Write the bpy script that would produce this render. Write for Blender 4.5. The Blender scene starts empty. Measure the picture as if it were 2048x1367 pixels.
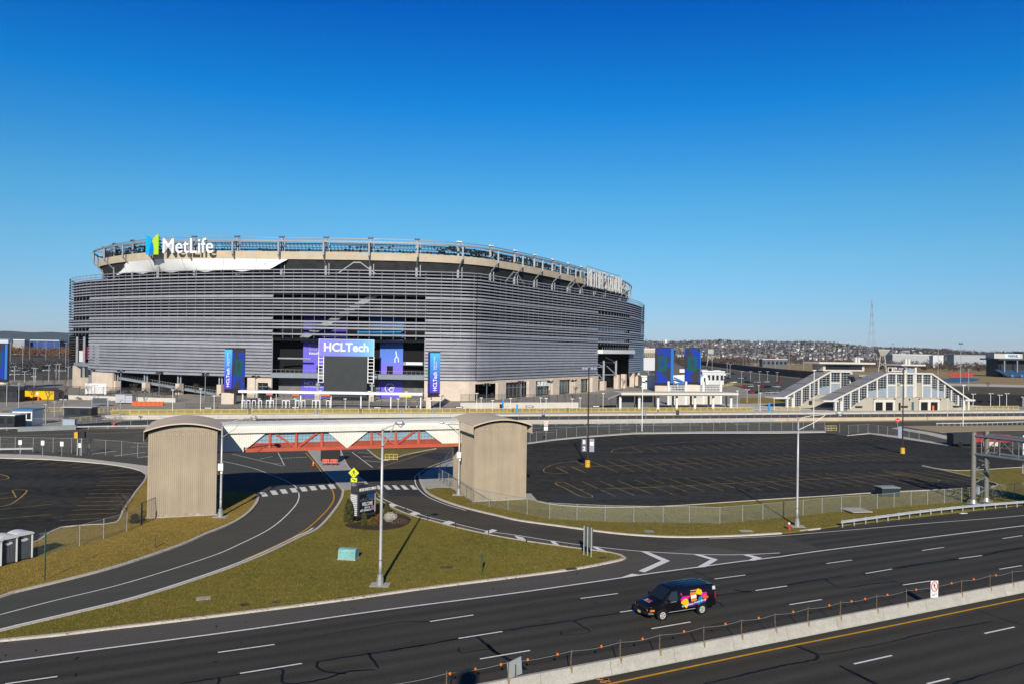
import bpy, bmesh, math, random
import numpy as np
from mathutils import Vector, Matrix
from mathutils.geometry import tessellate_polygon

S = bpy.context.scene
COL = S.collection
R = math.radians

# ------------------------------------------------------------------ camera
CAM_H, FOC, W0, H0 = 18.7, 1600.0, 2048.0, 1367.0
ROLL, HORIZON = R(0.9), 698.0
PITCH = math.atan((HORIZON - 683.5) / FOC)
fwd = np.array([0, math.cos(PITCH), math.sin(PITCH)])
r0 = np.array([1.0, 0, 0]); u0 = np.cross(r0, fwd)
rgt = math.cos(ROLL) * r0 + math.sin(ROLL) * u0
upv = np.cross(rgt, fwd)
EYE = np.array([0, 0, CAM_H])
cam = bpy.data.cameras.new("camera"); cam_o = bpy.data.objects.new("camera", cam); COL.objects.link(cam_o)
cam.sensor_width = 36.0; cam.lens = 36.0 * FOC / W0
cam.clip_start = 0.5; cam.clip_end = 40000
cam_o.matrix_world = Matrix(((rgt[0], upv[0], -fwd[0], 0), (rgt[1], upv[1], -fwd[1], 0), (rgt[2], upv[2], -fwd[2], CAM_H), (0, 0, 0, 1)))
S.camera = cam_o

# ------------------------------------------------------------------ sky, sun, exposure
SUN_EL, SUN_AZ = R(25.0), R(89.3)          # light travels towards this azimuth (almost straight away from the camera)
wd = bpy.data.worlds.new("World"); S.world = wd; wd.use_nodes = True
nt = wd.node_tree; nt.nodes.clear()
sky = nt.nodes.new("ShaderNodeTexSky"); sky.sky_type = 'NISHITA'; sky.sun_disc = False
sky.sun_elevation = SUN_EL; sky.sun_rotation = R(180.0); sky.altitude = 0
sky.air_density = 0.9; sky.dust_density = 0.0; sky.ozone_density = 5.0
# clear, polarised winter sky: the blue deepens smoothly with height
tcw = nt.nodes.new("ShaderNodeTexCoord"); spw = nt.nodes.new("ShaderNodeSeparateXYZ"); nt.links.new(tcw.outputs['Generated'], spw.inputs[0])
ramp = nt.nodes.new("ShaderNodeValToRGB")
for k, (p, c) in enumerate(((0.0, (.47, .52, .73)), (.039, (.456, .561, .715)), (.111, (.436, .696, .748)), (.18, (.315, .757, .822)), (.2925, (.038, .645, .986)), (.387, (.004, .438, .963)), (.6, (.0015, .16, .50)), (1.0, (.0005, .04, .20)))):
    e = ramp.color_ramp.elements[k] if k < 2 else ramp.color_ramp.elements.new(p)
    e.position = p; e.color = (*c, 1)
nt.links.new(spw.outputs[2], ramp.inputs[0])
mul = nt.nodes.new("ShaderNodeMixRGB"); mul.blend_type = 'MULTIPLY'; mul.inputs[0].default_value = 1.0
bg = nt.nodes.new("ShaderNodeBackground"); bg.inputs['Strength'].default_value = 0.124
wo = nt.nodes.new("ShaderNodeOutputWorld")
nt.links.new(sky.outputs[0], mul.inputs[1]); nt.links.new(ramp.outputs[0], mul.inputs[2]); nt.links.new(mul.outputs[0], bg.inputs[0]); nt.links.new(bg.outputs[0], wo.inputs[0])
sl = bpy.data.lights.new("sun", 'SUN'); sl.energy = 5.0; sl.angle = R(0.5); sl.color = (1.0, 0.94, 0.83)
so = bpy.data.objects.new("sun", sl); COL.objects.link(so)
ld = Vector((math.cos(SUN_AZ) * math.cos(SUN_EL), math.sin(SUN_AZ) * math.cos(SUN_EL), -math.sin(SUN_EL)))
so.rotation_euler = ld.to_track_quat('-Z', 'Y').to_euler(); so.location = (0, -60, 120)
vs = S.view_settings
vs.view_transform = 'Standard'; vs.look = 'None'; vs.exposure = 0.0; vs.gamma = 1.0; vs.use_curve_mapping = False
S.cycles.max_bounces = 5; S.cycles.diffuse_bounces = 2; S.cycles.glossy_bounces = 3; S.cycles.transparent_max_bounces = 24
S.cycles.transmission_bounces = 3; S.cycles.caustics_reflective = False; S.cycles.caustics_refractive = False

# ------------------------------------------------------------------ survey helpers: a sighting (px, py) on the photograph -> metres on the site
def G(px, py, z=0.0):
    d = fwd * FOC + rgt * (px - 1024) - upv * (py - 683.5)
    t = (z - CAM_H) / d[2]
    return np.array([EYE[0] + d[0] * t, EYE[1] + d[1] * t, z])
def AT(px, py, Y):
    d = fwd * FOC + rgt * (px - 1024) - upv * (py - 683.5)
    t = Y / d[1]
    return EYE + d * t
def HT(bx, by, tx, ty):
    return AT(tx, ty, G(bx, by)[1])[2]
def rng(s): return random.Random(s)

# ------------------------------------------------------------------ materials
MATS = {}
def mat(name, col, rough=0.75, metal=0.0, var=0.0, scale=0.5, bump=0.0, bscale=None, spec=0.3, var2=None, stretch=None, col2=None):
    if name in MATS: return MATS[name]
    m = bpy.data.materials.new(name); m.use_nodes = True
    n = m.node_tree.nodes; l = m.node_tree.links
    b = n['Principled BSDF']
    b.inputs['Base Color'].default_value = (*col, 1); b.inputs['Roughness'].default_value = rough
    b.inputs['Metallic'].default_value = metal; b.inputs['Specular IOR Level'].default_value = spec
    if var or bump or col2:
        g = n.new("ShaderNodeNewGeometry"); src = g.outputs['Position']
        if stretch:
            mp = n.new("ShaderNodeMapping"); mp.inputs['Rotation'].default_value = (0, 0, stretch[3] if len(stretch) > 3 else 0)
            mp.vector_type = 'TEXTURE'; mp.inputs['Scale'].default_value = stretch[:3]
            l.new(src, mp.inputs['Vector']); src = mp.outputs[0]
        nz = n.new("ShaderNodeTexNoise"); nz.inputs['Scale'].default_value = scale; nz.inputs['Detail'].default_value = 7; nz.inputs['Roughness'].default_value = 0.65
        l.new(src, nz.inputs['Vector'])
        fac = nz.outputs['Fac']
        if var2:
            nz2 = n.new("ShaderNodeTexNoise"); nz2.inputs['Scale'].default_value = var2; nz2.inputs['Detail'].default_value = 5
            l.new(g.outputs['Position'], nz2.inputs['Vector'])
            ad = n.new("ShaderNodeMath"); ad.operation = 'ADD'; l.new(fac, ad.inputs[0]); l.new(nz2.outputs['Fac'], ad.inputs[1])
            hf = n.new("ShaderNodeMath"); hf.operation = 'MULTIPLY'; hf.inputs[1].default_value = 0.5; l.new(ad.outputs[0], hf.inputs[0]); fac = hf.outputs[0]
        if var or col2:
            cr = n.new("ShaderNodeValToRGB"); cr.color_ramp.elements[0].position = 0.34; cr.color_ramp.elements[1].position = 0.66
            c2 = col2 if col2 else tuple(min(1, c * (1 + var)) for c in col)
            c1 = col if col2 else tuple(c * (1 - var) for c in col)
            cr.color_ramp.elements[0].color = (*c1, 1); cr.color_ramp.elements[1].color = (*c2, 1)
            l.new(fac, cr.inputs[0]); l.new(cr.outputs[0], b.inputs['Base Color'])
        if bump:
            nb = n.new("ShaderNodeTexNoise"); nb.inputs['Scale'].default_value = bscale or scale * 8; nb.inputs['Detail'].default_value = 6
            l.new(g.outputs['Position'], nb.inputs['Vector'])
            bp = n.new("ShaderNodeBump"); bp.inputs['Strength'].default_value = bump; bp.inputs['Distance'].default_value = 0.1
            l.new(nb.outputs['Fac'], bp.inputs['Height']); l.new(bp.outputs[0], b.inputs['Normal'])
    MATS[name] = m
    return m

def add_tracks(m, ang, off, period, amp):
    """wheel paths: paler bands along the lanes, darker oil drip between them"""
    n = m.node_tree.nodes; l = m.node_tree.links; b = n['Principled BSDF']; src = b.inputs['Base Color'].links[0].from_socket
    g = n.new("ShaderNodeNewGeometry"); d = n.new("ShaderNodeVectorMath"); d.operation = 'DOT_PRODUCT'; d.inputs[1].default_value = (-math.sin(ang), math.cos(ang), 0); l.new(g.outputs['Position'], d.inputs[0])
    nz = n.new("ShaderNodeTexNoise"); nz.inputs['Scale'].default_value = 0.06; l.new(g.outputs['Position'], nz.inputs[0])
    a = n.new("ShaderNodeMath"); a.operation = 'SUBTRACT'; a.inputs[1].default_value = off; l.new(d.outputs['Value'], a.inputs[0])
    w = n.new("ShaderNodeMath"); w.operation = 'MULTIPLY'; w.inputs[1].default_value = 4 * math.pi / period; l.new(a.outputs[0], w.inputs[0])
    c = n.new("ShaderNodeMath"); c.operation = 'COSINE'; l.new(w.outputs[0], c.inputs[0])
    k = n.new("ShaderNodeMath"); k.operation = 'MULTIPLY'; l.new(c.outputs[0], k.inputs[0]); l.new(nz.outputs['Fac'], k.inputs[1])
    k2 = n.new("ShaderNodeMath"); k2.operation = 'MULTIPLY_ADD'; k2.inputs[1].default_value = -2 * amp; k2.inputs[2].default_value = 1.0; l.new(k.outputs[0], k2.inputs[0])
    mx = n.new("ShaderNodeVectorMath"); mx.operation = 'SCALE'; l.new(src, mx.inputs[0]); l.new(k2.outputs[0], mx.inputs['Scale']); l.new(mx.outputs[0], b.inputs['Base Color'])

def glass(name, col, rough=0.08):
    return mat(name, col, rough, 0.0, spec=0.8)

def mesh_fence_mat(name, col, cell, cover):
    """chain link: diamond wires, air between them"""
    if name in MATS: return MATS[name]
    m = bpy.data.materials.new(name); m.use_nodes = True
    n = m.node_tree.nodes; l = m.node_tree.links
    b = n['Principled BSDF']; b.inputs['Base Color'].default_value = (*col, 1); b.inputs['Roughness'].default_value = 0.5; b.inputs['Metallic'].default_value = 0.3
    uv = n.new("ShaderNodeUVMap"); sp = n.new("ShaderNodeSeparateXYZ"); l.new(uv.outputs[0], sp.inputs[0])
    outs = []
    for op in ('ADD', 'SUBTRACT'):
        a = n.new("ShaderNodeMath"); a.operation = op; l.new(sp.outputs[0], a.inputs[0]); l.new(sp.outputs[1], a.inputs[1])
        s = n.new("ShaderNodeMath"); s.operation = 'MULTIPLY'; s.inputs[1].default_value = 1.0 / cell; l.new(a.outputs[0], s.inputs[0])
        f = n.new("ShaderNodeMath"); f.operation = 'FRACT'; l.new(s.outputs[0], f.inputs[0])
        c = n.new("ShaderNodeMath"); c.operation = 'LESS_THAN'; c.inputs[1].default_value = cover; l.new(f.outputs[0], c.inputs[0])
        outs.append(c)
    mx = n.new("ShaderNodeMath"); mx.operation = 'MAXIMUM'; l.new(outs[0].outputs[0], mx.inputs[0]); l.new(outs[1].outputs[0], mx.inputs[1])
    tr = n.new("ShaderNodeBsdfTransparent"); ms = n.new("ShaderNodeMixShader")
    l.new(mx.outputs[0], ms.inputs[0]); l.new(tr.outputs[0], ms.inputs[1]); l.new(b.outputs[0], ms.inputs[2])
    l.new(ms.outputs[0], n['Material Output'].inputs[0])
    MATS[name] = m
    return m

def grad_mat(name, stops, axis=2, emit=0.0, rough=0.5):
    """printed colour gradient along one axis of the object's own box"""
    if name in MATS: return MATS[name]
    m = bpy.data.materials.new(name); m.use_nodes = True
    n = m.node_tree.nodes; l = m.node_tree.links; b = n['Principled BSDF']; b.inputs['Roughness'].default_value = rough
    tc = n.new("ShaderNodeTexCoord"); sp = n.new("ShaderNodeSeparateXYZ"); l.new(tc.outputs['Generated'], sp.inputs[0])
    cr = n.new("ShaderNodeValToRGB")
    while len(cr.color_ramp.elements) < len(stops): cr.color_ramp.elements.new(0.5)
    for e, (p, c) in zip(cr.color_ramp.elements, stops): e.position = p; e.color = (*c, 1)
    l.new(sp.outputs[axis], cr.inputs[0]); l.new(cr.outputs[0], b.inputs['Base Color'])
    if emit:
        l.new(cr.outputs[0], b.inputs['Emission Color']); b.inputs['Emission Strength'].default_value = emit
    MATS[name] = m
    return m

# ------------------------------------------------------------------ mesh builder
class MB:
    def __init__(s): s.v = []; s.f = []; s.mi = []; s.uv = None
    def add(s, vs_, fs, mi=0):
        o = len(s.v); s.v.extend([tuple(map(float, p)) for p in vs_]); s.f.extend([tuple(i + o for i in f) for f in fs]); s.mi.extend([mi] * len(fs)); return s
    def box(s, c, d, rz=0.0, mi=0):
        cx, cy, cz = c; x, y, z = d[0] / 2, d[1] / 2, d[2] / 2; ca, sa = math.cos(rz), math.sin(rz)
        P = []
        for dz in (-z, z):
            for dx, dy in ((-x, -y), (x, -y), (x, y), (-x, y)): P.append((cx + dx * ca - dy * sa, cy + dx * sa + dy * ca, cz + dz))
        return s.add(P, [(3, 2, 1, 0), (4, 5, 6, 7), (0, 1, 5, 4), (1, 2, 6, 5), (2, 3, 7, 6), (3, 0, 4, 7)], mi)
    def bb(s, x0, x1, y0, y1, z0, z1, mi=0): return s.box(((x0 + x1) / 2, (y0 + y1) / 2, (z0 + z1) / 2), (x1 - x0, y1 - y0, z1 - z0), 0, mi)
    def bar(s, p, q, w, h=None, mi=0):
        h = h or w; p, q = np.array(p, float), np.array(q, float); d = q - p; L = np.linalg.norm(d)
        if L < 1e-6: return s
        d /= L; up = np.array([0, 0, 1.0]) if abs(d[2]) < 0.95 else np.array([0, 1.0, 0])
        a = np.cross(d, up); a /= np.linalg.norm(a); b = np.cross(a, d); a *= w / 2; b *= h / 2
        P = [p - a - b, p + a - b, p + a + b, p - a + b, q - a - b, q + a - b, q + a + b, q - a + b]
        return s.add(P, [(0, 1, 2, 3), (7, 6, 5, 4), (1, 0, 4, 5), (2, 1, 5, 6), (3, 2, 6, 7), (0, 3, 7, 4)], mi)
    def tube(s, pts, r, n=8, mi=0, cap=True):
        pts = [np.array(p, float) for p in pts]; k = len(pts)
        rr = r if isinstance(r, (list, tuple)) else [r] * k
        P = []; F = []
        pa = None
        for i in range(k):
            d = pts[min(i + 1, k - 1)] - pts[max(i - 1, 0)]; d = d / (np.linalg.norm(d) + 1e-9)
            if pa is None:
                ref = np.array([0, 0, 1.0]) if abs(d[2]) < 0.9 else np.array([1.0, 0, 0]); a = np.cross(d, ref)
            else: a = pa - d * (pa @ d)
            a = a / (np.linalg.norm(a) + 1e-9); pa = a; b = np.cross(d, a)
            for j in range(n):
                t = 2 * math.pi * j / n; P.append(pts[i] + (a * math.cos(t) + b * math.sin(t)) * rr[i])
        for i in range(k - 1):
            for j in range(n):
                j2 = (j + 1) % n; F.append((i * n + j, i * n + j2, (i + 1) * n + j2, (i + 1) * n + j))
        if cap: F.append(tuple(range(n - 1, -1, -1))); F.append(tuple((k - 1) * n + j for j in range(n)))
        return s.add(P, F, mi)
    def prism(s, poly, z0, z1, mi=0, sides=True, bottom=False):
        n = len(poly); A = sum(poly[i][0] * poly[(i + 1) % n][1] - poly[(i + 1) % n][0] * poly[i][1] for i in range(n))
        if A < 0: poly = poly[::-1]
        P = [(p[0], p[1], z1) for p in poly] + [(p[0], p[1], z0) for p in poly]
        F = []
        for t in tessellate_polygon([[Vector((p[0], p[1], 0)) for p in poly]]):
            a, b, c = [poly[i] for i in t]
            if (b[0] - a[0]) * (c[1] - a[1]) - (c[0] - a[0]) * (b[1] - a[1]) < 0: t = (t[0], t[2], t[1])
            F.append(tuple(t))
            if bottom: F.append((t[0] + n, t[2] + n, t[1] + n))
        if sides:
            for i in range(n):
                j = (i + 1) % n; F.append((n + i, n + j, j, i))
        return s.add(P, F, mi)
    def plate(s, poly2, org, ax, ay, thick, mi=0):
        """polygon in a plane (origin, two axes), given thickness along the normal"""
        org, ax, ay = (np.array(t, float) for t in (org, ax, ay)); nn = np.cross(ax, ay); nn /= np.linalg.norm(nn)
        n = len(poly2); A = sum(poly2[i][0] * poly2[(i + 1) % n][1] - poly2[(i + 1) % n][0] * poly2[i][1] for i in range(n))
        if A < 0: poly2 = poly2[::-1]
        T = [org + ax * p[0] + ay * p[1] for p in poly2]
        P = [t + nn * thick / 2 for t in T] + [t - nn * thick / 2 for t in T]; F = []
        for t in tessellate_polygon([[Vector((p[0], p[1], 0)) for p in poly2]]):
            a, b, c = [poly2[i] for i in t]
            if (b[0] - a[0]) * (c[1] - a[1]) - (c[0] - a[0]) * (b[1] - a[1]) < 0: t = (t[0], t[2], t[1])
            F.append(tuple(t)); F.append((t[0] + n, t[2] + n, t[1] + n))
        for i in range(n):
            j = (i + 1) % n; F.append((n + i, n + j, j, i))
        return s.add(P, F, mi)
    def sweep(s, path, prof, closed=False, mi=0, cap=True, loop=True):
        """profile (out, z) carried along a plan path; 'out' is to the right of travel"""
        path = np.array([p[:2] for p in path], float); z = np.zeros(len(path)); n = len(path); k = len(prof)
        N = pnormals(path, closed); P = []; F = []
        for i in range(n):
            for o, h in prof: P.append((path[i][0] + N[i][0] * o, path[i][1] + N[i][1] * o, h))
        m = n if closed else n - 1; kk = k if loop else k - 1
        for i in range(m):
            i2 = (i + 1) % n
            for j in range(kk):
                j2 = (j + 1) % k; F.append((i * k + j, i * k + j2, i2 * k + j2, i2 * k + j))
        if cap and not closed and loop: F.append(tuple(range(k - 1, -1, -1))); F.append(tuple((n - 1) * k + j for j in range(k)))
        return s.add(P, F, mi)
    def build(s, name, mats, parent=None, smooth=False, world=False, kind=None):
        me = bpy.data.meshes.new(name)
        V = s.v
        if world and parent is not None: V = to_local(parent, V)
        me.from_pydata(V, [], s.f)
        ml = mats if isinstance(mats, (list, tuple)) else [mats]
        for m in ml: me.materials.append(m)
        if len(ml) > 1: me.polygons.foreach_set("material_index", s.mi)
        if smooth: me.polygons.foreach_set("use_smooth", [True] * len(s.f))
        if s.uv is not None:
            ul = me.uv_layers.new(name="UVMap"); flat = []
            for f, u in zip(s.f, s.uv):
                for c in u: flat.extend(c)
            ul.data.foreach_set("uv", flat)
        me.update()
        o = bpy.data.objects.new(name, me); COL.objects.link(o)
        if parent is not None: o.parent = parent
        if kind: o['kind'] = kind
        return o

def pnormals(path, closed=False):
    n = len(path); N = np.zeros((n, 2))
    for i in range(n):
        if closed: a, b = path[(i - 1) % n], path[(i + 1) % n]
        else: a, b = path[max(i - 1, 0)], path[min(i + 1, n - 1)]
        d = b - a; L = np.linalg.norm(d) + 1e-9; N[i] = (d[1] / L, -d[0] / L)
    return N
def to_local(o, V):
    ch = []
    while o is not None: ch.append(o); o = o.parent
    A = np.array(V, float).reshape(-1, 3)
    for q in ch[::-1]:
        A = A - np.array(q.location); a = -q.rotation_euler.z
        if a: A = np.column_stack((A[:, 0] * math.cos(a) - A[:, 1] * math.sin(a), A[:, 0] * math.sin(a) + A[:, 1] * math.cos(a), A[:, 2]))
    return [tuple(p) for p in A]
def smooth(pts, step=1.0, closed=False):
    """Catmull-Rom through plan points, resampled"""
    P = [np.array(p[:2], float) for p in pts]; out = []; n = len(P)
    for i in range(n if closed else n - 1):
        if closed: a, b, c, d = P[(i - 1) % n], P[i], P[(i + 1) % n], P[(i + 2) % n]
        else: a, b, c, d = P[max(i - 1, 0)], P[i], P[i + 1], P[min(i + 2, n - 1)]
        k = max(1, int(np.linalg.norm(c - b) / step))
        for j in range(k):
            t = j / k
            out.append(0.5 * ((2 * b) + (c - a) * t + (2 * a - 5 * b + 4 * c - d) * t * t + (-a + 3 * b - 3 * c + d) * t ** 3))
    if not closed: out.append(P[-1])
    return np.array(out)
def gpoly(pp): return [tuple(G(*p)[:2]) for p in pp]
def gline(pp, step=1.0): return smooth([G(*p) for p in pp], step)

# ------------------------------------------------------------------ things, parts
def tag(o, label, cat, group=None):
    o['label'] = label; o['category'] = cat
    if group: o['group'] = group
    return o
def thing(name, label, cat, loc=(0, 0, 0), rz=0.0, group=None):
    o = bpy.data.objects.new(name, None); COL.objects.link(o); o.location = tuple(map(float, loc)); o.rotation_euler = (0, 0, rz); o.empty_display_size = 0.3
    return tag(o, label, cat, group)
KIDS = {}
def dup(o, loc=None, rz=None, label=None, group=None, parent=None, depth=0):
    c = o.copy(); COL.objects.link(c)
    if parent is not None: c.parent = parent; c.matrix_parent_inverse = o.matrix_parent_inverse.copy()
    if loc is not None: c.location = tuple(map(float, loc))
    if rz is not None: c.rotation_euler = (0, 0, rz)
    if label: c['label'] = label
    if group: c['group'] = group
    for ch in [k for k in o.children]: dup(ch, parent=c)
    return c
def text_mesh(txt, height, width=None, depth=0.02, bold=0.0, spacing=1.0):
    """lettering as solid geometry: x along the line, z up, centred, facing -y"""
    cu = bpy.data.curves.new("lettering", 'FONT'); cu.body = txt; cu.size = 1.0; cu.extrude = 0.5; cu.offset = bold; cu.space_character = spacing; cu.resolution_u = 3
    ob = bpy.data.objects.new("lettering", cu); COL.objects.link(ob)
    dg = bpy.context.evaluated_depsgraph_get(); dg.update()
    me = bpy.data.meshes.new_from_object(ob.evaluated_get(dg))
    COL.objects.unlink(ob); bpy.data.objects.remove(ob); bpy.data.curves.remove(cu)
    V = np.array([v.co[:] for v in me.vertices]); F = [tuple(p.vertices) for p in me.polygons]
    bpy.data.meshes.remove(me)
    lo, hi = V.min(0), V.max(0); sz = hi - lo
    sy = height / sz[1]; sx = (width / sz[0]) if width else sy
    X = (V[:, 0] - (lo[0] + hi[0]) / 2) * sx; Z = (V[:, 1] - (lo[1] + hi[1]) / 2) * sy; Y = -(V[:, 2]) * depth
    return np.column_stack((X, Y, Z)), F
def put_text(txt, height, width, org, ax, ay, depth, name, m, parent, bold=0.0, world=True, spacing=1.0):
    """org = centre in world, ax = reading direction, ay = letter-up direction"""
    V, F = text_mesh(txt, height, width, depth, bold, spacing)
    org, ax, ay = (np.array(t, float) for t in (org, ax, ay)); ax = ax / np.linalg.norm(ax); ay = ay / np.linalg.norm(ay); nn = np.cross(ax, ay)
    P = org + V[:, :1] * ax + V[:, 2:3] * ay - V[:, 1:2] * nn
    b = MB(); b.add(P, F); return b.build(name, m, parent, world=world)
def struct(name, b, m, parent=None, smooth=False):
    o = b.build(name, m, parent, smooth); 
    if parent is None: o['kind'] = 'structure'
    return o
def fence_panels(b, pts, h0, h1):
    """upright sheet along pts with metre uv"""
    if b.uv is None: b.uv = []
    u = 0.0
    for p, q in zip(pts[:-1], pts[1:]):
        L = math.hypot(q[0] - p[0], q[1] - p[1])
        b.add([(p[0], p[1], h0), (q[0], q[1], h0), (q[0], q[1], h1), (p[0], p[1], h1)], [(0, 1, 2, 3)])
        b.uv.append([(u, h0), (u + L, h0), (u + L, h1), (u, h1)]); u += L
    return b

# shared materials
M_STEEL = mat("galvanised_steel", (0.44, 0.44, 0.43), 0.45, 0.5, var=0.12, scale=2.0)
M_WHITE = mat("white_paint", (0.78, 0.77, 0.74), 0.5, var=0.06, scale=1.5)
M_DARK = mat("dark_metal", (0.025, 0.026, 0.03), 0.5)
M_BLACK = mat("black_plastic", (0.012, 0.012, 0.013), 0.45)
M_CONC = mat("concrete", (0.44, 0.41, 0.36), 0.85, var=0.18, scale=0.6, bump=0.25, bscale=12, var2=6.0)
M_CONC2 = mat("pale_concrete", (0.55, 0.51, 0.44), 0.85, var=0.14, scale=0.5, bump=0.2, bscale=9, var2=5.0)
M_YEL = mat("yellow_paint", (0.62, 0.36, 0.02), 0.6, var=0.15, scale=1.2)
M_TAN = mat("tan_concrete", (0.50, 0.42, 0.30), 0.85, var=0.10, scale=0.25, bump=0.1)
M_STONE = mat("cream_stone", (0.60, 0.50, 0.40), 0.85, var=0.10, scale=0.4, bump=0.15)
M_GREY = mat("grey_paint", (0.30, 0.31, 0.33), 0.5, var=0.08, scale=1.0)
M_BARK = mat("bark", (0.085, 0.066, 0.052), 0.9, var=0.25, scale=3.0)
M_RUST = mat("rusty_steel", (0.13, 0.085, 0.05), 0.85, var=0.45, scale=5.0)
M_ORANGE = mat("orange_plastic", (0.75, 0.13, 0.03), 0.5)
M_BLUE = mat("blue_paint", (0.03, 0.16, 0.48), 0.5)
M_LENS = mat("lamp_lens", (0.45, 0.48, 0.5), 0.2, spec=0.6)
# ------------------------------------------------------------------ ground materials
HW = R(26.5)
M_GROUND = mat("dry_ground", (0.17, 0.135, 0.085), 0.95, col2=(0.26, 0.21, 0.135), scale=0.03, var2=0.4, bump=0.3, bscale=2.0)
M_PLAZA = mat("plaza_paving", (0.34, 0.305, 0.255), 0.9, var=0.2, scale=0.05, var2=0.5)
M_ASPH = mat("old_asphalt", (0.105, 0.099, 0.080), 0.85, var=0.24, scale=0.25, var2=3.0, bump=0.2, bscale=25, stretch=(6, 1, 1, R(12)), spec=0.08)
M_HWY = mat("highway_asphalt", (0.060, 0.056, 0.046), 0.8, var=0.24, scale=0.5, var2=6.0, bump=0.2, bscale=25, stretch=(14, 0.8, 1, HW), spec=0.08)
M_SHLD = mat("shoulder_asphalt", (0.105, 0.097, 0.084), 0.85, var=0.2, scale=0.4, var2=7.0, bump=0.2, bscale=25, stretch=(8, 1, 1, HW), spec=0.08)
M_RAMP = mat("ramp_asphalt", (0.088, 0.086, 0.072), 0.8, var=0.16, scale=0.5, var2=8.0, bump=0.15, bscale=25, stretch=(5, 1, 1, R(30)), spec=0.08)
M_RAMP2 = mat("worn_ramp_asphalt", (0.080, 0.073, 0.059), 0.85, var=0.33, scale=0.5, var2=5.0, bump=0.2, bscale=25, stretch=(4, 1, 1, R(150)), spec=0.08)
M_LOT = mat("sealed_lot_asphalt", (0.045, 0.042, 0.035), 0.85, var=0.6, scale=0.16, var2=0.9, bump=0.15, bscale=20, stretch=(7, 1, 1, R(10)), spec=0.08)
_n1 = G(860, 1242)[:2]; add_tracks(M_HWY, HW, float(-math.sin(HW) * _n1[0] + math.cos(HW) * _n1[1]), 3.66, .13)
M_PATCH = mat("asphalt_patch", (0.038, 0.037, 0.037), 0.85, var=0.15, scale=2.0)
M_PATCH2 = mat("dark_lane_asphalt", (0.055, 0.055, 0.057), 0.85, var=0.2, scale=0.3)
M_TAR = mat("crack_sealant", (0.006, 0.006, 0.0085), 0.6, spec=0.15)
M_GRASS = mat("grass_turf", (0.115, 0.112, 0.010), 0.95, col2=(0.27, 0.195, 0.032), scale=0.11, var2=1.3, bump=0.8, bscale=9)
M_GRASS2 = mat("dry_grass_turf", (0.20, 0.142, 0.018), 0.95, col2=(0.37, 0.25, 0.05), scale=0.14, var2=1.5, bump=0.8, bscale=9)
M_MULCH = mat("mulch", (0.055, 0.035, 0.026), 0.95, var=0.4, scale=3.0, bump=0.8, bscale=14)
def worn(name, col, thr):
    m = mat(name, col, 0.7, var=0.15, scale=1.5)
    return m
M_LINEW = mat("white_road_paint", (0.80, 0.78, 0.74), 0.7, var=0.2, scale=2.5, var2=9.0)
M_LINEW2 = mat("worn_white_paint", (0.30, 0.29, 0.28), 0.75, var=0.3, scale=2.5, var2=9.0)
M_LINEY = mat("yellow_road_paint", (0.62, 0.30, 0.008), 0.7, var=0.15, scale=2.0)
M_LINEY2 = mat("faded_yellow_paint", (0.44, 0.29, 0.06), 0.8, var=0.5, scale=0.8)
M_KERB = mat("kerb_concrete", (0.55, 0.49, 0.41), 0.9, var=0.2, scale=1.2, bump=0.3, bscale=10, var2=8.0)
M_TANGROUND = mat("tan_verge", (0.38, 0.295, 0.175), 0.95, var=0.12, scale=0.15, var2=1.0)

# base sheet to the horizon
b = MB(); b.add([(-16000, -600, 0), (16000, -600, 0), (16000, 18000, 0), (-16000, 18000, 0)], [(0, 1, 2, 3)]); struct("ground", b, M_GROUND)
def sheet(name, poly, z, m):
    b = MB(); b.prism(poly, z - 0.05, z, sides=False); return struct(name, b, m)
PD = np.array([math.cos(R(15)), math.sin(R(15))]); PN_ = np.array([-PD[1], PD[0]])          # direction of the cross road and railway
def PL(x, n=0.0): return np.array([x, 202.2 + 0.268 * x]) + PN_ * n                         # point on the line of the platform wall
sheet("road", [(-300, 20), (520, 20), (520, PL(520)[1] - 4), (-300, PL(-300)[1] - 4)], 0.006, M_ASPH)
sheet("grass_verge", [tuple(PL(-300, -4)), tuple(PL(520, -4)), tuple(PL(520)), tuple(PL(-300))], 0.007, M_TANGROUND)
sheet("plaza", [tuple(PL(-420, .1)), tuple(PL(240, .1)), (250, 330), (190, 400), (150, 640), (-150, 640), (-230, 390), (-420, 330)], 0.006, M_PLAZA)
sheet("road", [tuple(PL(-60, .6)), tuple(PL(400, .6)), tuple(PL(400, 21)), tuple(PL(-60, 21))], 0.012, M_PATCH2)
E0, E1 = np.array([math.cos(HW), math.sin(HW)]), None
hk = [G(*p)[:2] for p in ((0, 1282), (120, 1270), (225, 1257), (320, 1246), (500, 1224), (680, 1201), (850, 1177), (1024, 1155), (1144, 1139), (1249, 1117), (1400, 1090), (1560, 1066), (1680, 1052), (2048, 1010))]
dR = (hk[-1] - hk[-2]); dR /= np.linalg.norm(dR)
hk = [hk[0] - E0 * 260] + hk + [hk[-1] + dR * 300]
hb = [hk[-1] + np.array([260, -420]), hk[0] + np.array([260, -420])]
sheet("highway", [tuple(p) for p in hk] + [tuple(p) for p in hb], 0.012, M_HWY)
wl = [G(*p)[:2] for p in ((0, 1324), (275, 1287.5), (500, 1257.5), (750, 1221.5), (1024, 1186), (1220, 1158), (1308, 1145), (1391, 1134), (1480, 1122), (1560, 1112.5), (1647, 1100), (1978, 1059))]
wl = [wl[0] - E0 * k for k in range(240, 0, -20)] + wl + [wl[-1] + (wl[-1] - wl[-2]) / np.linalg.norm(wl[-1] - wl[-2]) * k for k in range(40, 320, 40)]
sheet("shoulder", [tuple(p) for p in hk[:-4]] + [tuple(p) for p in wl[:-9][::-1]], 0.018, M_SHLD)
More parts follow.
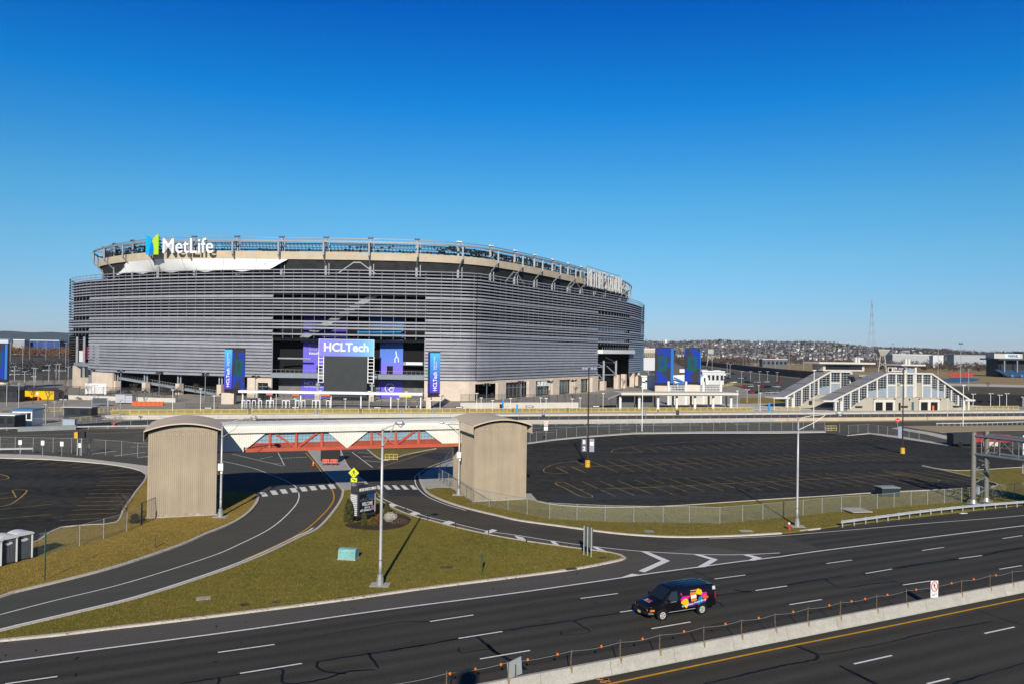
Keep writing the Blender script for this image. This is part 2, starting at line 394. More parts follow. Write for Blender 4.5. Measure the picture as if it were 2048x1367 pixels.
# merge lane of the right-hand ramp keeps the ramp surface
lk = [(0, 1194.5), (26, 1185.5), (128, 1161), (220, 1137), (307, 1109), (371, 1086), (420, 1064), (431, 1060), (468, 1044), (495, 1026), (513, 1005), (516, 993)]
rk = [(686, 981), (683, 997), (669, 1020), (638, 1055), (600, 1074.5), (520, 1113), (420, 1151), (282, 1195), (150, 1228), (46, 1252.5), (0, 1264)]
LKL = gline(lk, 0.8); RKL = gline(rk, 0.8)
far_l = LKL[0] - E0 * 90; far_r = RKL[-1] - E0 * 90
sheet("ramp", [tuple(far_l)] + [tuple(p) for p in LKL] + gpoly([(440, 960), (400, 925), (380, 903), (612, 901), (646, 938), (670, 962)]) + [tuple(p) for p in RKL] + [tuple(far_r)], 0.018, M_RAMP)
ru = [(757, 991), (767, 997), (790, 1008), (820, 1019), (849, 1031), (900, 1043.5), (970, 1060), (1040, 1070.5), (1101, 1080.5), (1182, 1091.5), (1263, 1100), (1330, 1104.5), (1400, 1108), (1480, 1108.5), (1560, 1105)]
ro = [(838, 948), (840, 958), (846, 974), (855.5, 986), (879, 998), (912, 1010), (950, 1020.5), (995, 1031), (1040, 1041), (1116, 1051.5), (1218, 1065), (1294, 1071.5), (1370, 1074), (1472, 1071.5), (1562, 1066.5)]
RUL = gline(ru, 0.8); ROL = gline(ro, 0.8)
sheet("ramp", gpoly([(735, 969), (697, 935), (684, 903), (905, 897), (900, 915), (862, 932)]) + [tuple(p) for p in ROL] + [tuple(G(1650, 1100)[:2])] + [tuple(p) for p in RUL[::-1]], 0.017, M_RAMP2)

# parking lots
rlot = [(1000, 905), (1055, 887.5), (1110, 880), (1167, 874.6), (1268, 867.5), (1400, 866), (1560, 866), (1649, 864.5), (1694, 871), (1738, 867), (1800, 876), (1900, 891), (1990, 897), (2160, 900), (2160, 928), (2048, 934), (1912, 941), (1845, 931.5), (1932, 951), (1991, 966.5), (1996, 969.5), (1984, 974), (1912, 978), (1758, 985), (1664, 991.5), (1540, 999), (1345, 1012), (1218, 1015), (1147, 1013), (1096, 1008), (1070, 1001.5), (1055, 994), (1000, 985)]
sheet("parking_lot", gpoly(rlot), 0.022, M_LOT)
llot = [(-260, 912), (0, 916), (102, 919), (205, 927), (256, 934.6), (282, 942), (293, 950), (289, 961.5), (271, 984.5), (248, 1018), (232, 1045), (179, 1050), (123, 1055), (102, 1064), (77, 1082), (65, 1086), (0, 1112), (-200, 1175), (-500, 1200), (-500, 912)]
sheet("parking_lot", gpoly(llot), 0.022, M_LOT)
# far parking fields and roads
sheet("parking_lot", [(-900, 360), (-225, 395), (-215, 660), (-300, 1150), (-1100, 1150)], 0.012, M_ASPH)
sheet("parking_lot", [(140, 315), (300, 330)] + gpoly([(1660, 762), (1600, 757), (1540, 750), (1430, 735), (1345, 724)]) + [(250, 1200), (150, 640), (120, 400)], 0.014, M_ASPH)

# low raised pieces: grass, pavements
def raised(name, poly, m, h, kind='structure'):
    b = MB(); b.prism(poly, 0.0, h); o = b.build(name, m); o['kind'] = kind; return o
left_grass = [tuple(far_l)] + [tuple(p) for p in LKL] + gpoly([(508, 984), (440, 984), (437, 942), (300, 936), (293.5, 950.5), (289.5, 962), (271.5, 985), (248.5, 1018.5), (232.5, 1045.5), (179, 1050.5), (123, 1055.5), (102, 1064.5), (77, 1082.5), (65, 1086.5), (0, 1112.5), (-200, 1176)]) 
raised("grass_verge", left_grass, M_GRASS2, 0.10)
HKL = gline([(0, 1282), (120, 1270), (225, 1257), (320, 1246), (500, 1224), (680, 1201), (850, 1177), (1024, 1155), (1144, 1139), (1214, 1126), (1242, 1119.5), (1249, 1116.5), (1239, 1110)], 0.8)
IUP = gline([(1239, 1110), (1219, 1105.5), (1180, 1100.5), (1116, 1092), (1040, 1081), (970, 1068), (900, 1052), (864, 1042), (834, 1034.5), (805, 1024.5), (778, 1012), (752, 997), (737, 986), (728, 979)], 0.8)
island = [tuple(far_r)] + [tuple(HKL[0] - E0 * 92)] + [tuple(p) for p in HKL] + [tuple(p) for p in IUP[1:]] + gpoly([(702, 979)]) + [tuple(p) for p in RKL]
raised("grass_island", island, M_GRASS, 0.10)
right_grass = [tuple(p) for p in ROL[::-1] if p[1] < G(850, 981)[1]] + gpoly([(858, 978), (875, 975), (899, 975), (930, 985), (957, 1003), (1053, 998), (1070, 1002), (1096, 1008.5), (1147, 1013.5), (1218, 1015.5), (1345, 1012.5), (1540, 999.5), (1664, 992), (1758, 985.5), (1912, 978.5), (1984, 974.5), (1997, 970), (1991.5, 967), (1932, 951.5), (1847, 932), (1912, 941.5), (2048, 934.5), (2160, 929), (2160, 995), (2048, 1009), (1680, 1051), (1610, 1061.5)])
raised("grass_verge", right_grass, M_GRASS, 0.10)
raised("grass_island", gpoly([(732, 899.5), (872, 896.5), (815, 908), (768, 919.5)]), M_GRASS, 0.10)
raised("pavement", gpoly([(616, 900), (681, 900), (697, 934), (735, 968.5), (728, 978.5), (686, 980.5), (670, 962), (646, 938)]), M_CONC, 0.11)
raised("pavement", gpoly([(839, 955), (852, 942), (880, 929), (913, 917), (940, 908), (940, 975), (899, 974.5), (875, 974.5), (857, 977.5), (847, 973)]), M_CONC, 0.11)
raised("pavement", gpoly([(-60, 906), (0, 908), (77, 910), (179, 918), (256, 927), (303, 933), (303, 958), (296, 950), (283, 941.5), (256, 934), (205, 926.5), (102, 918.5), (0, 915.5), (-60, 914)]), M_CONC2, 0.12)
raised("pavement", gpoly([(955, 1004), (957, 992), (1062, 987), (1075, 1002), (1053, 999)]), M_CONC, 0.115)
raised("pavement", gpoly([(1055, 885), (1110, 877.5), (1167, 872), (1268, 864.5), (1400, 862.5), (1649, 861), (1652, 864), (1560, 865.6), (1400, 865.6), (1268, 867), (1167, 874.2), (1110, 879.5), (1055, 887)]), M_CONC2, 0.12)
raised("pavement", gpoly([(1694, 870.5), (1738, 865), (1800, 872), (1905, 889.5), (1900, 890.8), (1800, 875.6), (1738, 866.7)]), M_CONC2, 0.12)
raised("pavement", gpoly([(1783, 856), (1800, 854.5), (1860, 864), (1935, 880), (1915, 884), (1850, 868)]), M_CONC2, 0.12)
raised("grass_verge", gpoly([(1800, 851.5), (1900, 850.5), (2160, 849), (2160, 858), (1960, 861), (1880, 864)]), M_TANGROUND, 0.08)

# kerbs
def kerb(pts, w=0.2, h=0.15):
    b = MB(); b.sweep(pts, [(-w / 2, 0.0), (-w / 2, h), (w / 2, h), (w / 2, 0.0)]); return struct("kerb", b, M_KERB)
kerb(np.vstack([far_l, LKL]), 0.32); kerb(RKL, 0.3); kerb(HKL, 0.3); kerb(IUP, 0.22)
kerb(ROL, 0.34)
kerb(gline([(1600, 1062), (1640, 1057)], 1), 0.2)
for pl in ([(293, 950), (289, 961.5), (271, 984.5), (248, 1018), (232, 1045), (179, 1050), (123, 1055), (102, 1064), (77, 1082), (65, 1086), (0, 1112)], [(1845, 931.5), (1932, 951), (1991, 966.5), (1997, 969.5), (1984, 974)], [(1845, 931), (1912, 941), (2048, 934), (2160, 928)], [(1055, 998), (1070, 1001.5), (1096, 1008), (1147, 1013), (1218, 1015), (1345, 1012), (1540, 999), (1664, 991.5), (1758, 985), (1912, 978)], [(735, 899), (768, 919.5), (815, 908), (872, 896.5)], [(616, 900), (646, 938), (670, 962), (686, 980.5)], [(681, 900), (697, 934), (735, 968.5), (730, 978)], [(-60, 914), (0, 915.8), (102, 918.8), (205, 926.8), (256, 934.3), (283, 941.8), (294, 950)]):
    kerb(gline(pl, 1.2), 0.22)

# ------------------------------------------------------------------ painted markings
def ribbon(b, pts, w, z):
    N = pnormals(pts); n = len(pts)
    P = [(p[0] + N[i][0] * s * w / 2, p[1] + N[i][1] * s * w / 2, z) for i, p in enumerate(pts) for s in (1, -1)]
    return b.add(P, [(2 * i + 1, 2 * i, 2 * i + 2, 2 * i + 3) if False else (2 * i, 2 * i + 2, 2 * i + 3, 2 * i + 1) for i in range(n - 1)])
def flat(b, poly, z):
    return b.prism(poly, z - 0.01, z, sides=False)
mk = MB()
ribbon(mk, smooth(wl, 2.0), 0.2, 0.024)
dashes = [((10, 1367), (115, 1352)), ((436, 1304), (549, 1288)), ((860, 1242), (947, 1229)), ((1161, 1196), (1236, 1186)), ((1429, 1157), (1491, 1149)), ((1653, 1126), (1704, 1119)), ((1844, 1100), (1888, 1093.5)), ((2005, 1076), (2045, 1070)),
          ((480, 1346), (604, 1326)), ((917, 1276), (1005, 1262)), ((1240, 1223.5), (1310, 1213)), ((1511, 1180), (1574, 1171)), ((1731, 1146), (1784, 1137)), ((1918, 1116), (1964, 1110)),
          ((960, 1317), (1060, 1300)), ((1303, 1256.5), (1381, 1243)), ((1579, 1208.5), (1644, 1198)), ((1806, 1169), (1861, 1161)), ((1999, 1137.5), (2044, 1130)),
          ((1708, 1327), (1784, 1310)), ((1969, 1266), (2029, 1253)), ((1854, 1367), (1899, 1356)), ((2150, 1232), (2200, 1221))]
for p, q in dashes: ribbon(mk, np.array([G(*p)[:2], G(*q)[:2]]), 0.15, 0.022)
yb = MB()
yl = [G(*p)[:2] for p in ((1219, 1367), (1524, 1302.5), (1774, 1252.5), (2048, 1196))]
yl = [yl[0] - E0 * k for k in (60, 45, 30, 15)] + yl + [yl[-1] + E0 * k for k in range(15, 135, 15)]; ribbon(yb, smooth(yl, 2), 0.17, 0.022)
# left ramp
cl = [(434, 920), (456, 923.5), (505, 935), (536, 946), (566, 958), (587, 968.5), (594, 976)]
ribbon(mk, gline(cl, 0.7), 0.14, 0.026)
cl2 = [(597, 984), (598, 993), (591, 1009.5), (566, 1036), (534, 1060), (480, 1087), (420, 1112.5), (256, 1164), (102, 1202), (0, 1228.5)]
ll = gline(cl2, 0.7); ribbon(mk, np.vstack([ll, ll[-1] - E0 * 60]), 0.14, 0.026)
off = RKL + pnormals(RKL) * 0.62
ribbon(mk, off[int(len(off) * 0.38):], 0.2, 0.026)
ribbon(yb, gline([(611, 904), (628, 923), (644, 944), (657.6, 961), (664, 977), (668, 993), (663, 1007.5), (644, 1030), (609, 1060), (550, 1091), (487, 1119)], 0.7), 0.17, 0.026)
for a, c in (((556, 904), (569, 930)), ((464, 907), (566, 931)), ((520, 917), (545, 912)), ((548, 926), (566, 925))): ribbon(mk, gline([a, c], 1), 0.12, 0.026)
for i in range(9): 
    a = np.array([563 + i * 5.8, 915.5 - i * 0.25]); ribbon(mk, np.array([G(*a)[:2], G(a[0] + 3, a[1])[:2]]), 0.4, 0.026)
# right ramp
ribbon(mk, RUL, 0.16, 0.026); ribbon(mk, gline([(728, 980), (737, 987), (752, 998), (778, 1013), (805, 1025.5), (834, 1035.5), (864, 1043), (900, 1053), (970, 1069), (1040, 1082), (1116, 1093), (1180, 1101.5)], 0.8), 0.12, 0.0265)
inn = ROL - pnormals(ROL) * -0.0
ribbon(mk, gline([(913, 913), (876, 926), (853, 936), (833, 949), (830, 958), (834.5, 973), (853, 991), (886, 1006), (932, 1020)], 0.8), 0.14, 0.026)
ribbon(yb, gline([(685, 926), (698, 937), (719.5, 959), (734.5, 969), (756, 987), (767, 996)], 0.7), 0.16, 0.026)
ribbon(yb, gline([(756, 934), (800, 921), (850, 905), (874, 897)], 1.0), 0.14, 0.026)
ribbon(mk, gline([(704, 903), (745, 934)], 1), 0.14, 0.026); ribbon(mk, gline([(716, 904), (738, 905)], 1), 0.2, 0.026); ribbon(mk, gline([(725, 912), (745, 913)], 1), 0.2, 0.026); ribbon(mk, gline([(729, 920), (766, 923)], 1), 0.2, 0.026)
ribbon(mk, gline([(1418, 1076.5), (1490, 1074), (1560, 1070.5), (1700, 1059), (1850, 1046), (2048, 1030), (2200, 1013)], 1), 0.13, 0.024)
for poly in ([(768, 1009.5), (785, 1005.5), (797, 1010), (783, 1013.5)], [(814, 1028), (830, 1022), (841, 1026), (822, 1033)], [(879, 1046.5), (897, 1040.5), (910, 1044), (890, 1052)], [(968, 1063), (985, 1057.5), (995, 1060), (975, 1068)], [(1028, 1070), (1046, 1074), (1053, 1080.5), (1040, 1081)], [(1100, 1080.5), (1110, 1082), (1120, 1090.5), (1110, 1091.5)], [(1182, 1092), (1195, 1093.5), (1218, 1104), (1205, 1103.5)]):
    flat(mk, gpoly(poly), 0.031)
for poly in ([(1280.7, 1101.5), (1293.9, 1102), (1340, 1121), (1288.8, 1144), (1277, 1141), (1322.4, 1120.7)], [(1385.3, 1107.5), (1400, 1108), (1435.8, 1118.3), (1411.7, 1133), (1391, 1135), (1421, 1118.3)], [(1484, 1108.5), (1499, 1108.5), (1524, 1115), (1511, 1120), (1494, 1121), (1506, 1115)], [(1241, 1154.5), (1264, 1146.5), (1279, 1148.5), (1262, 1152)]):
    flat(mk, gpoly(poly), 0.030)
# cross road
for a, c in (((-80, 874), (0, 871.5)), ((0, 871.5), (300, 862.5)), ((-80, 879), (15, 878)), ((122, 875), (158, 873.5)), ((270, 870.5), (305, 869))): ribbon(mk, gline([a, c], 2), 0.14, 0.026)
ribbon(yb, gline([(-80, 889), (0, 886.5), (150, 882), (300, 878), (430, 873)], 3), 0.22, 0.026)
for a, c in (((183, 907), (232, 901)), ((228, 911), (291, 903.5)), ((276, 914.5), (320, 908)), ((266, 885), (304, 884)), ((260, 893), (304, 892))): ribbon(mk, gline([a, c], 1), 0.3, 0.026)
ribbon(mk, gline([(1060, 855.5), (1150, 853), (1260, 850), (1400, 848.5)], 3), 0.3, 0.026)
for a, c in (((1110, 851.8), (1140, 851.5)), ((1208, 851), (1240, 850.6)), ((1232, 857.5), (1262, 857)), ((1062, 864.5), (1108, 864)), ((1300, 849), (1335, 848.7)), ((1470, 847.6), (1500, 847.4))): ribbon(mk, gline([a, c], 2), 0.28, 0.026)
o = struct("lane_marking", mk, M_LINEW)
o = struct("lane_marking", yb, M_LINEY)
# crosswalk bars: each bar a piece
def crosswalk(bars, z=0.032):
    root = MB(); root.prism(gpoly(bars[0]), z - 0.01, z, sides=False); o = struct("crosswalk", root, M_LINEW)
    for q in bars[1:]:
        k = MB(); k.prism(gpoly(q), z - 0.01, z, sides=False); k.build("crosswalk_bar", M_LINEW, o)
crosswalk([[(x0, y0), (x0 + 11.5, y0 - 0.6), (x0 + 17.5, y0 + 7.6), (x0 + 6, y0 + 8.6)] for x0, y0 in ((519, 984), (539.5, 980.5), (559, 978), (579, 975.6), (598.5, 973.6), (617.5, 971.4), (636.5, 969.6), (655, 968.2))])
crosswalk([[(x0, 969.6), (x0 + 8, 969.5), (x0 + 17.5, 978), (x0 + 8, 978.2)] for x0 in (749, 766.5, 783.5, 800.5, 818.5)])
# parking stalls
st = MB()
def stalls(t0, t1, tn0, n, first=0):
    """t0-t1 first tick (far, near); tn0 far end of tick n; evenly spaced in between"""
    a, c, e = G(*t0)[:2], G(*t1)[:2], G(*tn0)[:2]; s = (e - a) / n
    for i in range(first, n + 14):
        p, q = a + s * i, c + s * i
        if p[0] > 112 and i > n: break
        ribbon(st, np.array([p, q]), 0.085, 0.028)
stalls((1164.4, 962.2), (1230.5, 991.4), (1466.6, 952), 9)
stalls((1181, 921), (1237, 944), (1437, 911.4), 9)
stalls((1263.5, 894.4), (1286.5, 903), (1340, 891.5), 3)
stalls((1434, 879.8), (1472, 887.5), (1560, 877), 5)
stalls((1202, 878), (1219, 881.7), (1251, 872.1), 2)
for pl in ([(1160, 978), (1294, 973.6), (1560, 961), (1689, 954), (1813, 948)], [(1111, 933.5), (1144, 933), (1370, 926), (1560, 918), (1760, 907)], [(1263, 893), (1304, 888), (1436, 880), (1600, 874)],
           [(1111.5, 964), (1120, 963.5), (1129, 964), (1150, 974), (1185, 991), (1184, 993.5), (1174, 994), (1160, 991.5), (1128, 974.5), (1113, 968), (1111.5, 964)],
           [(1152, 921), (1116, 925.5), (1092, 934), (1087, 940.5), (1093, 944.5), (1111, 945.8), (1137, 945.7)], [(1152, 921), (1172, 931)], [(1112, 933.5), (1137, 945.7)], [(1144, 933), (1171, 944.5)],
           [(1262, 892.4), (1233, 897), (1223, 901), (1225, 904), (1238, 905), (1286, 903.3)], [(1764, 938), (1877, 959)], [(1770, 942), (1874, 961.5)], [(1877, 959), (1879, 960.5), (1874, 961.5)]):
    ribbon(st, gline(pl, 0.8), 0.11, 0.0285)
for i in range(9):
    t = i / 8; a = (12 + t * 250, 924 + t * 26); 
for a, c in [((18, 925), (54, 917.5)), ((52, 928), (97, 919)), ((85, 929.5), (132, 921.5)), ((115, 932), (165, 924)), ((143, 935), (200, 926.5)), ((168, 938.5), (228, 930.5)), ((189, 943.5), (258, 935.8)), ((200, 948.5), (276, 943)), ((203, 955), (284, 952.5)), ((200, 962), (284, 961)), ((193, 970), (276, 969.5)), ((186, 978.5), (268, 978)), ((178, 986.5), (262, 985.5)), ((170, 994.5), (256, 993.5)), ((162, 1003), (250, 1001.5)), ((154, 1010.5), (246, 1008.5)), ((144, 1019.5), (240, 1017)), ((134, 1029), (236, 1025)), ((120, 1040), (234, 1034)), ((0, 1018), (105, 1007.5)), ((0, 1037), (100, 1028)), ((-120, 975), (0, 948)), ((-100, 1000), (20, 985))]:
    ribbon(st, gline([a, c], 1), 0.10, 0.0285)
for pl in ([(0, 947.5), (10, 950), (17, 953), (15, 956.5), (0, 959)], [(0, 1012), (20, 1008), (40, 995), (53, 982.5), (50, 979), (26, 979.5), (28, 986), (32, 994)], [(0, 996), (28, 994)], [(-90, 963), (-40, 950), (0, 947.5)]): ribbon(st, gline(pl, 0.6), 0.16, 0.029)
struct("lane_marking", st, M_LINEY2)
# asphalt patches and sealed cracks
pt = MB()
for poly in ([(820, 906.5), (862, 904), (905, 907), (880, 921)], [(762, 978.5), (848, 978.5), (868, 990), (782, 991)], [(1090, 989), (1260, 984), (1330, 995), (1110, 1003)], [(1000, 1025), (1080, 1041), (1040, 1038)]): flat(pt, gpoly(poly), 0.024)
struct("road_patch", pt, M_PATCH)
rp = rng(77)
pt = MB()
for _ in range(26):
    x, y = rp.uniform(1120, 1900), rp.uniform(885, 985); c = G(x, y)[:2]; L, w_ = rp.uniform(2, 12), rp.uniform(.5, 2.2); a_ = R(16) + rp.uniform(-.1, .1); d_ = np.array([math.cos(a_), math.sin(a_)]); n_ = np.array([-d_[1], d_[0]])
    pt.prism([tuple(c + d_ * L * u + n_ * w_ * v) for u, v in ((-.5, -.2), (-.2, -.5), (.3, -.45), (.5, -.1), (.45, .3), (.1, .5), (-.35, .42))], .01, .0245 + .0003 * _, sides=False)
struct("road_patch", pt, mat("scuffed_asphalt", (.055, .052, .046), .9, var=.35, scale=.8, spec=.08))
ck = MB(); rr = rng(4)
cracks = [([(115, 1352), (250, 1337), (320, 1325), (380, 1312), (436, 1304)], .05), ([(549, 1288), (630, 1273), (660, 1266), (730, 1255), (800, 1243), (860, 1242)], .06), ([(360, 1367), (425, 1356), (436, 1354), (437, 1367)], .13), ([(435, 1355), (555, 1336), (565, 1350), (567, 1365), (625, 1362), (700, 1342), (750, 1339)], .12),
          ([(635, 1322), (740, 1306), (780, 1300), (850, 1289), (920, 1275), (1003, 1261.5), (1039.5, 1255.7), (1069, 1250.8), (1141, 1241)], .10), ([(635, 1322), (634, 1332), (650, 1342), (690, 1347)], .12), ([(737, 1305), (757, 1336)], .2), ([(780, 1301), (815, 1294), (850, 1289)], .18), ([(870, 1285), (951, 1271.5)], .09),
          ([(1146, 1241), (1172, 1234), (1204, 1230), (1260, 1222)], .10), ([(1146, 1241), (1181, 1262), (1156, 1267), (1124, 1269), (1122, 1261)], .13), ([(951, 1271.5), (973, 1288), (983, 1298), (1015, 1317), (1050, 1338)], .22), ([(980, 1298), (963, 1298), (925, 1305.6), (917, 1301), (918, 1295)], .12), ([(975, 1289), (990, 1303), (1002, 1308)], .2),
          ([(0, 1257), (60, 1249), (140, 1239)], .03), ([(1024, 1216), (1100, 1200), (1161, 1196)], .06), ([(1236, 1186), (1300, 1172), (1380, 1160), (1429, 1157)], .05), ([(1384, 1140), (1405, 1148), (1424, 1157)], .12), ([(1429, 1190), (1464, 1186), (1500, 1182)], .2), ([(1469, 1178), (1485, 1182), (1504, 1183)], .2), ([(1420, 1198), (1438, 1204), (1446, 1212)], .16), ([(1569, 1170), (1614, 1162), (1689, 1150)], .2),
          ([(1649, 1157), (1684, 1175), (1740, 1167), (1794, 1162)], .13), ([(1724, 1145), (1744, 1150), (1799, 1165), (1820, 1175)], .16), ([(1729, 1145), (1824, 1130), (1914, 1117)], .26), ([(1964, 1110), (2010, 1100), (2060, 1093)], .22), ([(1491, 1148), (1560, 1138), (1649, 1125)], .06), ([(1704, 1119), (1780, 1107), (1844, 1100)], .07), ([(1790, 1092), (1850, 1099), (1860, 1103)], .07),
          ([(1589, 1290), (1636, 1310), (1634, 1317), (1584, 1327), (1524, 1340), (1409, 1367)], .12), ([(1599, 1290), (1639, 1307), (1694, 1300), (1794, 1280), (1844, 1267), (1984, 1242)], .10), ([(1944, 1215), (1999, 1235), (2048, 1250)], .09), ([(1679, 1330), (1709, 1347), (1754, 1367)], .18), ([(1904, 1367), (2048, 1325), (2150, 1298)], .14), ([(1715, 1347), (1740, 1362)], .1),
          ([(1150, 1068), (1220, 1078), (1300, 1082), (1420, 1080)], .05), ([(1050, 1050), (1130, 1064)], .05), ([(450, 1110), (520, 1080), (570, 1050), (590, 1025)], .03), ([(1600, 1080), (1700, 1070), (1830, 1058)], .05), ([(700, 1215), (720, 1222)], .08), ([(1420, 1250), (1450, 1244)], .07)]
for pl, w in cracks:
    P = gline(pl, 0.35); P = P + np.array([[rr.uniform(-.05, .05), rr.uniform(-.05, .05)] for _ in P])
    N = pnormals(P); V = []; ww = w
    for i, p in enumerate(P):
        ww = max(w * .45, min(w * 1.7, ww + rr.uniform(-.25, .25) * w)); 
        for s in (1, -1): V.append((p[0] + N[i][0] * s * ww / 2, p[1] + N[i][1] * s * ww / 2, 0.0205))
    ck.add(V, [(2 * i, 2 * i + 2, 2 * i + 3, 2 * i + 1) for i in range(len(P) - 1)])
for _ in range(46):  # small tar drips
    x, y = rr.uniform(0, 2040), 0; y = 1345 - .13 * x + rr.uniform(-70, 60)
    if y > 1360: continue
    c = G(x, y)[:2]; a = rr.uniform(0, 3.14); L = rr.uniform(.15, .6)
    ribbon(ck, np.array([c, c + np.array([math.cos(a), math.sin(a)]) * L]), rr.uniform(.05, .12), 0.021)
struct("crack_seal", ck, M_TAR)
# ------------------------------------------------------------------ stadium
M_LOUV = mat("grey_louver_metal", (0.29, 0.295, 0.32), 0.45, 0.1, var=0.10, scale=0.35, spec=0.4)
_n = M_LOUV.node_tree.nodes; _l = M_LOUV.node_tree.links; _b = _n['Principled BSDF']; _src = _b.inputs['Base Color'].links[0].from_socket
_oi = _n.new("ShaderNodeObjectInfo"); _k = _n.new("ShaderNodeMath"); _k.operation = 'MULTIPLY_ADD'; _k.inputs[1].default_value = .30; _k.inputs[2].default_value = .85; _l.new(_oi.outputs['Random'], _k.inputs[0])
_v = _n.new("ShaderNodeVectorMath"); _v.operation = 'SCALE'; _l.new(_src, _v.inputs[0]); _l.new(_k.outputs[0], _v.inputs['Scale']); _l.new(_v.outputs[0], _b.inputs['Base Color'])
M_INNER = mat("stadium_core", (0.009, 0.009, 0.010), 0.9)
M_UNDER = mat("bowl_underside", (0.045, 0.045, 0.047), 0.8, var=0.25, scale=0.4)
M_STRUT = mat("grey_steel", (0.26, 0.275, 0.29), 0.5, 0.2, var=0.1, scale=0.5)
M_SLAB = mat("grey_slab", (0.22, 0.25, 0.28), 0.7, var=0.1, scale=0.3)
M_FABRIC = mat("white_canopy_fabric", (0.80, 0.80, 0.78), 0.8, var=0.03, scale=0.2)
M_WIN = glass("dark_window_glass", (0.018, 0.026, 0.03), 0.1)
M_WINB = glass("green_window_glass", (0.05, 0.085, 0.085), 0.12)
M_SIGNW = mat("white_sign_letter", (0.85, 0.84, 0.84), 0.5)
M_PURP = grad_mat("purple_banner_print", [(0.0, (0.11, 0.085, 0.60)), (1.0, (0.12, 0.09, 0.56))], 2)
M_BLUP = grad_mat("blue_violet_banner_print", [(0.0, (0.22, 0.10, 0.62)), (0.45, (0.06, 0.17, 0.66)), (1.0, (0.03, 0.14, 0.45))], 2)
M_HDR = grad_mat("header_gradient_print", [(0.0, (0.20, 0.17, 0.68)), (0.35, (0.16, 0.19, 0.72)), (0.8, (0.13, 0.32, 0.78)), (1.0, (0.16, 0.50, 0.85))], 0)
M_PYL = grad_mat("pylon_gradient_print", [(0.0, (0.09, 0.04, 0.42)), (0.35, (0.07, 0.12, 0.62)), (0.8, (0.06, 0.35, 0.78)), (1.0, (0.10, 0.50, 0.75))], 2)
CT = [(-199, 368), (-192, 347), (-180, 331.5), (-162, 317), (-131, 300), (-103, 290.5), (-75, 284.6), (-57, 283.8), (-31, 285), (-18.5, 286.8), (-14.0, 288.6), (-9.0, 294.5), (5.1, 317), (19, 339.5), (34.5, 363.8), (50, 391.5), (62.5, 420), (72, 449), (78.5, 478), (81, 508), (78, 535), (66, 556), (45, 569), (15, 576), (-30, 580), (-80, 574), (-125, 551), (-160, 510), (-185, 460), (-198, 410)]
FC = smooth(CT, 1.3, closed=True); FN = pnormals(FC, True); NF = len(FC)
def proj(p):
    v = np.array(p, float) - EYE; d = v @ fwd
    return 1024 + FOC * (v @ rgt) / d, 683.5 - FOC * (v @ upv) / d
FPX = np.array([proj((p[0], p[1], 20.0))[0] for p in FC])
i_end = int(np.argmax([p[0] for p in FC]))          # right limb
def at_px(px):
    k = int(np.argmin(np.abs(FPX[:i_end] - px) + (np.arange(i_end) < np.argmin(FPX[:i_end])) * 1e4)); return k
iA0 = int(np.argmin(FPX[:i_end])); iA0 = max(0, iA0 - 3)
iB1, iB2, iB3 = at_px(180), at_px(548), at_px(848)
iCorner = int(np.argmin(np.hypot(FC[:, 0] + 13.2, FC[:, 1] - 289.3)))
iC2, iC3 = at_px(1195), at_px(1259)
def offs(d, a=0, c=NF): return FC[a:c] + FN[a:c] * d
stad = thing("stadium", "large oval stadium clad in grey horizontal louvers with lettering on its rim", "stadium", (-57, 285, 0))
ROWS = [(45.9 - 1.14 * j) for j in range(34)]
THICK = {8, 15, 19}
rs = rng(11)
def blade(sec, j, name="louver"):
    a, c = sec; zt = ROWS[j]; pts = FC[a:c + 1] if c < NF else np.vstack([FC[a:], FC[:1]])
    if j < 2: h, o = 0.34, 0.30
    elif j in THICK or j >= 21: h, o = 0.84, 0.40
    elif j >= 16: h, o = 0.56, 0.34
    else: h, o = 0.48, 0.32
    w = rs.uniform(-.015, .015)
    if a == iCorner:   # the right-hand wall starts a little proud of the left one, so the blade ends show as a stepped fold
        f_ = np.clip(1 - np.arange(len(pts)) * 1.3 / 14.0, 0, 1)[:, None]; pts = pts + FN[a:a + len(pts)] * .45 * f_
    b = MB(); b.sweep(pts, [(0.02, zt + w), (0.14, zt + w), (0.14 + o, zt - h + w), (0.02 + o, zt - h + w)]); return b.build(name, M_LOUV, stad, world=True)
secs = {'A': (iA0, iB1), 'B1': (iB1, iB2), 'B2': (iB2, iB3), 'B3': (iB3, iCorner), 'C1': (iCorner, iC2), 'C2': (iC2, iC3), 'C3': (iC3, NF), 'Z': (0, iA0)}
for sname, sec in secs.items():
    if sec[1] - sec[0] < 1: continue
    for j in range(34):
        if sname in ('A', 'B2', 'C2') and (j >= 21 or (j in THICK)): continue
        if sname == 'C3' and j >= 21:
            blade(sec, j); continue
        blade(sec, j)
# dark backing close behind the blades where the wall curves away
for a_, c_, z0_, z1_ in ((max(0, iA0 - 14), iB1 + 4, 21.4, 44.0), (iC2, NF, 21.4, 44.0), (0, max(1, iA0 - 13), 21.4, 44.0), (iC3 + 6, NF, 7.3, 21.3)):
    b = MB(); b.sweep(offs(0, a_, c_), [(-1.5, z0_), (-1.5, z1_), (-1.6, z1_), (-1.6, z0_)]); b.build("backing_wall", M_INNER, stad, world=True)
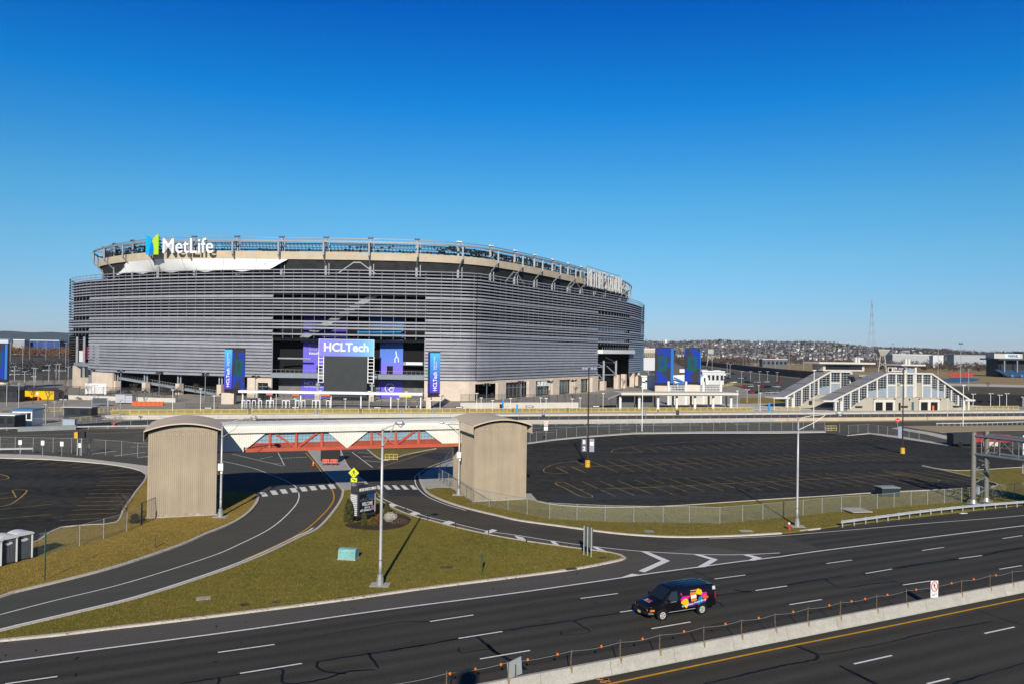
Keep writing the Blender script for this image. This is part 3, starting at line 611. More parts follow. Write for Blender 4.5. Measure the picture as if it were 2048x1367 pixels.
# mullions behind the blades: one mesh shared by all
mm = {}
def mullion(p, n, z0, z1, o=-0.02, w=0.10):
    key = (z0, z1)
    if key not in mm:
        b = MB(); b.bb(-w / 2, w / 2, -w / 2, w / 2, z0, z1); mm[key] = b.build("mullion", M_LOUV, stad); q = mm[key]
    else: q = mm[key].copy(); COL.objects.link(q)
    q.location = (p[0] + n[0] * o + 57, p[1] + n[1] * o - 285, 0); q.rotation_euler = (0, 0, math.atan2(n[1], n[0]))
k = iA0
while k < iC3 + 70:
    low = 21.4 if (k < iB1 or iB2 <= k < iB3 or iC2 <= k < iC3) else 7.3
    mullion(FC[k], FN[k], low, 45.9); k += 3
for k in (iB2, iB3): mullion(FC[k], FN[k], 7.25, 21.39, 0.0, 0.3)
# core wall, floors, underside, rim, seating bowl
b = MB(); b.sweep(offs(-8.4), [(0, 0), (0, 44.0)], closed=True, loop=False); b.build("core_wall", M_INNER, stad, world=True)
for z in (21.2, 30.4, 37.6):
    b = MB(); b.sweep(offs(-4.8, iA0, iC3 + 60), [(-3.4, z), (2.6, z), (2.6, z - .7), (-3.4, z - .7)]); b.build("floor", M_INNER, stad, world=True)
# the upper ring follows a rounder line than the louvered wall
RCT = [(-180, 352), (-167, 326), (-135, 300), (-105, 293), (-84, 292), (-66, 291.3), (-48.5, 291.5), (-34, 293.2), (-22, 297), (-10.7, 305), (0, 319.5), (10, 336), (19.7, 354), (28.5, 371), (42, 398), (55, 427), (64, 455), (70, 485), (71, 510), (65, 535), (48, 553), (15, 562), (-30, 566), (-80, 560), (-120, 540), (-150, 505), (-172, 455), (-183, 400)]
RC = smooth(RCT, 1.3, closed=True); RN = pnormals(RC, True); NR = len(RC)
RPX = np.array([proj((p[0], p[1], 52.0))[0] for p in RC]); r_end = int(np.argmax(RC[:, 0])); r_0 = int(np.argmin(RPX[:r_end]))
def r_px(px): return int(np.argmin(np.abs(RPX[:r_end] - px) + (np.arange(r_end) < r_0) * 1e4))
rCorner = r_px(905)
def roff(d): return RC + RN * d
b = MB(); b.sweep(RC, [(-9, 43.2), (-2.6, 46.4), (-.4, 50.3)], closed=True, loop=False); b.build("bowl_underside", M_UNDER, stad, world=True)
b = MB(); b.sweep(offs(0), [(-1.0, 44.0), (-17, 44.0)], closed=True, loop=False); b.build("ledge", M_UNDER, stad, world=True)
b = MB(); b.sweep(RC, [(0, 50.2), (0, 53.0), (-.5, 53.0), (-.5, 50.2)], closed=True); b.build("rim", M_TAN, stad, world=True)
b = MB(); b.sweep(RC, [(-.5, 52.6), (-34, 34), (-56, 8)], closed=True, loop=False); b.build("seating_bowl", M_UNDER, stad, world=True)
b = MB()
for k in range(r_0, r_end, 5):
    p, n = RC[k], RN[k]; b.bar((p[0] - n[0] * 8, p[1] - n[1] * 8, 43.4), (p[0] - n[0] * .7, p[1] - n[1] * .7, 49.9), 0.25, 0.5)
b.build("rib", M_INNER, stad, world=True, kind="stuff")
for o_, z_, r_, mt in ((2.0, 56.5, .26, M_STRUT), (-1.6, 58.2, .15, M_STRUT), (-1.4, 49.6, .28, M_STRUT), (-4.0, 57.4, .15, M_STRUT), (-2.8, 53.7, .14, M_DARK), (-2.8, 54.9, .10, M_DARK), (-2.8, 55.8, .10, M_DARK), (-5.2, 54.2, .2, M_DARK), (-5.2, 56.6, .14, M_DARK), (-1.7, 57.3, .08, M_STRUT)):
    b = MB(); b.sweep(roff(o_), [(-r_, z_ - r_), (-r_, z_ + r_), (r_, z_ + r_), (r_, z_ - r_)], closed=True); b.build("ring_beam", mt, stad, world=True)
cum = np.concatenate([[0], np.cumsum(np.hypot(*(np.roll(RC, -1, 0) - RC).T))])
fr_idx = [int(np.searchsorted(cum, t)) % NR for t in np.arange(3.0, cum[-2], 16.8)]
for k in fr_idx:
    p, n = RC[k], RN[k]; t_ = np.array([-n[1], n[0]])
    def Q(o, z, s=0): return (p[0] + n[0] * o + t_[0] * s, p[1] + n[1] * o + t_[1] * s, z)
    b = MB(); b.bar(Q(-2, 43.5), Q(-2, 58.0), .8); b.bar(Q(-1.3, 43.5, 1.3), Q(-1.3, 58.0, 1.3), .3); b.bar(Q(2, 51.6), Q(2, 56.2), .6)
    b.bar(Q(-2, 56.5), Q(1.7, 56.5), .45); b.bar(Q(2, 51.7), Q(-2, 47.9), .45); b.bar(Q(-2, 57.4), Q(-4.5, 57.4), .3)
    b.build("light_frame", M_STRUT, stad, world=True)
    b = MB(); b.box(Q(-1.6, 58.55), (2.0, .9, .45), math.atan2(t_[1], t_[0])); b.build("junction_box", mat("dull_blue_box", (.06, .13, .25), .6) if k < rCorner else M_WHITE, stad, world=True)
b = MB(); rl = rng(5)
for t in np.arange(0, cum[-2], 1.35):
    k = int(np.searchsorted(cum, t)) % NR; p, n = RC[k], RN[k]; ang = math.atan2(-n[0], n[1])
    dens = 1.0 if (k > rCorner - 6 or k < r_0 + 45) else 0.55
    if k > rCorner - 4 or k < r_0 + 45:
        for _ in range(2): o = rl.uniform(3.2, 6.5); b.box((p[0] - n[0] * o, p[1] - n[1] * o, rl.uniform(53.2, 56.9)), (rl.uniform(.4, 1.2), .5, rl.uniform(.5, 1.2)), ang)
    if rl.random() < dens: b.box((p[0] - n[0] * 3.3, p[1] - n[1] * 3.3, 53.9 + rl.uniform(-.3, .3)), (rl.uniform(.5, 1.2), .5, rl.uniform(.5, .9)), ang)
    if rl.random() < dens * .8 and k > rCorner - 30: b.box((p[0] - n[0] * 4.2, p[1] - n[1] * 4.2, 55.6 + rl.uniform(-.4, .4)), (rl.uniform(.5, 1.3), .5, rl.uniform(.6, 1.2)), ang)
    b.bar((p[0] - n[0] * 2.8, p[1] - n[1] * 2.8, 53.2), (p[0] - n[0] * 2.8, p[1] - n[1] * 2.8, 56.7), .12); b.bar((p[0] - n[0] * 5.2, p[1] - n[1] * 5.2, 54.2), (p[0] - n[0] * 5.2 + n[1] * 1.2, p[1] - n[1] * 5.2 - n[0] * 1.2, 56.6), .12)
b.build("floodlights", M_DARK, stad, world=True, kind="stuff")
# left-over A-frames above the facade
for px in (706, 1038, 1158):
    k = at_px(px); p, n = FC[k] - FN[k] * 2.5, FN[k]; t_ = np.array([-n[1], n[0]])
    b = MB(); A = lambda s, z: (p[0] + t_[0] * s, p[1] + t_[1] * s, z)
    b.bar(A(-7, 44.6), A(-1.2, 48.8), .35); b.bar(A(7, 44.6), A(1.2, 48.8), .35); b.bar(A(-1.4, 48.8), A(1.4, 48.8), .4); b.build("a_frame", M_STRUT, stad, world=True)
# white fabric canopy under the rim lettering
k0, k1 = at_px(222), at_px(560); b = MB(); cols = list(range(k0, k1 + 1)); nr = 6
for q, k in enumerate(cols):
    f = q / (len(cols) - 1); p, n = FC[k], FN[k]; kr = int(np.argmin(np.hypot(*(RC - p).T))); pr = RC[kr]
    lim = min(1.0, 0.06 + f / 0.12, 0.04 + (1 - f) / 0.085)          # slanted ends
    sc = abs(math.sin(math.pi * f * 5.0))
    for r_ in range(nr):
        v = r_ / (nr - 1); z = 50.15 - (4.85 - 0.7 * sc) * v - 0.5 * math.sin(math.pi * v) * sc
        if f < .5: z_lim = 50.15 - 4.9 * (1 - lim); z = min(z, z_lim) if v < 1 else z
        else:
            zl = 50.15 - 4.9 * lim; z = max(z, zl) if lim < 1 else z; v = min(v, lim)
        q_ = pr + (p - n * 1.4 - pr) * v; b.v.append((q_[0], q_[1], z))
for q in range(len(cols) - 1):
    for r_ in range(nr - 1): a = q * nr + r_; b.f.append((a, a + 1, a + nr + 1, a + nr)); b.mi.append(0)
b.build("fabric_canopy", M_FABRIC, stad, smooth=True, world=True)
for f in (.1, .3, .5, .7, .87):
    c_ = int(f * (len(cols) - 1)); b2 = MB(); b2.tube([tuple(np.array(b.v[c_ * nr + r_]) + np.array([0, -.12, .05])) for r_ in range(nr)], .07, 5); b2.build("canopy_seam", M_GREY, stad, world=True)
for px in (290, 350, 430, 510):
    k = at_px(px); p, n = FC[k], FN[k]; b = MB(); b.tube([(p[0] - n[0] * 2.2, p[1] - n[1] * 2.2, 45.2), (p[0] - n[0] * 3.0 + 1.6, p[1] - n[1] * 3.0, 48.6)], .12, 6); b.build("canopy_pole", M_STRUT, stad, world=True)
# rim lettering, left (logo + word) and right (tall vertical letters)
ka, kb = r_px(339), r_px(437); A3 = RC[ka] + RN[ka] * 3.0; B3 = RC[kb] + RN[kb] * 3.0
ax = np.array([B3[0] - A3[0], B3[1] - A3[1], 0]); wl_ = np.linalg.norm(ax); ax /= wl_
mid = np.array([*(A3 + B3) / 2, 54.6])
put_text("MetLife", 5.5, wl_ * 0.98, mid, ax, (0, 0, 1), 0.8, "rim_letters", M_SIGNW, stad, bold=0.004)
M_LG = mat("lime_panel", (0.36, 0.62, 0.03), 0.5); M_LB = mat("sky_blue_panel", (0.0, 0.36, 0.80), 0.5); M_LB2 = mat("mid_blue_panel", (0.0, 0.17, 0.58), 0.5)
lo = AT(289.5, 515, A3[1] - 0.6); lo = np.array([lo[0], A3[1] + 0.2, 51.3]); LW, LH = 5.2, 7.4
def lp(name, poly, m, dy): 
    b = MB(); b.plate([(x * LW, y * LH) for x, y in poly], lo + np.array([0, dy, 0]), ax, (0, 0, 1), 0.35); b.build(name, m, stad, world=True)
lp("logo_panel", [(0, 0), (.56, 0), (.62, .25), (.56, .5), (.42, .75), (.22, .92), (0, .97)], M_LB, 0)
lp("logo_panel", [(.60, 0), (1, 0), (1, 1.04), (.8, .96), (.62, .82), (.5, .68), (.58, .48), (.63, .25)], M_LG, -.02)
lp("logo_panel", [(.30, 0), (.60, 0), (.63, .25), (.58, .48), (.5, .66), (.38, .42), (.32, .2)], M_LB2, -.36)
ka, kb = r_px(1164), r_px(1233); A4 = RC[ka] + RN[ka] * 2.8; B4 = RC[kb] + RN[kb] * 2.8
ax4 = np.array([B4[0] - A4[0], B4[1] - A4[1], 0]); w4 = np.linalg.norm(ax4)
put_text("METLIFE STADIUM", 8.4, w4, np.array([*(A4 + B4) / 2, 53.2]), ax4, (0, 0, 1), 0.5, "rim_letters", mat("greyed_sign_letter", (.55, .54, .53), .6), stad, bold=0.0, spacing=1.1)
b = MB(); nn4 = np.array([ax4[1], -ax4[0]]) / w4
for s in np.linspace(-.04, 1.04, 14):
    c = A4 + (B4 - A4) * s - nn4 * 1.0; b.bar((c[0], c[1], 48.5), (c[0], c[1], 58.6), .22)
for z in (49.0, 53.0, 58.5): b.bar((*(A4 - nn4), z), (*(B4 - nn4), z), .22)
b.build("sign_frame", M_STRUT, stad, world=True)
# ---------- base storey
def curve_pt(px, o): k = at_px(px); return FC[k] + FN[k] * o, FN[k]
def base_wall(p0, p1, z0, z1, o, name, m, th=0.8):
    a, c = at_px(p0), at_px(p1); b = MB(); b.sweep(FC[a:c + 1], [(o - th, z0), (o - th, z1), (o, z1), (o, z0)]); return b.build(name, m, stad, world=True)
for p0, p1, z0, z1 in ((848, 952, 0, 7.1), (952, 1000, 6.0, 7.1), (1000, 1012, 0, 7.1), (1012, 1055, 6.1, 7.1), (1055, 1069, 0, 7.1), (1069, 1102, 6.1, 7.1), (1102, 1118, 0, 7.1), (1118, 1143, 6.1, 7.1), (1143, 1158, 0, 7.1), (1158, 1177, 6.1, 7.1), (1177, 1196, 0, 7.1), (500, 548, 5.4, 7.1), (500, 517, 0, 5.4), (537, 548, 0, 5.4), (186, 226, 0, 7.1)):
    base_wall(p0, p1, z0, z1, 0.2, "stone_wall", M_STONE)
for px in (1000, 1060, 1108, 1150, 1186):
    p, n = curve_pt(px, 0.9); b = MB(); b.box((p[0], p[1], 3.2), (1.2, 5.5, 6.4), math.atan2(n[1], n[0])); b.build("stone_pier", M_STONE, stad, world=True)
for p0, p1, m in ((517, 537, M_WIN), (1012, 1055, M_WIN), (1069, 1102, M_WINB), (1118, 1143, M_WINB), (1158, 1177, M_WINB)):
    w = base_wall(p0, p1, 0.3, 6.05, -0.9, "window", m, 0.1)
    a, c = at_px(p0), at_px(p1)
    for k in range(a + 1, c, 2):
        b = MB(); p = FC[k] - FN[k] * .82; b.box((p[0], p[1], 3.2), (.12, .12, 5.6), math.atan2(FN[k][1], FN[k][0])); b.build("window_bar", M_STRUT, w, world=True)
    b = MB(); b.sweep(FC[a:c + 1], [(-.86, 3.9), (-.86, 4.1), (-.76, 4.1), (-.76, 3.9)]); b.build("window_bar", M_STRUT, w, world=True)
k = at_px(1085); p, n = FC[k] + FN[k] * .6, FN[k]; t_ = np.array([-n[1], n[0], 0])
put_text("SUITES", 1.9, 9.5, (p[0], p[1], 4.9), t_, (0, 0, 1), .25, "entrance_letters", M_SIGNW, stad, bold=.02)
for px, zt in ((229, 4.0), (285, 4.0), (356, 4.1), (440, 4.2)):
    p, n = curve_pt(px, -1.6); b = MB(); b.box((p[0], p[1], zt / 2), (2.2, 1.9, zt), math.atan2(n[1], n[0])); b.build("column_base", M_STONE, stad, world=True)
    b = MB()
    for s in (-.5, .5): b.box((p[0] + s, p[1], (zt + 7.5) / 2), (.5, .6, 7.5 - zt), 0)
    b.build("steel_column", M_STRUT, stad, world=True)
a, c = curve_pt(208, -2.5)[0], curve_pt(432, -2.5)[0]
b = MB(); b.bar((a[0], a[1], 5.6), (c[0], c[1], .4), 2.2, .9); b.build("ramp", M_SLAB, stad, world=True)
b = MB()
for s in np.linspace(0, 1, 44): q = a + (c - a) * s; z = 5.9 + (.7 - 5.9) * s; b.bar((q[0], q[1] - 1.0, z), (q[0], q[1] - 1.0, z + 1.2), .09)
b.bar((a[0], a[1] - 1.0, 7.1), (c[0], c[1] - 1.0, 1.9), .1); b.build("ramp_railing", M_STRUT, stad, world=True)
for px, zt, o in ((149, 9, -1), (164, 4.5, -1.2), (1212, 4.3, -1.4), (1238, 7.0, -1.0), (1250, 7.1, -.2), (1266, 7.1, -.2), (1277, 7.1, -.2)):
    p, n = curve_pt(px, o); b = MB(); b.box((p[0], p[1], zt / 2), (2.4, 2.6, zt), math.atan2(n[1], n[0])); b.build("stone_pier", M_STONE, stad, world=True)
for px, z0, z1, lean in ((150, 9, 21, 0), (164, 4.5, 21, 0), (1213, 4, 14, 0), (1237, 6, 14, 0)):
    p, n = curve_pt(px, -1.2); b = MB(); b.bar((p[0], p[1], z0), (p[0], p[1], z1), .9)
    if px > 1000:
        for dz in (0, 6): b.bar((p[0], p[1], z0 + 1 + dz), (p[0] - 6, p[1] - 5, z0 + 6 + dz * .6), .5); b.bar((p[0], p[1], z0 + 1 + dz), (p[0] - 9, p[1] - 6, z0 + 1 + dz), .45)
    b.build("steel_column", M_STRUT, stad, world=True)
a, c = at_px(1197), at_px(1262); b = MB(); b.sweep(FC[a:c + 1], [(-3, 17.4), (-3, 19.2), (2.2, 19.2), (2.2, 17.4)]); b.build("terrace", M_WHITE, stad, world=True)
b = MB()
for k in range(a, c, 2): p = FC[k] + FN[k] * 2; b.bar((p[0], p[1], 19.2), (p[0], p[1], 20.4), .12)
b.build("terrace_railing", M_STRUT, stad, world=True)
a, c = at_px(147), at_px(178); b = MB(); b.sweep(FC[a:c + 1], [(-4, 9.0), (-4, 10.4), (-.2, 10.4), (-.2, 9.0)]); b.build("terrace", M_SLAB, stad, world=True)
b = MB(); b.sweep(FC[a:c + 1], [(-6.2, 0), (-6.2, 20), (-6, 20), (-6, 0)]); b.build("wall_panel", M_GREY, stad, world=True)
p, n = curve_pt(157, -1.5); b = MB(); b.box((p[0], p[1], 13.0), (.2, 7, 4.6), math.atan2(n[1], n[0])); b.build("banner", M_WHITE, stad, world=True)
p, n = curve_pt(163, -2.2); b = MB(); b.box((p[0], p[1], 14.5), (.2, 2.2, 5), math.atan2(n[1], n[0])); b.build("banner", mat("crimson_banner", (.35, .01, .06), .6), stad, world=True)
# window strips seen through the missing louvers on the right
for z in (28.6, 24.2):
    a, c = at_px(1180), at_px(1258); b = MB(); b.sweep(FC[a:c + 1], [(-1.45, z - 1.0), (-1.45, z + 1.0), (-1.35, z + 1.0), (-1.35, z - 1.0)]); b.build("window", mat("blue_window_glass", (.10, .17, .23), .15, spec=.7), stad, world=True)
# ---------- main entrance between the louver walls
XA, XB, YF, YW = FC[iB2][0], FC[iB3][0], 284.4, 292.0
def part(name, m, fn): b = MB(); fn(b); return b.build(name, m, stad, world=True)
part("entrance_deck", M_SLAB, lambda b: b.bb(XA + .2, XB - .2, YF + .3, YW, 7.4, 9.1))
def rail(b):
    for x in np.arange(XA + .5, XB, 1.6): b.bar((x, YF + .4, 9.1), (x, YF + .4, 10.3), .07)
    b.bar((XA + .3, YF + .4, 10.3), (XB - .3, YF + .4, 10.3), .08)
part("deck_railing", M_STRUT, rail)
part("wall_panel", mat("grey_block_wall", (.16, .155, .15), .9, var=.2, scale=.5), lambda b: b.bb(XA + 1, XB - 1, YW - .35, YW - .2, 0, 7.3))
part("floor", M_CONC, lambda b: b.bb(XA, XB, YF - 4, YW, .0, .15))
bl = part("banner", M_PURP, lambda b: b.bb(-76.0, -66.0, YW - .6, YW - .4, 9.1, 21.4))
for i, (t, w) in enumerate((("Supercharging", 11.0), ("progress", 6.6), ("first down", 8.0), ("touchdown", 8.0))):
    put_text(t, .95, w, (-73.9 + w / 2, YW - .66, 20.3 - i * 1.35), (1, 0, 0), (0, 0, 1), .03, "banner_lettering", M_SIGNW if i == 3 else mat("dim_lettering", (.30, .30, .42), .6), bl, bold=.012)
part("doorway", M_INNER, lambda b: b.bb(-71.0, -69.0, YW - .66, YW - .5, 9.1, 11.6))
br = part("banner", M_BLUP, lambda b: b.bb(-48.0, -39.6, YW - .6, YW - .4, 9.1, 21.4))
part("doorway", M_INNER, lambda b: b.bb(-45.4, -43.2, YW - .66, YW - .5, 9.1, 12.0))
def figure_mark(b):
    b.tube([(-42.2, YW - .68, 17.4), (-42.0, YW - .68, 16.2), (-41.9, YW - .68, 15.2)], .22, 6); b.tube([(-42.0, YW - .68, 15.4), (-42.5, YW - .68, 14.6), (-42.5, YW - .68, 13.2)], .2, 6); b.tube([(-41.9, YW - .68, 15.4), (-41.3, YW - .68, 14.8), (-41.2, YW - .68, 13.4)], .2, 6)
b = MB(); figure_mark(b); b.build("banner_emblem", M_SIGNW, br, world=True)
b = MB()
b.bar((-47.5, YW - .68, 19.2), (-44.4, YW - .68, 19.6), .12); b.bar((-45.4, YW - .68, 21.2), (-45.4, YW - .68, 17.6), .1)
b.tube([(-43.5 + math.cos(t) * .9, YW - .68, 19.4 + math.sin(t) * .6) for t in np.linspace(0, 2 * math.pi, 17)], .08, 5); b.build("banner_emblem", mat("dim_lettering", (.3, .3, .42), .6), br, world=True)
b2 = part("banner", M_PURP, lambda b: b.bb(-76.4, -66.0, YW - .6, YW - .36, .2, 6.6))
put_text("HCLTech", 1.5, 7.4, (-71.6, YW - .66, 5.2), (1, 0, 0), (0, 0, 1), .03, "banner_lettering", M_SIGNW, b2, bold=.01)
put_text("Supercharging Progress", .45, 7.4, (-71.6, YW - .66, 4.0), (1, 0, 0), (0, 0, 1), .03, "banner_lettering", M_SIGNW, b2, bold=.01)
b3 = part("banner", M_PURP, lambda b: b.bb(-48.4, -39.6, YW - .6, YW - .36, .2, 6.6))
b = MB(); b.tube([(-44.2 + math.cos(t) * 1.7, YW - .68, 3.9 + math.sin(t) * 1.7) for t in np.linspace(.5, 2 * math.pi - 1.2, 22)], .14, 5); b.tube([(-44.6, YW - .68, 3.2), (-43.9, YW - .68, 4.4), (-42.4, YW - .68, 4.2)], .14, 5); b.tube([(-43.6 + math.cos(t) * .7, YW - .68, 3.4 + math.sin(t) * .7) for t in np.linspace(0, 6.28, 14)], .12, 5); b.build("banner_emblem", M_SIGNW, b3, world=True)
part("banner", mat("blue_wall_print", (.02, .10, .33), .6), lambda b: b.bb(-52, -39.6, YW - .6, YW - .4, 22, 29.6))
part("banner", mat("violet_wall_print", (.05, .035, .26), .6), lambda b: b.bb(-76, -60, YW - .6, YW - .4, 22, 31))
part("window", mat("cyan_glazing", (.03, .30, .55), .2, spec=.6), lambda b: b.bb(-56, -40.2, YW - 2.4, YW - 2.3, 22.6, 24.9))
part("stair", mat("stair_flank", (.27, .28, .28), .7), lambda b: b.bar((-76, YF + 3.2, 21.0), (-48.5, YF + 3.2, 38.0), .5, 1.9))
part("terrace", M_STRUT, lambda b: b.bb(-84, -72, YF + 3, YF + 3.4, 14.0, 14.5))
part("terrace", M_SLAB, lambda b: b.bb(-39.4, -32, YF + 5, YF + 5.4, 12.4, 13.6))
part("service_counter", M_WHITE, lambda b: b.bb(-38.2, -32.4, YF + 4.9, YF + 5.05, 12.6, 13.5))
# ------------------------------------------------------------------ gate screen in front of the entrance
gx0, gx1, gy = -66.9, -47.7, 277.0
gate = thing("video_gate", "violet header and blank dark screen standing in front of the stadium entrance", "video screen", ((gx0 + gx1) / 2, gy, 0))
def gp(name, m, fn): b = MB(); fn(b); return b.build(name, m, gate, world=True)
gp("frame", M_WHITE, lambda b: b.bb(gx0, gx1, gy + .01, gy + 1.2, 15.4, 21.2))
h = gp("header", M_HDR, lambda b: b.bb(gx0 + .15, gx1 - .15, gy - .15, gy, 15.5, 21.1))
put_text("HCLTech", 3.0, 15.4, ((gx0 + gx1) / 2, gy - .2, 18.5), (1, 0, 0), (0, 0, 1), .06, "lettering", M_SIGNW, h, bold=.022)
gp("screen", mat("blank_led_screen", (.030, .034, .037), .55, var=.12, scale=.4), lambda b: b.bb(gx0 + 2.0, gx1 - 2.3, gy - .1, gy + .8, 1.4, 15.38))
for x0, x1 in ((gx0 + .02, gx0 + 1.75), (gx1 - 2.05, gx1 - .02)):
    def sc(b):
        for x in (x0, x1): b.bar((x, gy + .3, 6.3), (x, gy + .3, 15.4), .28)
        for z in np.linspace(6.4, 14.6, 8): b.bar((x0, gy + .25, z), (x1, gy + .25, z), .2)
    gp("ladder_frame", M_WHITE, sc)
for x in (gx0 - .2, gx1 - .6):
    gp("leg", M_STRUT, lambda b: (b.bb(x - .3, x + .4, gy + .2, gy + .9, 3.2, 6.3), b.bb(x - .7, x + .9, gy + .1, gy + 1.0, 5.2, 5.7)))
    gp("leg_base", M_STONE, lambda b: b.bb(x - .9, x + .8, gy, gy + 1.8, 0, 3.2))
# ------------------------------------------------------------------ advertising pylons
M_SCR = mat("dark_led_face", (.012, .016, .06), .35)
def screen_pattern(name, seed, bright):
    if name in MATS: return MATS[name]
    m = bpy.data.materials.new(name); m.use_nodes = True; n = m.node_tree.nodes; l = m.node_tree.links; b = n['Principled BSDF']; b.inputs['Roughness'].default_value = .4
    tc = n.new("ShaderNodeTexCoord"); mp = n.new("ShaderNodeMapping"); mp.inputs['Location'].default_value = (seed, seed, seed); mp.inputs['Scale'].default_value = (1, 1, 2.0); l.new(tc.outputs['Generated'], mp.inputs[0])
    nz = n.new("ShaderNodeTexNoise"); nz.inputs['Scale'].default_value = 1.6; nz.inputs['Detail'].default_value = 1; l.new(mp.outputs[0], nz.inputs[0])
    cr = n.new("ShaderNodeValToRGB"); cr.color_ramp.interpolation = 'CONSTANT'
    for e, (p, c) in zip([cr.color_ramp.elements[0], cr.color_ramp.elements[1]], [(0, (.035, .033, .040)), (.50, (.01, .035, .32))]): e.position = p; e.color = (*c, 1)
    l.new(nz.outputs[0], cr.inputs[0])
    sp = n.new("ShaderNodeSeparateXYZ"); l.new(tc.outputs['Generated'], sp.inputs[0])
    def bell(o, c, w):
        a = n.new("ShaderNodeMath"); a.operation = 'SUBTRACT'; a.inputs[1].default_value = c; l.new(o, a.inputs[0]); q = n.new("ShaderNodeMath"); q.operation = 'ABSOLUTE'; l.new(a.outputs[0], q.inputs[0])
        r_ = n.new("ShaderNodeMath"); r_.operation = 'LESS_THAN'; r_.inputs[1].default_value = w; l.new(q.outputs[0], r_.inputs[0]); return r_.outputs[0]
    mu = n.new("ShaderNodeMath"); mu.operation = 'MULTIPLY'; l.new(bell(sp.outputs[0], .5, .3), mu.inputs[0]); l.new(bell(sp.outputs[2], .55, .22), mu.inputs[1])
    inn = n.new("ShaderNodeMath"); inn.operation = 'MULTIPLY'; l.new(bell(sp.outputs[0], .5, .09), inn.inputs[0]); l.new(bell(sp.outputs[2], .58, .11), inn.inputs[1])
    su = n.new("ShaderNodeMath"); su.operation = 'SUBTRACT'; su.use_clamp = True; l.new(mu.outputs[0], su.inputs[0]); l.new(inn.outputs[0], su.inputs[1])
    mx = n.new("ShaderNodeMixRGB"); mx.inputs[2].default_value = (.004, .075, .07, 1); l.new(su.outputs[0], mx.inputs[0]); l.new(cr.outputs[0], mx.inputs[1])
    l.new(mx.outputs[0], b.inputs['Base Color']); l.new(mx.outputs[0], b.inputs['Emission Color']); b.inputs['Emission Strength'].default_value = bright
    MATS[name] = m; return m
def pylon(px0, pxm, px1, yt, yb, basey, wide_left, label, seed, side_text, bright=.6, gap=False):
    c = G((px0 + px1) / 2, basey); Y = c[1]
    X0, XM, X1 = AT(px0, yt, Y)[0], AT(pxm, yt, Y)[0], AT(px1, yt, Y)[0]; zt, zb = AT(px0, yt, Y)[2], AT(px0, yb, Y)[2]
    t = thing("advertising_pylon", label, "advertising pylon", (XM, Y, 0), 0, "screen pylons around the stadium plaza")
    # triangular prism: two faces meet at the front edge
    A, B, C = np.array([X0, Y + (XM - X0) * .55]), np.array([XM, Y]), np.array([X1, Y + (X1 - XM) * .55])
    b = MB(); b.prism([tuple(A + (0, .05)), tuple(B + (0, .05)), tuple(C + (0, .05)), ((X0 + X1) / 2, Y + (X1 - X0) * 1.0)], zb - 1.2, zt + .3, bottom=True); b.build("tower", M_DARK, t, world=True)
    zs = 3.4; b = MB(); b.box(((X0 + XM) / 2, Y + 1.8, (zb - 1.2) / 2), ((XM - X0) * .95 + 1, 2.6, zb - 1.2)); b.build("stone_base", M_STONE, t, world=True)
    for (P, Q, ad) in ((A, B, wide_left == 'ad_left'), (B, C, wide_left == 'ad_right')):
        d = (Q - P) / np.linalg.norm(Q - P); nn = np.array([d[1], -d[0]]); L = np.linalg.norm(Q - P)
        o = (P + Q) / 2 + nn * .08
        b = MB(); b.box((o[0], o[1], (zt + zb) / 2), (L * .96, .12, zt - zb), math.atan2(d[1], d[0])); f = b.build("advert_panel" if ad else "led_screen", (M_PYL if side_text else mat("pylon_blue", (.03, .17, .50), .5)) if ad else screen_pattern("led_pattern_%d" % seed, seed, bright), t, world=True)
        if ad and side_text:
            w = (zt - zb); o2 = (P + Q) / 2 + nn * .16
            put_text("HCLTech", L * .38, w * .47, (o2[0] + d[0] * L * .0, o2[1], zb + w * .29), (0, 0, 1), (-d[0], -d[1], 0), .03, "lettering", M_SIGNW, f, bold=.02)
            put_text("Supercharging\nProgress", L * .36, w * .33, (o2[0], o2[1], zb + w * .75), (0, 0, 1), (-d[0], -d[1], 0), .03, "lettering", M_SIGNW, f)
    b = MB(); b.bar((X0 + .6, Y + 2, zt + .3), (X0 + .6, Y + 2, zt + 1.6), .08); b.bar((XM, Y + 2, zt + .3), (XM, Y + 2, zt + 1.8), .08); b.box((XM + .3, Y + 2, zt + 1.8), (.9, .3, .2)); b.build("top_lamp", M_STRUT, t, world=True)
    return t
pylon(446, 465.5, 487, 698, 777, 808, 'ad_left', "tall pylon left of the stadium entrance with blue advert and dark screen", 3.1, True, .04)
pylon(856.5, 860, 880, 705, 785, 817, 'ad_right', "slim pylon right of the stadium entrance with blue vertical advert", 5.7, True, .04)
pylon(1313, 1341.5, 1348, 695, 765, 783, 'ad_right', "wide blue and green screen pylon nearest the stadium's right end", 2.3, False, .10)
pylon(1373, 1400, 1402, 696, 763, 783, 'ad_right', "blue and green screen pylon right of its twin, beyond the platform canopy", 8.9, False, .16)
pylon(-30, 10, 14, 687, 757, 778, 'ad_right', "blue screen pylon cut off by the left edge of the photo", 1.2, False, .15)
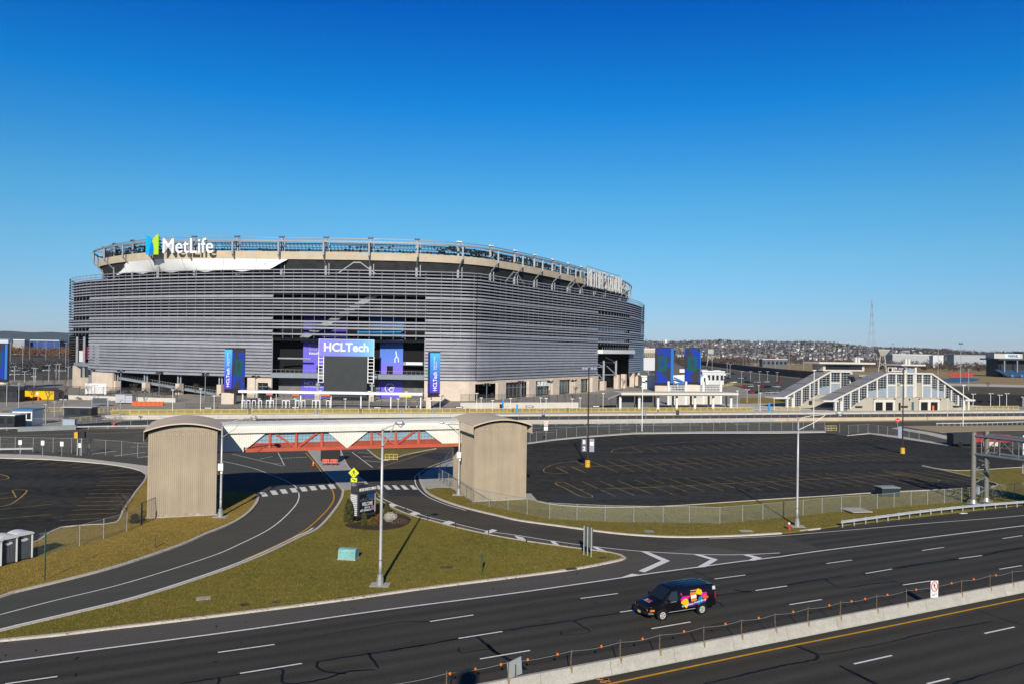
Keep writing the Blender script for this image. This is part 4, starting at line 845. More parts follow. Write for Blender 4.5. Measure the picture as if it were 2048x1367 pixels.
# ------------------------------------------------------------------ footbridge and its two stair towers
TH = R(20); DX = np.array([math.cos(TH), math.sin(TH)]); DN = np.array([-math.sin(TH), math.cos(TH)])
M_RIB = mat("tan_ribbed_metal", (0.37, 0.30, 0.215), 0.6, var=0.16, scale=0.7, var2=0.35, stretch=(.5, .5, 7))
M_RIBROOF = mat("tan_roof_metal", (0.60, 0.49, 0.35), 0.6, var=0.06, scale=0.4)
M_RIBW = mat("cream_ribbed_metal", (0.72, 0.70, 0.62), 0.5, var=0.05, scale=0.6)
M_RED = mat("red_steel", (0.46, 0.085, 0.045), 0.6, var=0.12, scale=0.8)
M_BGLASS = mat("bluish_window_glass", (0.26, 0.40, 0.47), 0.12, var=0.12, scale=0.7, spec=0.6)
def corr(b, p, q, z0, z1, pitch=0.2, dep=0.035, out=None):
    """ribbed sheet standing on the line p-q; ribs stick out to the right of travel"""
    p, q = np.array(p, float), np.array(q, float); L = np.linalg.norm(q - p); d = (q - p) / L; n = np.array([d[1], -d[0]])
    k = max(2, int(L / pitch)); pts = []
    for i in range(k):
        for f, h in ((0.0, 0), (0.5, 0), (0.62, 1), (0.88, 1)): pts.append(p + d * L * (i + f) / k + n * dep * h)
    pts.append(q)
    P = [(a[0], a[1], z) for a in pts for z in (z0, z1)]
    b.add(P, [(2 * i, 2 * i + 2, 2 * i + 3, 2 * i + 1) for i in range(len(pts) - 1)])
def tower(name, label, fr, w, dep, zw, zap):
    fr = np.array(fr[:2]); fl = fr - DX * w; bl = fl + DN * dep; brr = fr + DN * dep
    t = thing("stair_tower", label, "stair tower", (*((fl + fr) / 2), 0), 0, "stair towers of the footbridge")
    for nm, p, q in (("front_wall", fl, fr), ("side_wall", fr, brr), ("back_wall", brr, bl), ("side_wall", bl, fl)):
        b = MB(); corr(b, p, q, 0.0, zw + (zap - zw) * 0.0)
        if nm == "front_wall":
            ds = MB(); ds.add([(*(p - DN * .045 + (q - p) * f), z) for f, z in ((0.0, .18), (1.0, .18), (1.0, .5), (.8, .3), (.6, .55), (.45, .25), (.25, .42), (.1, .28))], [tuple(range(8))]); ds.build("base_grime", mat("dust_grime", (.34, .28, .20), .9, var=.3, scale=3), t, world=True)
        if nm in ("front_wall", "back_wall"):
            for i in range(16):   # arched head of the wall
                f0, f1 = i / 16, (i + 1) / 16; h = lambda f: zw + (zap - zw) * (1 - (2 * f - 1) ** 2) - .02
                a, c = p + (q - p) * f0, p + (q - p) * f1
                b.add([(a[0], a[1], zw), (c[0], c[1], zw), (c[0], c[1], h(f1)), (a[0], a[1], h(f0))], [(0, 1, 2, 3)])
            o = b.build(nm, M_RIB, t, world=True)
            if nm == "front_wall":
                b = MB()
                for i in range(16):
                    f0, f1 = i / 16, (i + 1) / 16; a, c = p + (q - p) * f0 - DN * .06, p + (q - p) * f1 - DN * .06
                    b.bar((a[0], a[1], h(f0) - .08), (c[0], c[1], h(f1) - .08), .1, .16)
                b.build("arch_trim", M_DARK, t, world=True)
                b = MB(); n_ = 11
                for i in range(n_): c = p + (q - p) * ((i + .5) / n_) - DN * .05; b.box((c[0], c[1], zw - .42), (.09, .05, .05), TH)
                b.build("bolts", M_RIBW, o, world=True)
        else: b.build(nm, M_RIB, t, world=True)
    b = MB(); ov, of = 0.42, 0.75; N = 18; rings = []
    for dd in (-of, dep * .5, dep * .5 + .03, dep + .4):
        ring = []
        for i in range(N + 1):
            f = i / N; x = (f - .5) * (w + 2 * ov); z = zw + .10 + (zap - zw) * (1 - (2 * f - 1) ** 2) + .1 * math.sin(math.pi * f); c = (fl + fr) / 2 + DX * x + DN * dd; ring.append((c[0], c[1], z))
        rings.append(ring)
    V = [p for r_ in rings for p in r_] + [(p[0], p[1], p[2] - .14) for r_ in rings for p in r_]; F = []
    m = N + 1; K = len(rings)
    for s in (0, K * m):
        for k in range(K - 1):
            for i in range(N): F.append((s + k * m + i, s + k * m + i + 1, s + (k + 1) * m + i + 1, s + (k + 1) * m + i))
    for k in (0, K - 1):
        for i in range(N): F.append((k * m + i, k * m + i + 1, K * m + k * m + i + 1, K * m + k * m + i))
    b.add(V, F); b.build("roof", M_RIBROOF, t, world=True)
    for s in (-1, 1):
        b = MB(); c0 = (fl + fr) / 2 + DX * s * (w / 2 + ov) - DN * of; c1 = (fl + fr) / 2 + DX * s * (w / 2 + ov) + DN * (dep + .4)
        if s < 0: c0, c1 = c1, c0
        corr(b, c0, c1, zw - .95, zw + .08, .3, .03); b.bar((c0[0], c0[1], zw - .95), (c1[0], c1[1], zw - .95), .06); b.build("eave_fascia", M_RIBROOF, t, world=True)
    b = MB(); b.prism([tuple(fl - DX * .15 - DN * .15), tuple(fr + DX * .15 - DN * .15), tuple(brr + DX * .15), tuple(bl - DX * .15)], 0, .18); b.build("footing", M_CONC, t, world=True)
    return t, fl, fr
fr1 = G(432, 1030); fr2 = G(1052, 998)
t1, fl1, _ = tower("stair_tower", "tan ribbed metal stair tower with arched roof at the footbridge's left end", fr1, 6.9, 9.5, 9.4, 10.05)
t2, fl2, _ = tower("stair_tower", "tan ribbed metal stair tower at the footbridge's right end beside the dark car park", fr2, 6.8, 9.5, 9.3, 9.95)
c2 = float(DN @ fl2) + 5.9                       # south face of the bridge, measured across it
B0 = fr1[:2] + DN * (c2 - float(DN @ fr1[:2])) + DX * .05
L_B = float(DX @ (fl2 - B0)) - .05
ZB, ZP, ZG, ZE, ZT = 6.15, 6.58, 7.12, 8.42, 9.55; BW = 4.2
def sb(px, z=7.5):
    d = fwd * FOC + rgt * (px - 1024) - upv * (870 - 683.5); d2 = d[:2]
    A = np.array([[d2[0], -DX[0]], [d2[1], -DX[1]]]); t, s = np.linalg.solve(A, B0); return s
bridge = thing("footbridge", "covered footbridge with red truss and cream ribbed cladding spanning the ramps", "footbridge", (*(B0 + DX * L_B / 2 + DN * BW / 2), 0))
def bp_(name, m, fn, par=None): b = MB(); fn(b); return b.build(name, m, par or bridge, world=True)
def W(s, o, z): q = B0 + DX * s + DN * o; return (q[0], q[1], z)
def face(b, poly, o, th=.05):
    n = len(poly); b.plate([(p[0], p[1]) for p in poly], (*(B0 + DN * o), 0), (DX[0], DX[1], 0), (0, 0, 1), th)
bp_("floor", mat("bridge_soffit", (.10, .10, .10), .9), lambda b: face(b, [(0, ZB + .05), (L_B, ZB + .05), (L_B, ZB + .3), (0, ZB + .3)], BW / 2, BW - .2))
for o, sgn in ((0.0, -1), (BW, 1)):
    bp_("chord", M_RED, lambda b: b.bar(W(0, o, (ZB + ZP) / 2), W(L_B, o, (ZB + ZP) / 2), .35, ZP - ZB))
    bp_("top_chord", M_RED, lambda b: b.bar(W(0, o + .02, ZE - .08), W(L_B, o + .02, ZE - .08), .3, .16))
    bp_("lower_panel", mat("dull_red_panel", (.30, .065, .04), .7, var=.1, scale=.8), lambda b: face(b, [(0, ZP), (L_B, ZP), (L_B, ZG), (0, ZG)], o - sgn * .16 * 1.0, .06))
    gl = bp_("window_glass", M_BGLASS, lambda b: face(b, [(0, ZG), (L_B, ZG), (L_B, ZE - .02), (0, ZE - .02)], o - sgn * .14, .04))
    def bars(b):
        for s in np.arange(.3, L_B, .42): b.bar(W(s, o - sgn * .115, ZG), W(s, o - sgn * .115, ZE - .1), .035, .03)
        for z in (7.5, 7.9): b.bar(W(0, o - sgn * .113, z), W(L_B, o - sgn * .113, z), .04)
    bp_("window_bars", mat("window_bar_grey", (.12, .16, .19), .5), bars, gl)
    def rl_(b):
        for s in np.arange(.3, L_B, 1.3): b.bar(W(s, o - sgn * .11, ZP), W(s, o - sgn * .11, ZG), .05)
        b.bar(W(0, o - sgn * .105, ZG), W(L_B, o - sgn * .105, ZG), .1)
    bp_("panel_rail", M_RED, rl_)
    for px in (540, 593, 644, 743, 791.5, 837.6): s = sb(px); bp_("post", M_RED, lambda b: b.bar(W(s, o + sgn * .0, ZP), W(s, o, ZE - .16), .28, .28))
    for p0, p1 in ((552, 590), (634, 597), (753, 789), (829, 793)):
        a, c = sb(p0), sb(p1); bp_("diagonal", M_RED, lambda b: b.bar(W(a, o, ZE - .2), W(c, o, ZP + .05), .2, .22))
    for poly in ([(0, ZB + .1), (sb(487), ZB + .1), (sb(533), ZE), (0, ZE)], [(sb(653), ZE), (sb(694), ZB + .15), (sb(738), ZE)], [(sb(846), ZE), (sb(884), ZP), (L_B, ZP), (L_B, ZE)]):
        def clad(b):   # ribbed panel cut to the outline, rib by rib
            xs = [p[0] for p in poly]; x = min(xs); pitch = .2
            def span(xv):
                zz = []
                for i in range(len(poly)):
                    (xa, za), (xb, zb_) = poly[i], poly[(i + 1) % len(poly)]
                    if (xa <= xv <= xb) or (xb <= xv <= xa):
                        if abs(xb - xa) < 1e-9: zz += [za, zb_]
                        else: zz.append(za + (zb_ - za) * (xv - xa) / (xb - xa))
                return (min(zz), max(zz)) if zz else (0, 0)
            pts = []
            while x < max(xs):
                for f, h in ((0, 0), (.5, 0), (.62, 1), (.88, 1)): pts.append((min(x + f * pitch, max(xs)), h))
                x += pitch
            V = []
            for xv, h in pts:
                a, c = span(xv)
                for z in (a, c): V.append(W(xv, o + sgn * (.19 + .03 * h), z))
            b.add(V, [(2 * i, 2 * i + 2, 2 * i + 3, 2 * i + 1) for i in range(len(pts) - 1)])
        bp_("cladding_panel", M_RIBW, clad)
def roof(b):
    prof = [(-.42, ZE - .02), (-.45, ZE + .55), (-.3, ZE + .82), (.2, ZE + 1.0), (BW / 2, ZT), (BW - .2, ZE + 1.0), (BW + .3, ZE + .82), (BW + .45, ZE + .55), (BW + .42, ZE - .02)]
    V = []; ss = []; s = 0
    while s < L_B:
        for f, h in ((0, 0), (.5, 0), (.62, 1), (.88, 1)): ss.append((min(s + f * .22, L_B), h))
        s += .22
    for s, h in ss:
        for (o, z) in prof: V.append(W(s, o * (1 + .0) + (-.03 * h if o < 1 else .03 * h), z + (.03 * h if 0 < o < BW else 0)))
    k = len(prof); b.add(V, [(i * k + j, (i + 1) * k + j, (i + 1) * k + j + 1, i * k + j + 1) for i in range(len(ss) - 1) for j in range(k - 1)])
bp_("roof", M_RIBW, roof)
bp_("gutter", M_DARK, lambda b: (b.bar(W(0, -.36, ZE - .03), W(L_B, -.36, ZE - .03), .16, .06), b.bar(W(0, BW + .36, ZE - .03), W(L_B, BW + .36, ZE - .03), .16, .06)))
# dark board standing on the median beyond the bridge
pc = G(660, 925); t = thing("message_board", "dark blank board standing on the median just beyond the footbridge", "sign board", pc, R(4))
b = MB(); b.bb(-1.5, 1.5, .0, .7, .35, 3.6); b.build("board", mat("dark_board", (.012, .012, .014), .6), t)
for x in (-1.2, 1.2): b = MB(); b.bb(x - .15, x + .15, .1, .6, 0, .35); b.build("leg", M_DARK, t)
# ------------------------------------------------------------------ street lamps along the ramps
M_POLE = mat("brushed_aluminium", (0.50, 0.49, 0.47), 0.45, 0.35, var=0.06, scale=2)
def street_lamp(bx, by, tx, ty, hx, hy, label, cab=False):
    g0 = G(bx, by); H = HT(bx, by, tx, ty); Y = g0[1]
    t = thing("street_lamp", label, "street lamp", (g0[0], g0[1], .1), 0, "tall aluminium street lamps by the ramps")
    hd = AT(hx, hy, Y); ex, ez = hd[0] - g0[0], hd[2] - .1
    P = lambda name, m, fn: (lambda b: (fn(b), b.build(name, m, t, smooth=(name in ("pole",))))[1])(MB())
    P("base", M_STEEL, lambda b: (b.prism([(.28 * math.cos(a), .28 * math.sin(a)) for a in np.linspace(math.pi / 8, 2 * math.pi + math.pi / 8, 9)[:-1]], 0, .55), b.prism([(.22 * math.cos(a), .22 * math.sin(a)) for a in np.linspace(math.pi / 8, 2 * math.pi + math.pi / 8, 9)[:-1]], .55, .85)))
    P("footing", M_CONC, lambda b: b.bb(-.75, .75, -.6, .6, -.05, .03))
    P("pole", M_POLE, lambda b: b.tube([(0, 0, .8), (0, 0, 1.6), (0, 0, 1.62), (0, 0, H * .5), (0, 0, H - .1)], [.135, .13, .125, .115, .085], 12))
    s = 1 if ex > 0 else -1
    P("arm", M_POLE, lambda b: b.tube([(0, 0, H - .25), (ex * .3, 0, H - .1 + (ez - H) * .45), (ex * .65, 0, H - .1 + (ez - H) * .95), (ex - s * .25, 0, ez - .02)], .042, 8))
    P("arm", M_POLE, lambda b: b.tube([(0, 0, H - 1.5), (ex * .4, 0, H - .75 + (ez - H) * .3), (ex * .66, 0, H - .16 + (ez - H) * .95)], .032, 8))
    P("lamp_head", M_STEEL, lambda b: b.tube([(ex - s * .35, 0, ez), (ex - s * .15, 0, ez + .06), (ex + s * .2, 0, ez + .05), (ex + s * .42, 0, ez - .03)], [.07, .17, .19, .06], 10))
    P("lens", M_LENS, lambda b: b.tube([(ex - s * .05, 0, ez - .06), (ex + s * .12, 0, ez - .2), (ex + s * .3, 0, ez - .07)], [.10, .14, .05], 10))
    P("bands", M_DARK, lambda b: [b.tube([(0, 0, z), (0, 0, z + .05)], r_, 12) for z, r_ in ((1.9, .132), (H - .28, .10), (H - 1.52, .105))])
    if cab: P("control_box", M_WHITE, lambda b: (b.bb(-.28, .28, -.32, -.08, H * .50, H * .50 + .75), b.bb(.0, .22, -.3, -.1, H * .5 - .35, H * .5 - .1)))
    return t
street_lamp(760, 1171, 768, 856, 799, 846, "tall street lamp standing alone on the triangular grass island")
street_lamp(441, 1034, 443, 848, 507, 834, "street lamp with white box standing beside the left stair tower", True)
street_lamp(917, 990, 919, 842, 883, 845, "street lamp with arm to the left beside the right stair tower", True)
street_lamp(1594, 1053, 1598, 833, 1678, 826, "street lamp with long right arm near the red hydrant")

# ------------------------------------------------------------------ tall car-park masts with yellow feet
M_MAST = mat("dark_brown_steel", (0.045, 0.026, 0.022), 0.6)
M_SGN = mat("grey_sign_face", (0.16, 0.18, 0.19), 0.6); M_SGN2 = mat("pale_sign_face", (0.27, 0.30, 0.38), 0.55)
def mast(bx, by, tx, ty, label, foot, sign):
    g0 = G(bx, by); H = HT(bx, by, tx, ty)
    t = thing("car_park_mast", label, "light mast", g0, 0, "brown floodlight masts in the car park")
    def P(name, m, fn): b = MB(); fn(b); return b.build(name, m, t)
    P("foot", mat("yellow_footing", (.62, .36, .035), .8, var=.18, scale=2.5), lambda b: (b.prism([(.42 * math.cos(a), .42 * math.sin(a)) for a in np.linspace(0, 2 * math.pi, 13)[:-1]], 0, 1.05), b.prism([(.36 * math.cos(a), .36 * math.sin(a)) for a in np.linspace(0, 2 * math.pi, 13)[:-1]], 1.05, 1.15)))
    P("mast", M_MAST, lambda b: b.tube([(0, 0, 1.1), (0, 0, H * .5), (0, 0, H)], [.15, .12, .085], 8))
    P("crossarm", M_MAST, lambda b: (b.bar((-1.0, 0, H), (1.0, 0, H), .12), b.bar((0, -.6, H), (0, .6, H), .12)))
    for x, y in ((-.95, 0), (.95, 0), (-.45, .1), (.45, .1)): P("floodlight", M_SGN2, lambda b: b.box((x, y - .25, H + .05), (.42, .5, .34)))
    if sign:
        for z, tx_ in ((4.05, "B"), (3.0, "2")):
            s = P("sign_plate", M_SGN, lambda b: b.bb(-1.0, -.22, -.25, -.2, z - .5, z + .5))
            put_text(tx_, .62, .40, (-.61, -.27, z + .02), (1, 0, 0), (0, 0, 1), .01, "lettering", M_SIGNW, s, bold=.03, world=False)
        s = P("sign_plate", M_SGN2, lambda b: b.bb(.24, 1.0, -.25, -.2, 2.5, 4.6)); b = MB(); b.bb(.34, .9, -.27, -.251, 3.5, 4.1); b.build("sign_patch", M_WHITE, s)
    else: P("sign_plate", M_SGN2, lambda b: b.bb(-1.0, -.3, -.25, -.2, 3.0, 5.2))
    return t
mast(1175, 933, 1178, 736, "brown car park mast carrying the B 2 sign", 0, True)
mast(1805, 906, 1807.5, 737, "brown car park mast farther right, behind the stop sign", 0, False)

# ------------------------------------------------------------------ LED welcome sign
def tower_sign():
    a = G(714, 1043.5); c = G(757.5, 1021); d = c[:2] - a[:2]
    d = np.array([math.cos(R(50)), math.sin(R(50))]); wid = 3.9
    # left edge fixed; width set so that the right edge lines up with the photographed one
    r_ = (757.0 - 1024) / FOC; aa = a[:2]; wid = (r_ * aa[1] - aa[0]) / (d[0] - r_ * d[1])
    n = np.array([d[1], -d[0]]); dep = 1.0
    t = thing("welcome_sign", "dark electronic welcome sign with ribbed grey edge on the grass island", "electronic sign", (*(aa + d * wid / 2), .1))
    def P(name, m, fn, par=None): b = MB(); fn(b); return b.build(name, m, par or t, world=True)
    def Wp(s, o, z): q = aa + d * s + n * o; return (q[0], q[1], z)
    def blk(b, s0, s1, o0, o1, z0, z1): b.box(Wp((s0 + s1) / 2, (o0 + o1) / 2, (z0 + z1) / 2), (s1 - s0, abs(o1 - o0), z1 - z0), math.atan2(d[1], d[0]))
    ht = HT(714, 1043.5, 712, 976)
    P("plinth", M_BLACK, lambda b: blk(b, .1, wid - .1, -dep, 0, 0, .55))
    P("cabinet", mat("sign_cabinet", (.035, .037, .042), .5), lambda b: blk(b, .0, wid, -dep, .0, .55, ht - .55))
    P("header_box", mat("sign_header", (.045, .047, .05), .5), lambda b: blk(b, -.05, wid + .12, -dep - .04, .06, ht - .5, ht + .12))
    sc = P("screen", mat("led_black", (.010, .011, .013), .35), lambda b: blk(b, .3, wid - .2, .0, .05, .8, ht - .68))
    ax_ = (d[0], d[1], 0)
    put_text("METLIFE SPORTS COMPLEX", .30, wid * .92, Wp(wid * .54, .07, ht - .18), ax_, (0, 0, 1), .02, "lettering", M_SIGNW, t, bold=.01)
    em = mat("lit_white_letter", (.62, .63, .65), .5)
    hS = ht - .68 - .8
    put_text("WELCOME", hS * .19, wid * .58, Wp(wid * .52, .06, .8 + hS * .49), ax_, (0, 0, 1), .01, "lettering", em, sc, bold=.02)
    put_text("2019", hS * .09, wid * .3, Wp(wid * .52, .06, .8 + hS * .30), ax_, (0, 0, 1), .01, "lettering", em, sc, bold=.03)
    put_text("SEASON", hS * .10, wid * .36, Wp(wid * .52, .06, .8 + hS * .17), ax_, (0, 0, 1), .01, "lettering", em, sc, bold=.03)
    P("screen_picture", mat("pink_screen_panel", (.30, .16, .19), .4), lambda b: blk(b, wid * .73, wid * .90, .05, .065, .8 + hS * .13, .8 + hS * .36), sc)
    P("screen_picture", mat("white_mark", (.4, .42, .42), .4), lambda b: [b.bar(Wp(wid * (.14 + .04 * i), .06, .8 + hS * .12), Wp(wid * (.18 + .04 * i), .06, .8 + hS * (.22 + .03 * (i % 2))), .05) for i in range(4)], sc)
    P("screen_picture", mat("blue_night_picture", (.015, .05, .16), .4, var=.6, scale=3), lambda b: blk(b, wid * .48, wid * .92, .05, .06, .8 + hS * .80, .8 + hS * .97), sc)
    sk = P("screen_picture", mat("skyline_picture", (.07, .08, .10), .4, var=.7, scale=5), lambda b: [blk(b, wid * (.14 + .065 * i), wid * (.185 + .065 * i), .05, .064, .8 + hS * .64, .8 + hS * (.72 + .13 * ((i * 37 % 11) / 11))) for i in range(12)], sc)
    for i in range(22):
        z = .72 + (ht - 1.35) * (i + .5) / 22
        P("side_fin", M_GREY if i % 2 else M_WHITE, lambda b: blk(b, -.16, -.0, -dep + .05, -.02, z - .055, z + .045))
    for i in range(20):
        z = .85 + (ht - 1.65) * (i + .5) / 20
        P("edge_dot", M_SIGNW, lambda b: blk(b, wid - .16, wid - .08, .0, .02, z - .04, z + .04))
    P("top_gear", M_DARK, lambda b: (blk(b, .5, 1.6, -.7, -.2, ht + .13, ht + .2), blk(b, .2, 1.2, -.9, -.3, ht + .35, ht + .42), b.bar(Wp(.7, -.6, ht + .1), Wp(.7, -.6, ht + .4), .05)))
tower_sign()

# ------------------------------------------------------------------ pedestrian warning sign on two posts
def ped_sign():
    g0 = G(708, 986); Y = g0[1]; t = thing("crossing_sign", "yellow diamond pedestrian crossing sign with arrow plate on two posts", "road sign", (g0[0], g0[1], .1))
    def P(name, m, fn, par=None): b = MB(); fn(b); return b.build(name, m, par or t, world=True)
    yel = mat("sign_yellow", (.66, .72, .015), .5); sx = lambda px, py: AT(px, py, Y)
    for px in (703, 714): a = sx(px, 980); P("post", M_DARK, lambda b: b.bb(a[0] - .035, a[0] + .035, Y + .04, Y + .1, .1, sx(px, 945)[2]))
    c = sx(707.5, 944.5); r_ = .62 * (Y / 89.0)
    hw = (sx(718.3, 944)[0] - sx(697, 944)[0]) / 2
    dm = P("diamond", yel, lambda b: b.plate([(-hw, 0), (0, -hw), (hw, 0), (0, hw)], c, (1, 0, 0), (0, 0, 1), .03))
    k = hw / 100.0
    fig = [[(-6, 52), (2, 60), (10, 52), (2, 44)], [(-6, 42), (10, 42), (14, 4), (-4, 4)], [(-6, 42), (-26, 16), (-34, 14), (-32, 8), (-20, 10), (-4, 28)], [(10, 42), (20, 22), (34, 14), (32, 8), (14, 16), (6, 30)], [(-4, 6), (6, 6), (-8, -26), (-26, -54), (-34, -50), (-16, -22)], [(4, 6), (14, 6), (16, -22), (30, -52), (20, -56), (6, -24)]]
    P("walker", M_BLACK, lambda b: [b.plate([(x * k, z * k) for x, z in pl], c + np.array([0, -.03, 0]), (1, 0, 0), (0, 0, 1), .015) for pl in fig], dm)
    c2_ = sx(707.8, 958.5); w2, h2 = (sx(714, 958)[0] - sx(701.6, 958)[0]) / 2, (sx(708, 954.7)[2] - sx(708, 962.6)[2]) / 2
    ap = P("arrow_plate", yel, lambda b: b.plate([(-w2, -h2), (w2, -h2), (w2, h2), (-w2, h2)], c2_, (1, 0, 0), (0, 0, 1), .03))
    P("arrow", M_BLACK, lambda b: (b.bar(c2_ + np.array([-w2 * .5, -.03, h2 * .45]), c2_ + np.array([w2 * .3, -.03, -h2 * .25]), .06, .09), b.plate([(w2 * .62, -h2 * .6), (w2 * .0, -h2 * .45), (w2 * .45, h2 * .2)], c2_ + np.array([0, -.03, 0]), (1, 0, 0), (0, 0, 1), .02)), ap)
ped_sign()

# ------------------------------------------------------------------ small things on the island and verges
def simple(name, label, cat, m, fn, loc, group=None, smooth_=False):
    b = MB(); fn(b); o = b.build(name, m, None, smooth_); o.location = tuple(map(float, loc)); tag(o, label, cat, group); return o
g0 = G(697, 1118)
t = thing("utility_box", "pale teal utility box with rounded top on the grass island", "utility box", (g0[0], g0[1], .1), R(-8))
M_TEAL = mat("faded_teal_paint", (.19, .40, .37), .6, var=.15, scale=1.5)
def rbox(b):
    pr = [(-.55, 0), (.55, 0), (.5, .72), (.40, .86), (.25, .92), (-.25, .92), (-.42, .84), (-.5, .7)]
    V = [(x, y * 1.0, z) for x in (-.78, .78) for y, z in pr]; k = len(pr)
    b.add(V, [tuple(range(k)), tuple(range(2 * k - 1, k - 1, -1))] + [(i, k + i, k + (i + 1) % k, (i + 1) % k) for i in range(k)])
b = MB(); rbox(b); b.build("cabinet", M_TEAL, t)
b = MB(); b.bb(-.82, .82, -.6, .6, -.02, .07); b.build("footing", M_CONC, t)
for x in (-.6, 0, .55): b = MB(); b.bb(x - .04, x + .04, -.57, -.5, .66, .73); b.build("latch", M_STEEL, t)
# fire hydrant
g0 = G(1578, 1060)
t = thing("fire_hydrant", "red fire hydrant with pale cap on the verge by the highway", "fire hydrant", (g0[0], g0[1], .1), 0)
M_HYD = mat("hydrant_red", (.55, .05, .045), .45)
b = MB(); b.tube([(0, 0, 0), (0, 0, .06), (0, 0, .07), (0, 0, .5), (0, 0, .55), (0, 0, .6)], [.17, .17, .11, .11, .15, .15], 10); b.build("barrel", M_HYD, t)
b = MB(); b.tube([(0, 0, .6), (0, 0, .68), (0, 0, .75), (0, 0, .8)], [.13, .12, .07, .03], 10); b.build("bonnet", M_WHITE, t)
for p, q in (((-.2, 0, .42), (.2, 0, .42)), ((0, -.2, .40), (0, 0, .40))): b = MB(); b.tube([p, q], .055, 8); b.build("nozzle", M_HYD, t)
# posts and stakes
def post(px, py, top, label, m, w=.06, sign=None, name="marker_post", cat="post", group=None):
    g0 = G(px, py); h = HT(px, py, px, top) - .1
    t = thing(name, label, cat, (g0[0], g0[1], .1), 0, group)
    b = MB(); b.bar((0, 0, -.05), (0, 0, h), w); b.build("post", m, t)
    if sign: sw, sh, sm = sign; b = MB(); b.bb(-sw / 2, sw / 2, -.06, -.035, h - sh, h); b.build("plate", sm, t)
    return t
M_GREEN = mat("green_sign_post", (.02, .06, .035), .6)
post(89.5, 1162, 1057, "thin green post with edge-on sign on the verge by the toilets", M_GREEN, .07)
post(964, 1150, 1105, "short dark post with small dark plate on the island's right part", M_GREEN, .06, (.18, .6, M_GREEN))
post(309, 1097, 1074.5, "short rust-red post on the dry verge left of the ramp", M_RUST, .10)
for px, py, tp in ((811, 1023, 1014), (855, 1041, 1027), (911, 1056, 1043), (977, 1070, 1059), (1053, 1086, 1075), (1139, 1095, 1086)):
    post(px, py, tp, "low dark marker stake along the hatched edge of the grass island", M_DARK, .05, (.12, .25, M_DARK), group="marker stakes along the island edge")
# big sign seen from behind, three posts
gA, gB = G(1166, 1110), G(1181, 1117)
t = thing("guide_sign", "tall guide sign seen from behind on three posts at the island's tip", "road sign", (gA[0], gA[1], .1))
dS = np.array([math.cos(R(-52)), math.sin(R(-52))]); hS = HT(1172, 1113, 1172, 1050); wS = 1.15
def PS(name, m, fn): b = MB(); fn(b); return b.build(name, m, t, world=True)
for s in (0.08, .5, .92): PS("post", M_STEEL, lambda b: b.bar((gA[0] + dS[0] * wS * s, gA[1] + dS[1] * wS * s, .1), (gA[0] + dS[0] * wS * s, gA[1] + dS[1] * wS * s, hS - .1), .08))
PS("sign_plate", mat("dull_sign_back", (.16, .17, .17), .55, .3), lambda b: b.box((gA[0] + dS[0] * wS / 2 + .07, gA[1] + dS[1] * wS / 2 + .07, hS * .62), (wS, .03, hS * .62), R(-52)))
# manholes, slabs, drains
M_IRON = mat("cast_iron", (.06, .045, .035), .8, var=.3, scale=4)
def cover(px, py, w, d, m, label, name="ground_cover", cat="cover", round_=False, z=.12, rz=0):
    g0 = G(px, py)
    def fn(b):
        if round_: b.prism([(w / 2 * math.cos(a), w / 2 * math.sin(a)) for a in np.linspace(0, 2 * math.pi, 17)[:-1]], -.05, 0)
        else: b.bb(-w / 2, w / 2, -d / 2, d / 2, -.08, 0)
    o = simple(name, label, cat, m, fn, (g0[0], g0[1], z)); o.rotation_euler.z = rz; return o
cover(407, 1198, 1.0, .8, M_CONC, "flat grey slab in the grass island's left part", rz=.3)
cover(489, 1211, .7, .7, M_IRON, "round rusty manhole cover nearer the kerb on the island", "manhole_cover", "manhole cover", True)
cover(551, 1205.5, .55, .55, M_IRON, "smaller rusty manhole cover right of its neighbour on the island", "manhole_cover", "manhole cover", True)
cover(893, 1136, 1.0, .6, M_IRON, "brown rectangular cover in the island's right part", rz=.1)
cover(322, 1261, 1.1, 1.1, M_SHLD, "round asphalt-coloured manhole cover on the highway shoulder", "manhole_cover", "manhole cover", True, z=.03)
cover(1205, 1116, .9, .6, M_IRON, "drain grate near the island's right tip", "drain_grate", "drain", rz=.4)
cover(1298, 1063, .9, .8, M_STEEL, "grey square cover in the verge beside the right ramp", rz=.1)
cover(1492, 1062.5, 1.4, .8, M_CONC, "pale concrete slab in the verge beside the right ramp", rz=.1)
cover(1142, 1139.5, 1.0, .35, M_IRON, "dark gutter inlet in the kerb at the island's right end", "drain_grate", "drain", rz=HW, z=.17)
cover(1712, 1024, 2.6, 2.6, M_CONC, "square concrete slab behind the highway guardrail", rz=.2, z=.35)
cover(1372, 1158, .6, .6, M_SHLD, "faint round manhole cover beside the white gore stripe", "manhole_cover", "manhole cover", True, z=.03)
# planting bed with boulder
bed = gpoly([(690, 1050), (700, 1056), (730, 1060), (770, 1061), (805, 1054), (822, 1042), (815, 1034), (795, 1028), (770, 1026), (745, 1038), (712, 1046)])
raised("planting_bed", [tuple(p) for p in smooth(bed, .5, True)], M_MULCH, .15)
g0 = G(781, 1044); rb = rng(8); bm = bmesh.new(); bmesh.ops.create_icosphere(bm, subdivisions=3, radius=1)
from mathutils import noise as mnoise
for v in bm.verts:
    d = 1 + .28 * mnoise.noise(v.co * 1.7 + Vector((3, 1, 7))) + .12 * mnoise.noise(v.co * 5); v.co = Vector((v.co.x * .72 * d, v.co.y * .5 * d, v.co.z * .6 * d))
me = bpy.data.meshes.new("boulder"); bm.to_mesh(me); bm.free(); me.materials.append(mat("speckled_rock", (.10, .09, .075), .9, col2=(.46, .43, .37), scale=6, bump=.8, bscale=9)); o = bpy.data.objects.new("boulder", me); COL.objects.link(o); o.location = (g0[0], g0[1], .55); tag(o, "pale speckled boulder in the planting bed right of the sign", "boulder")
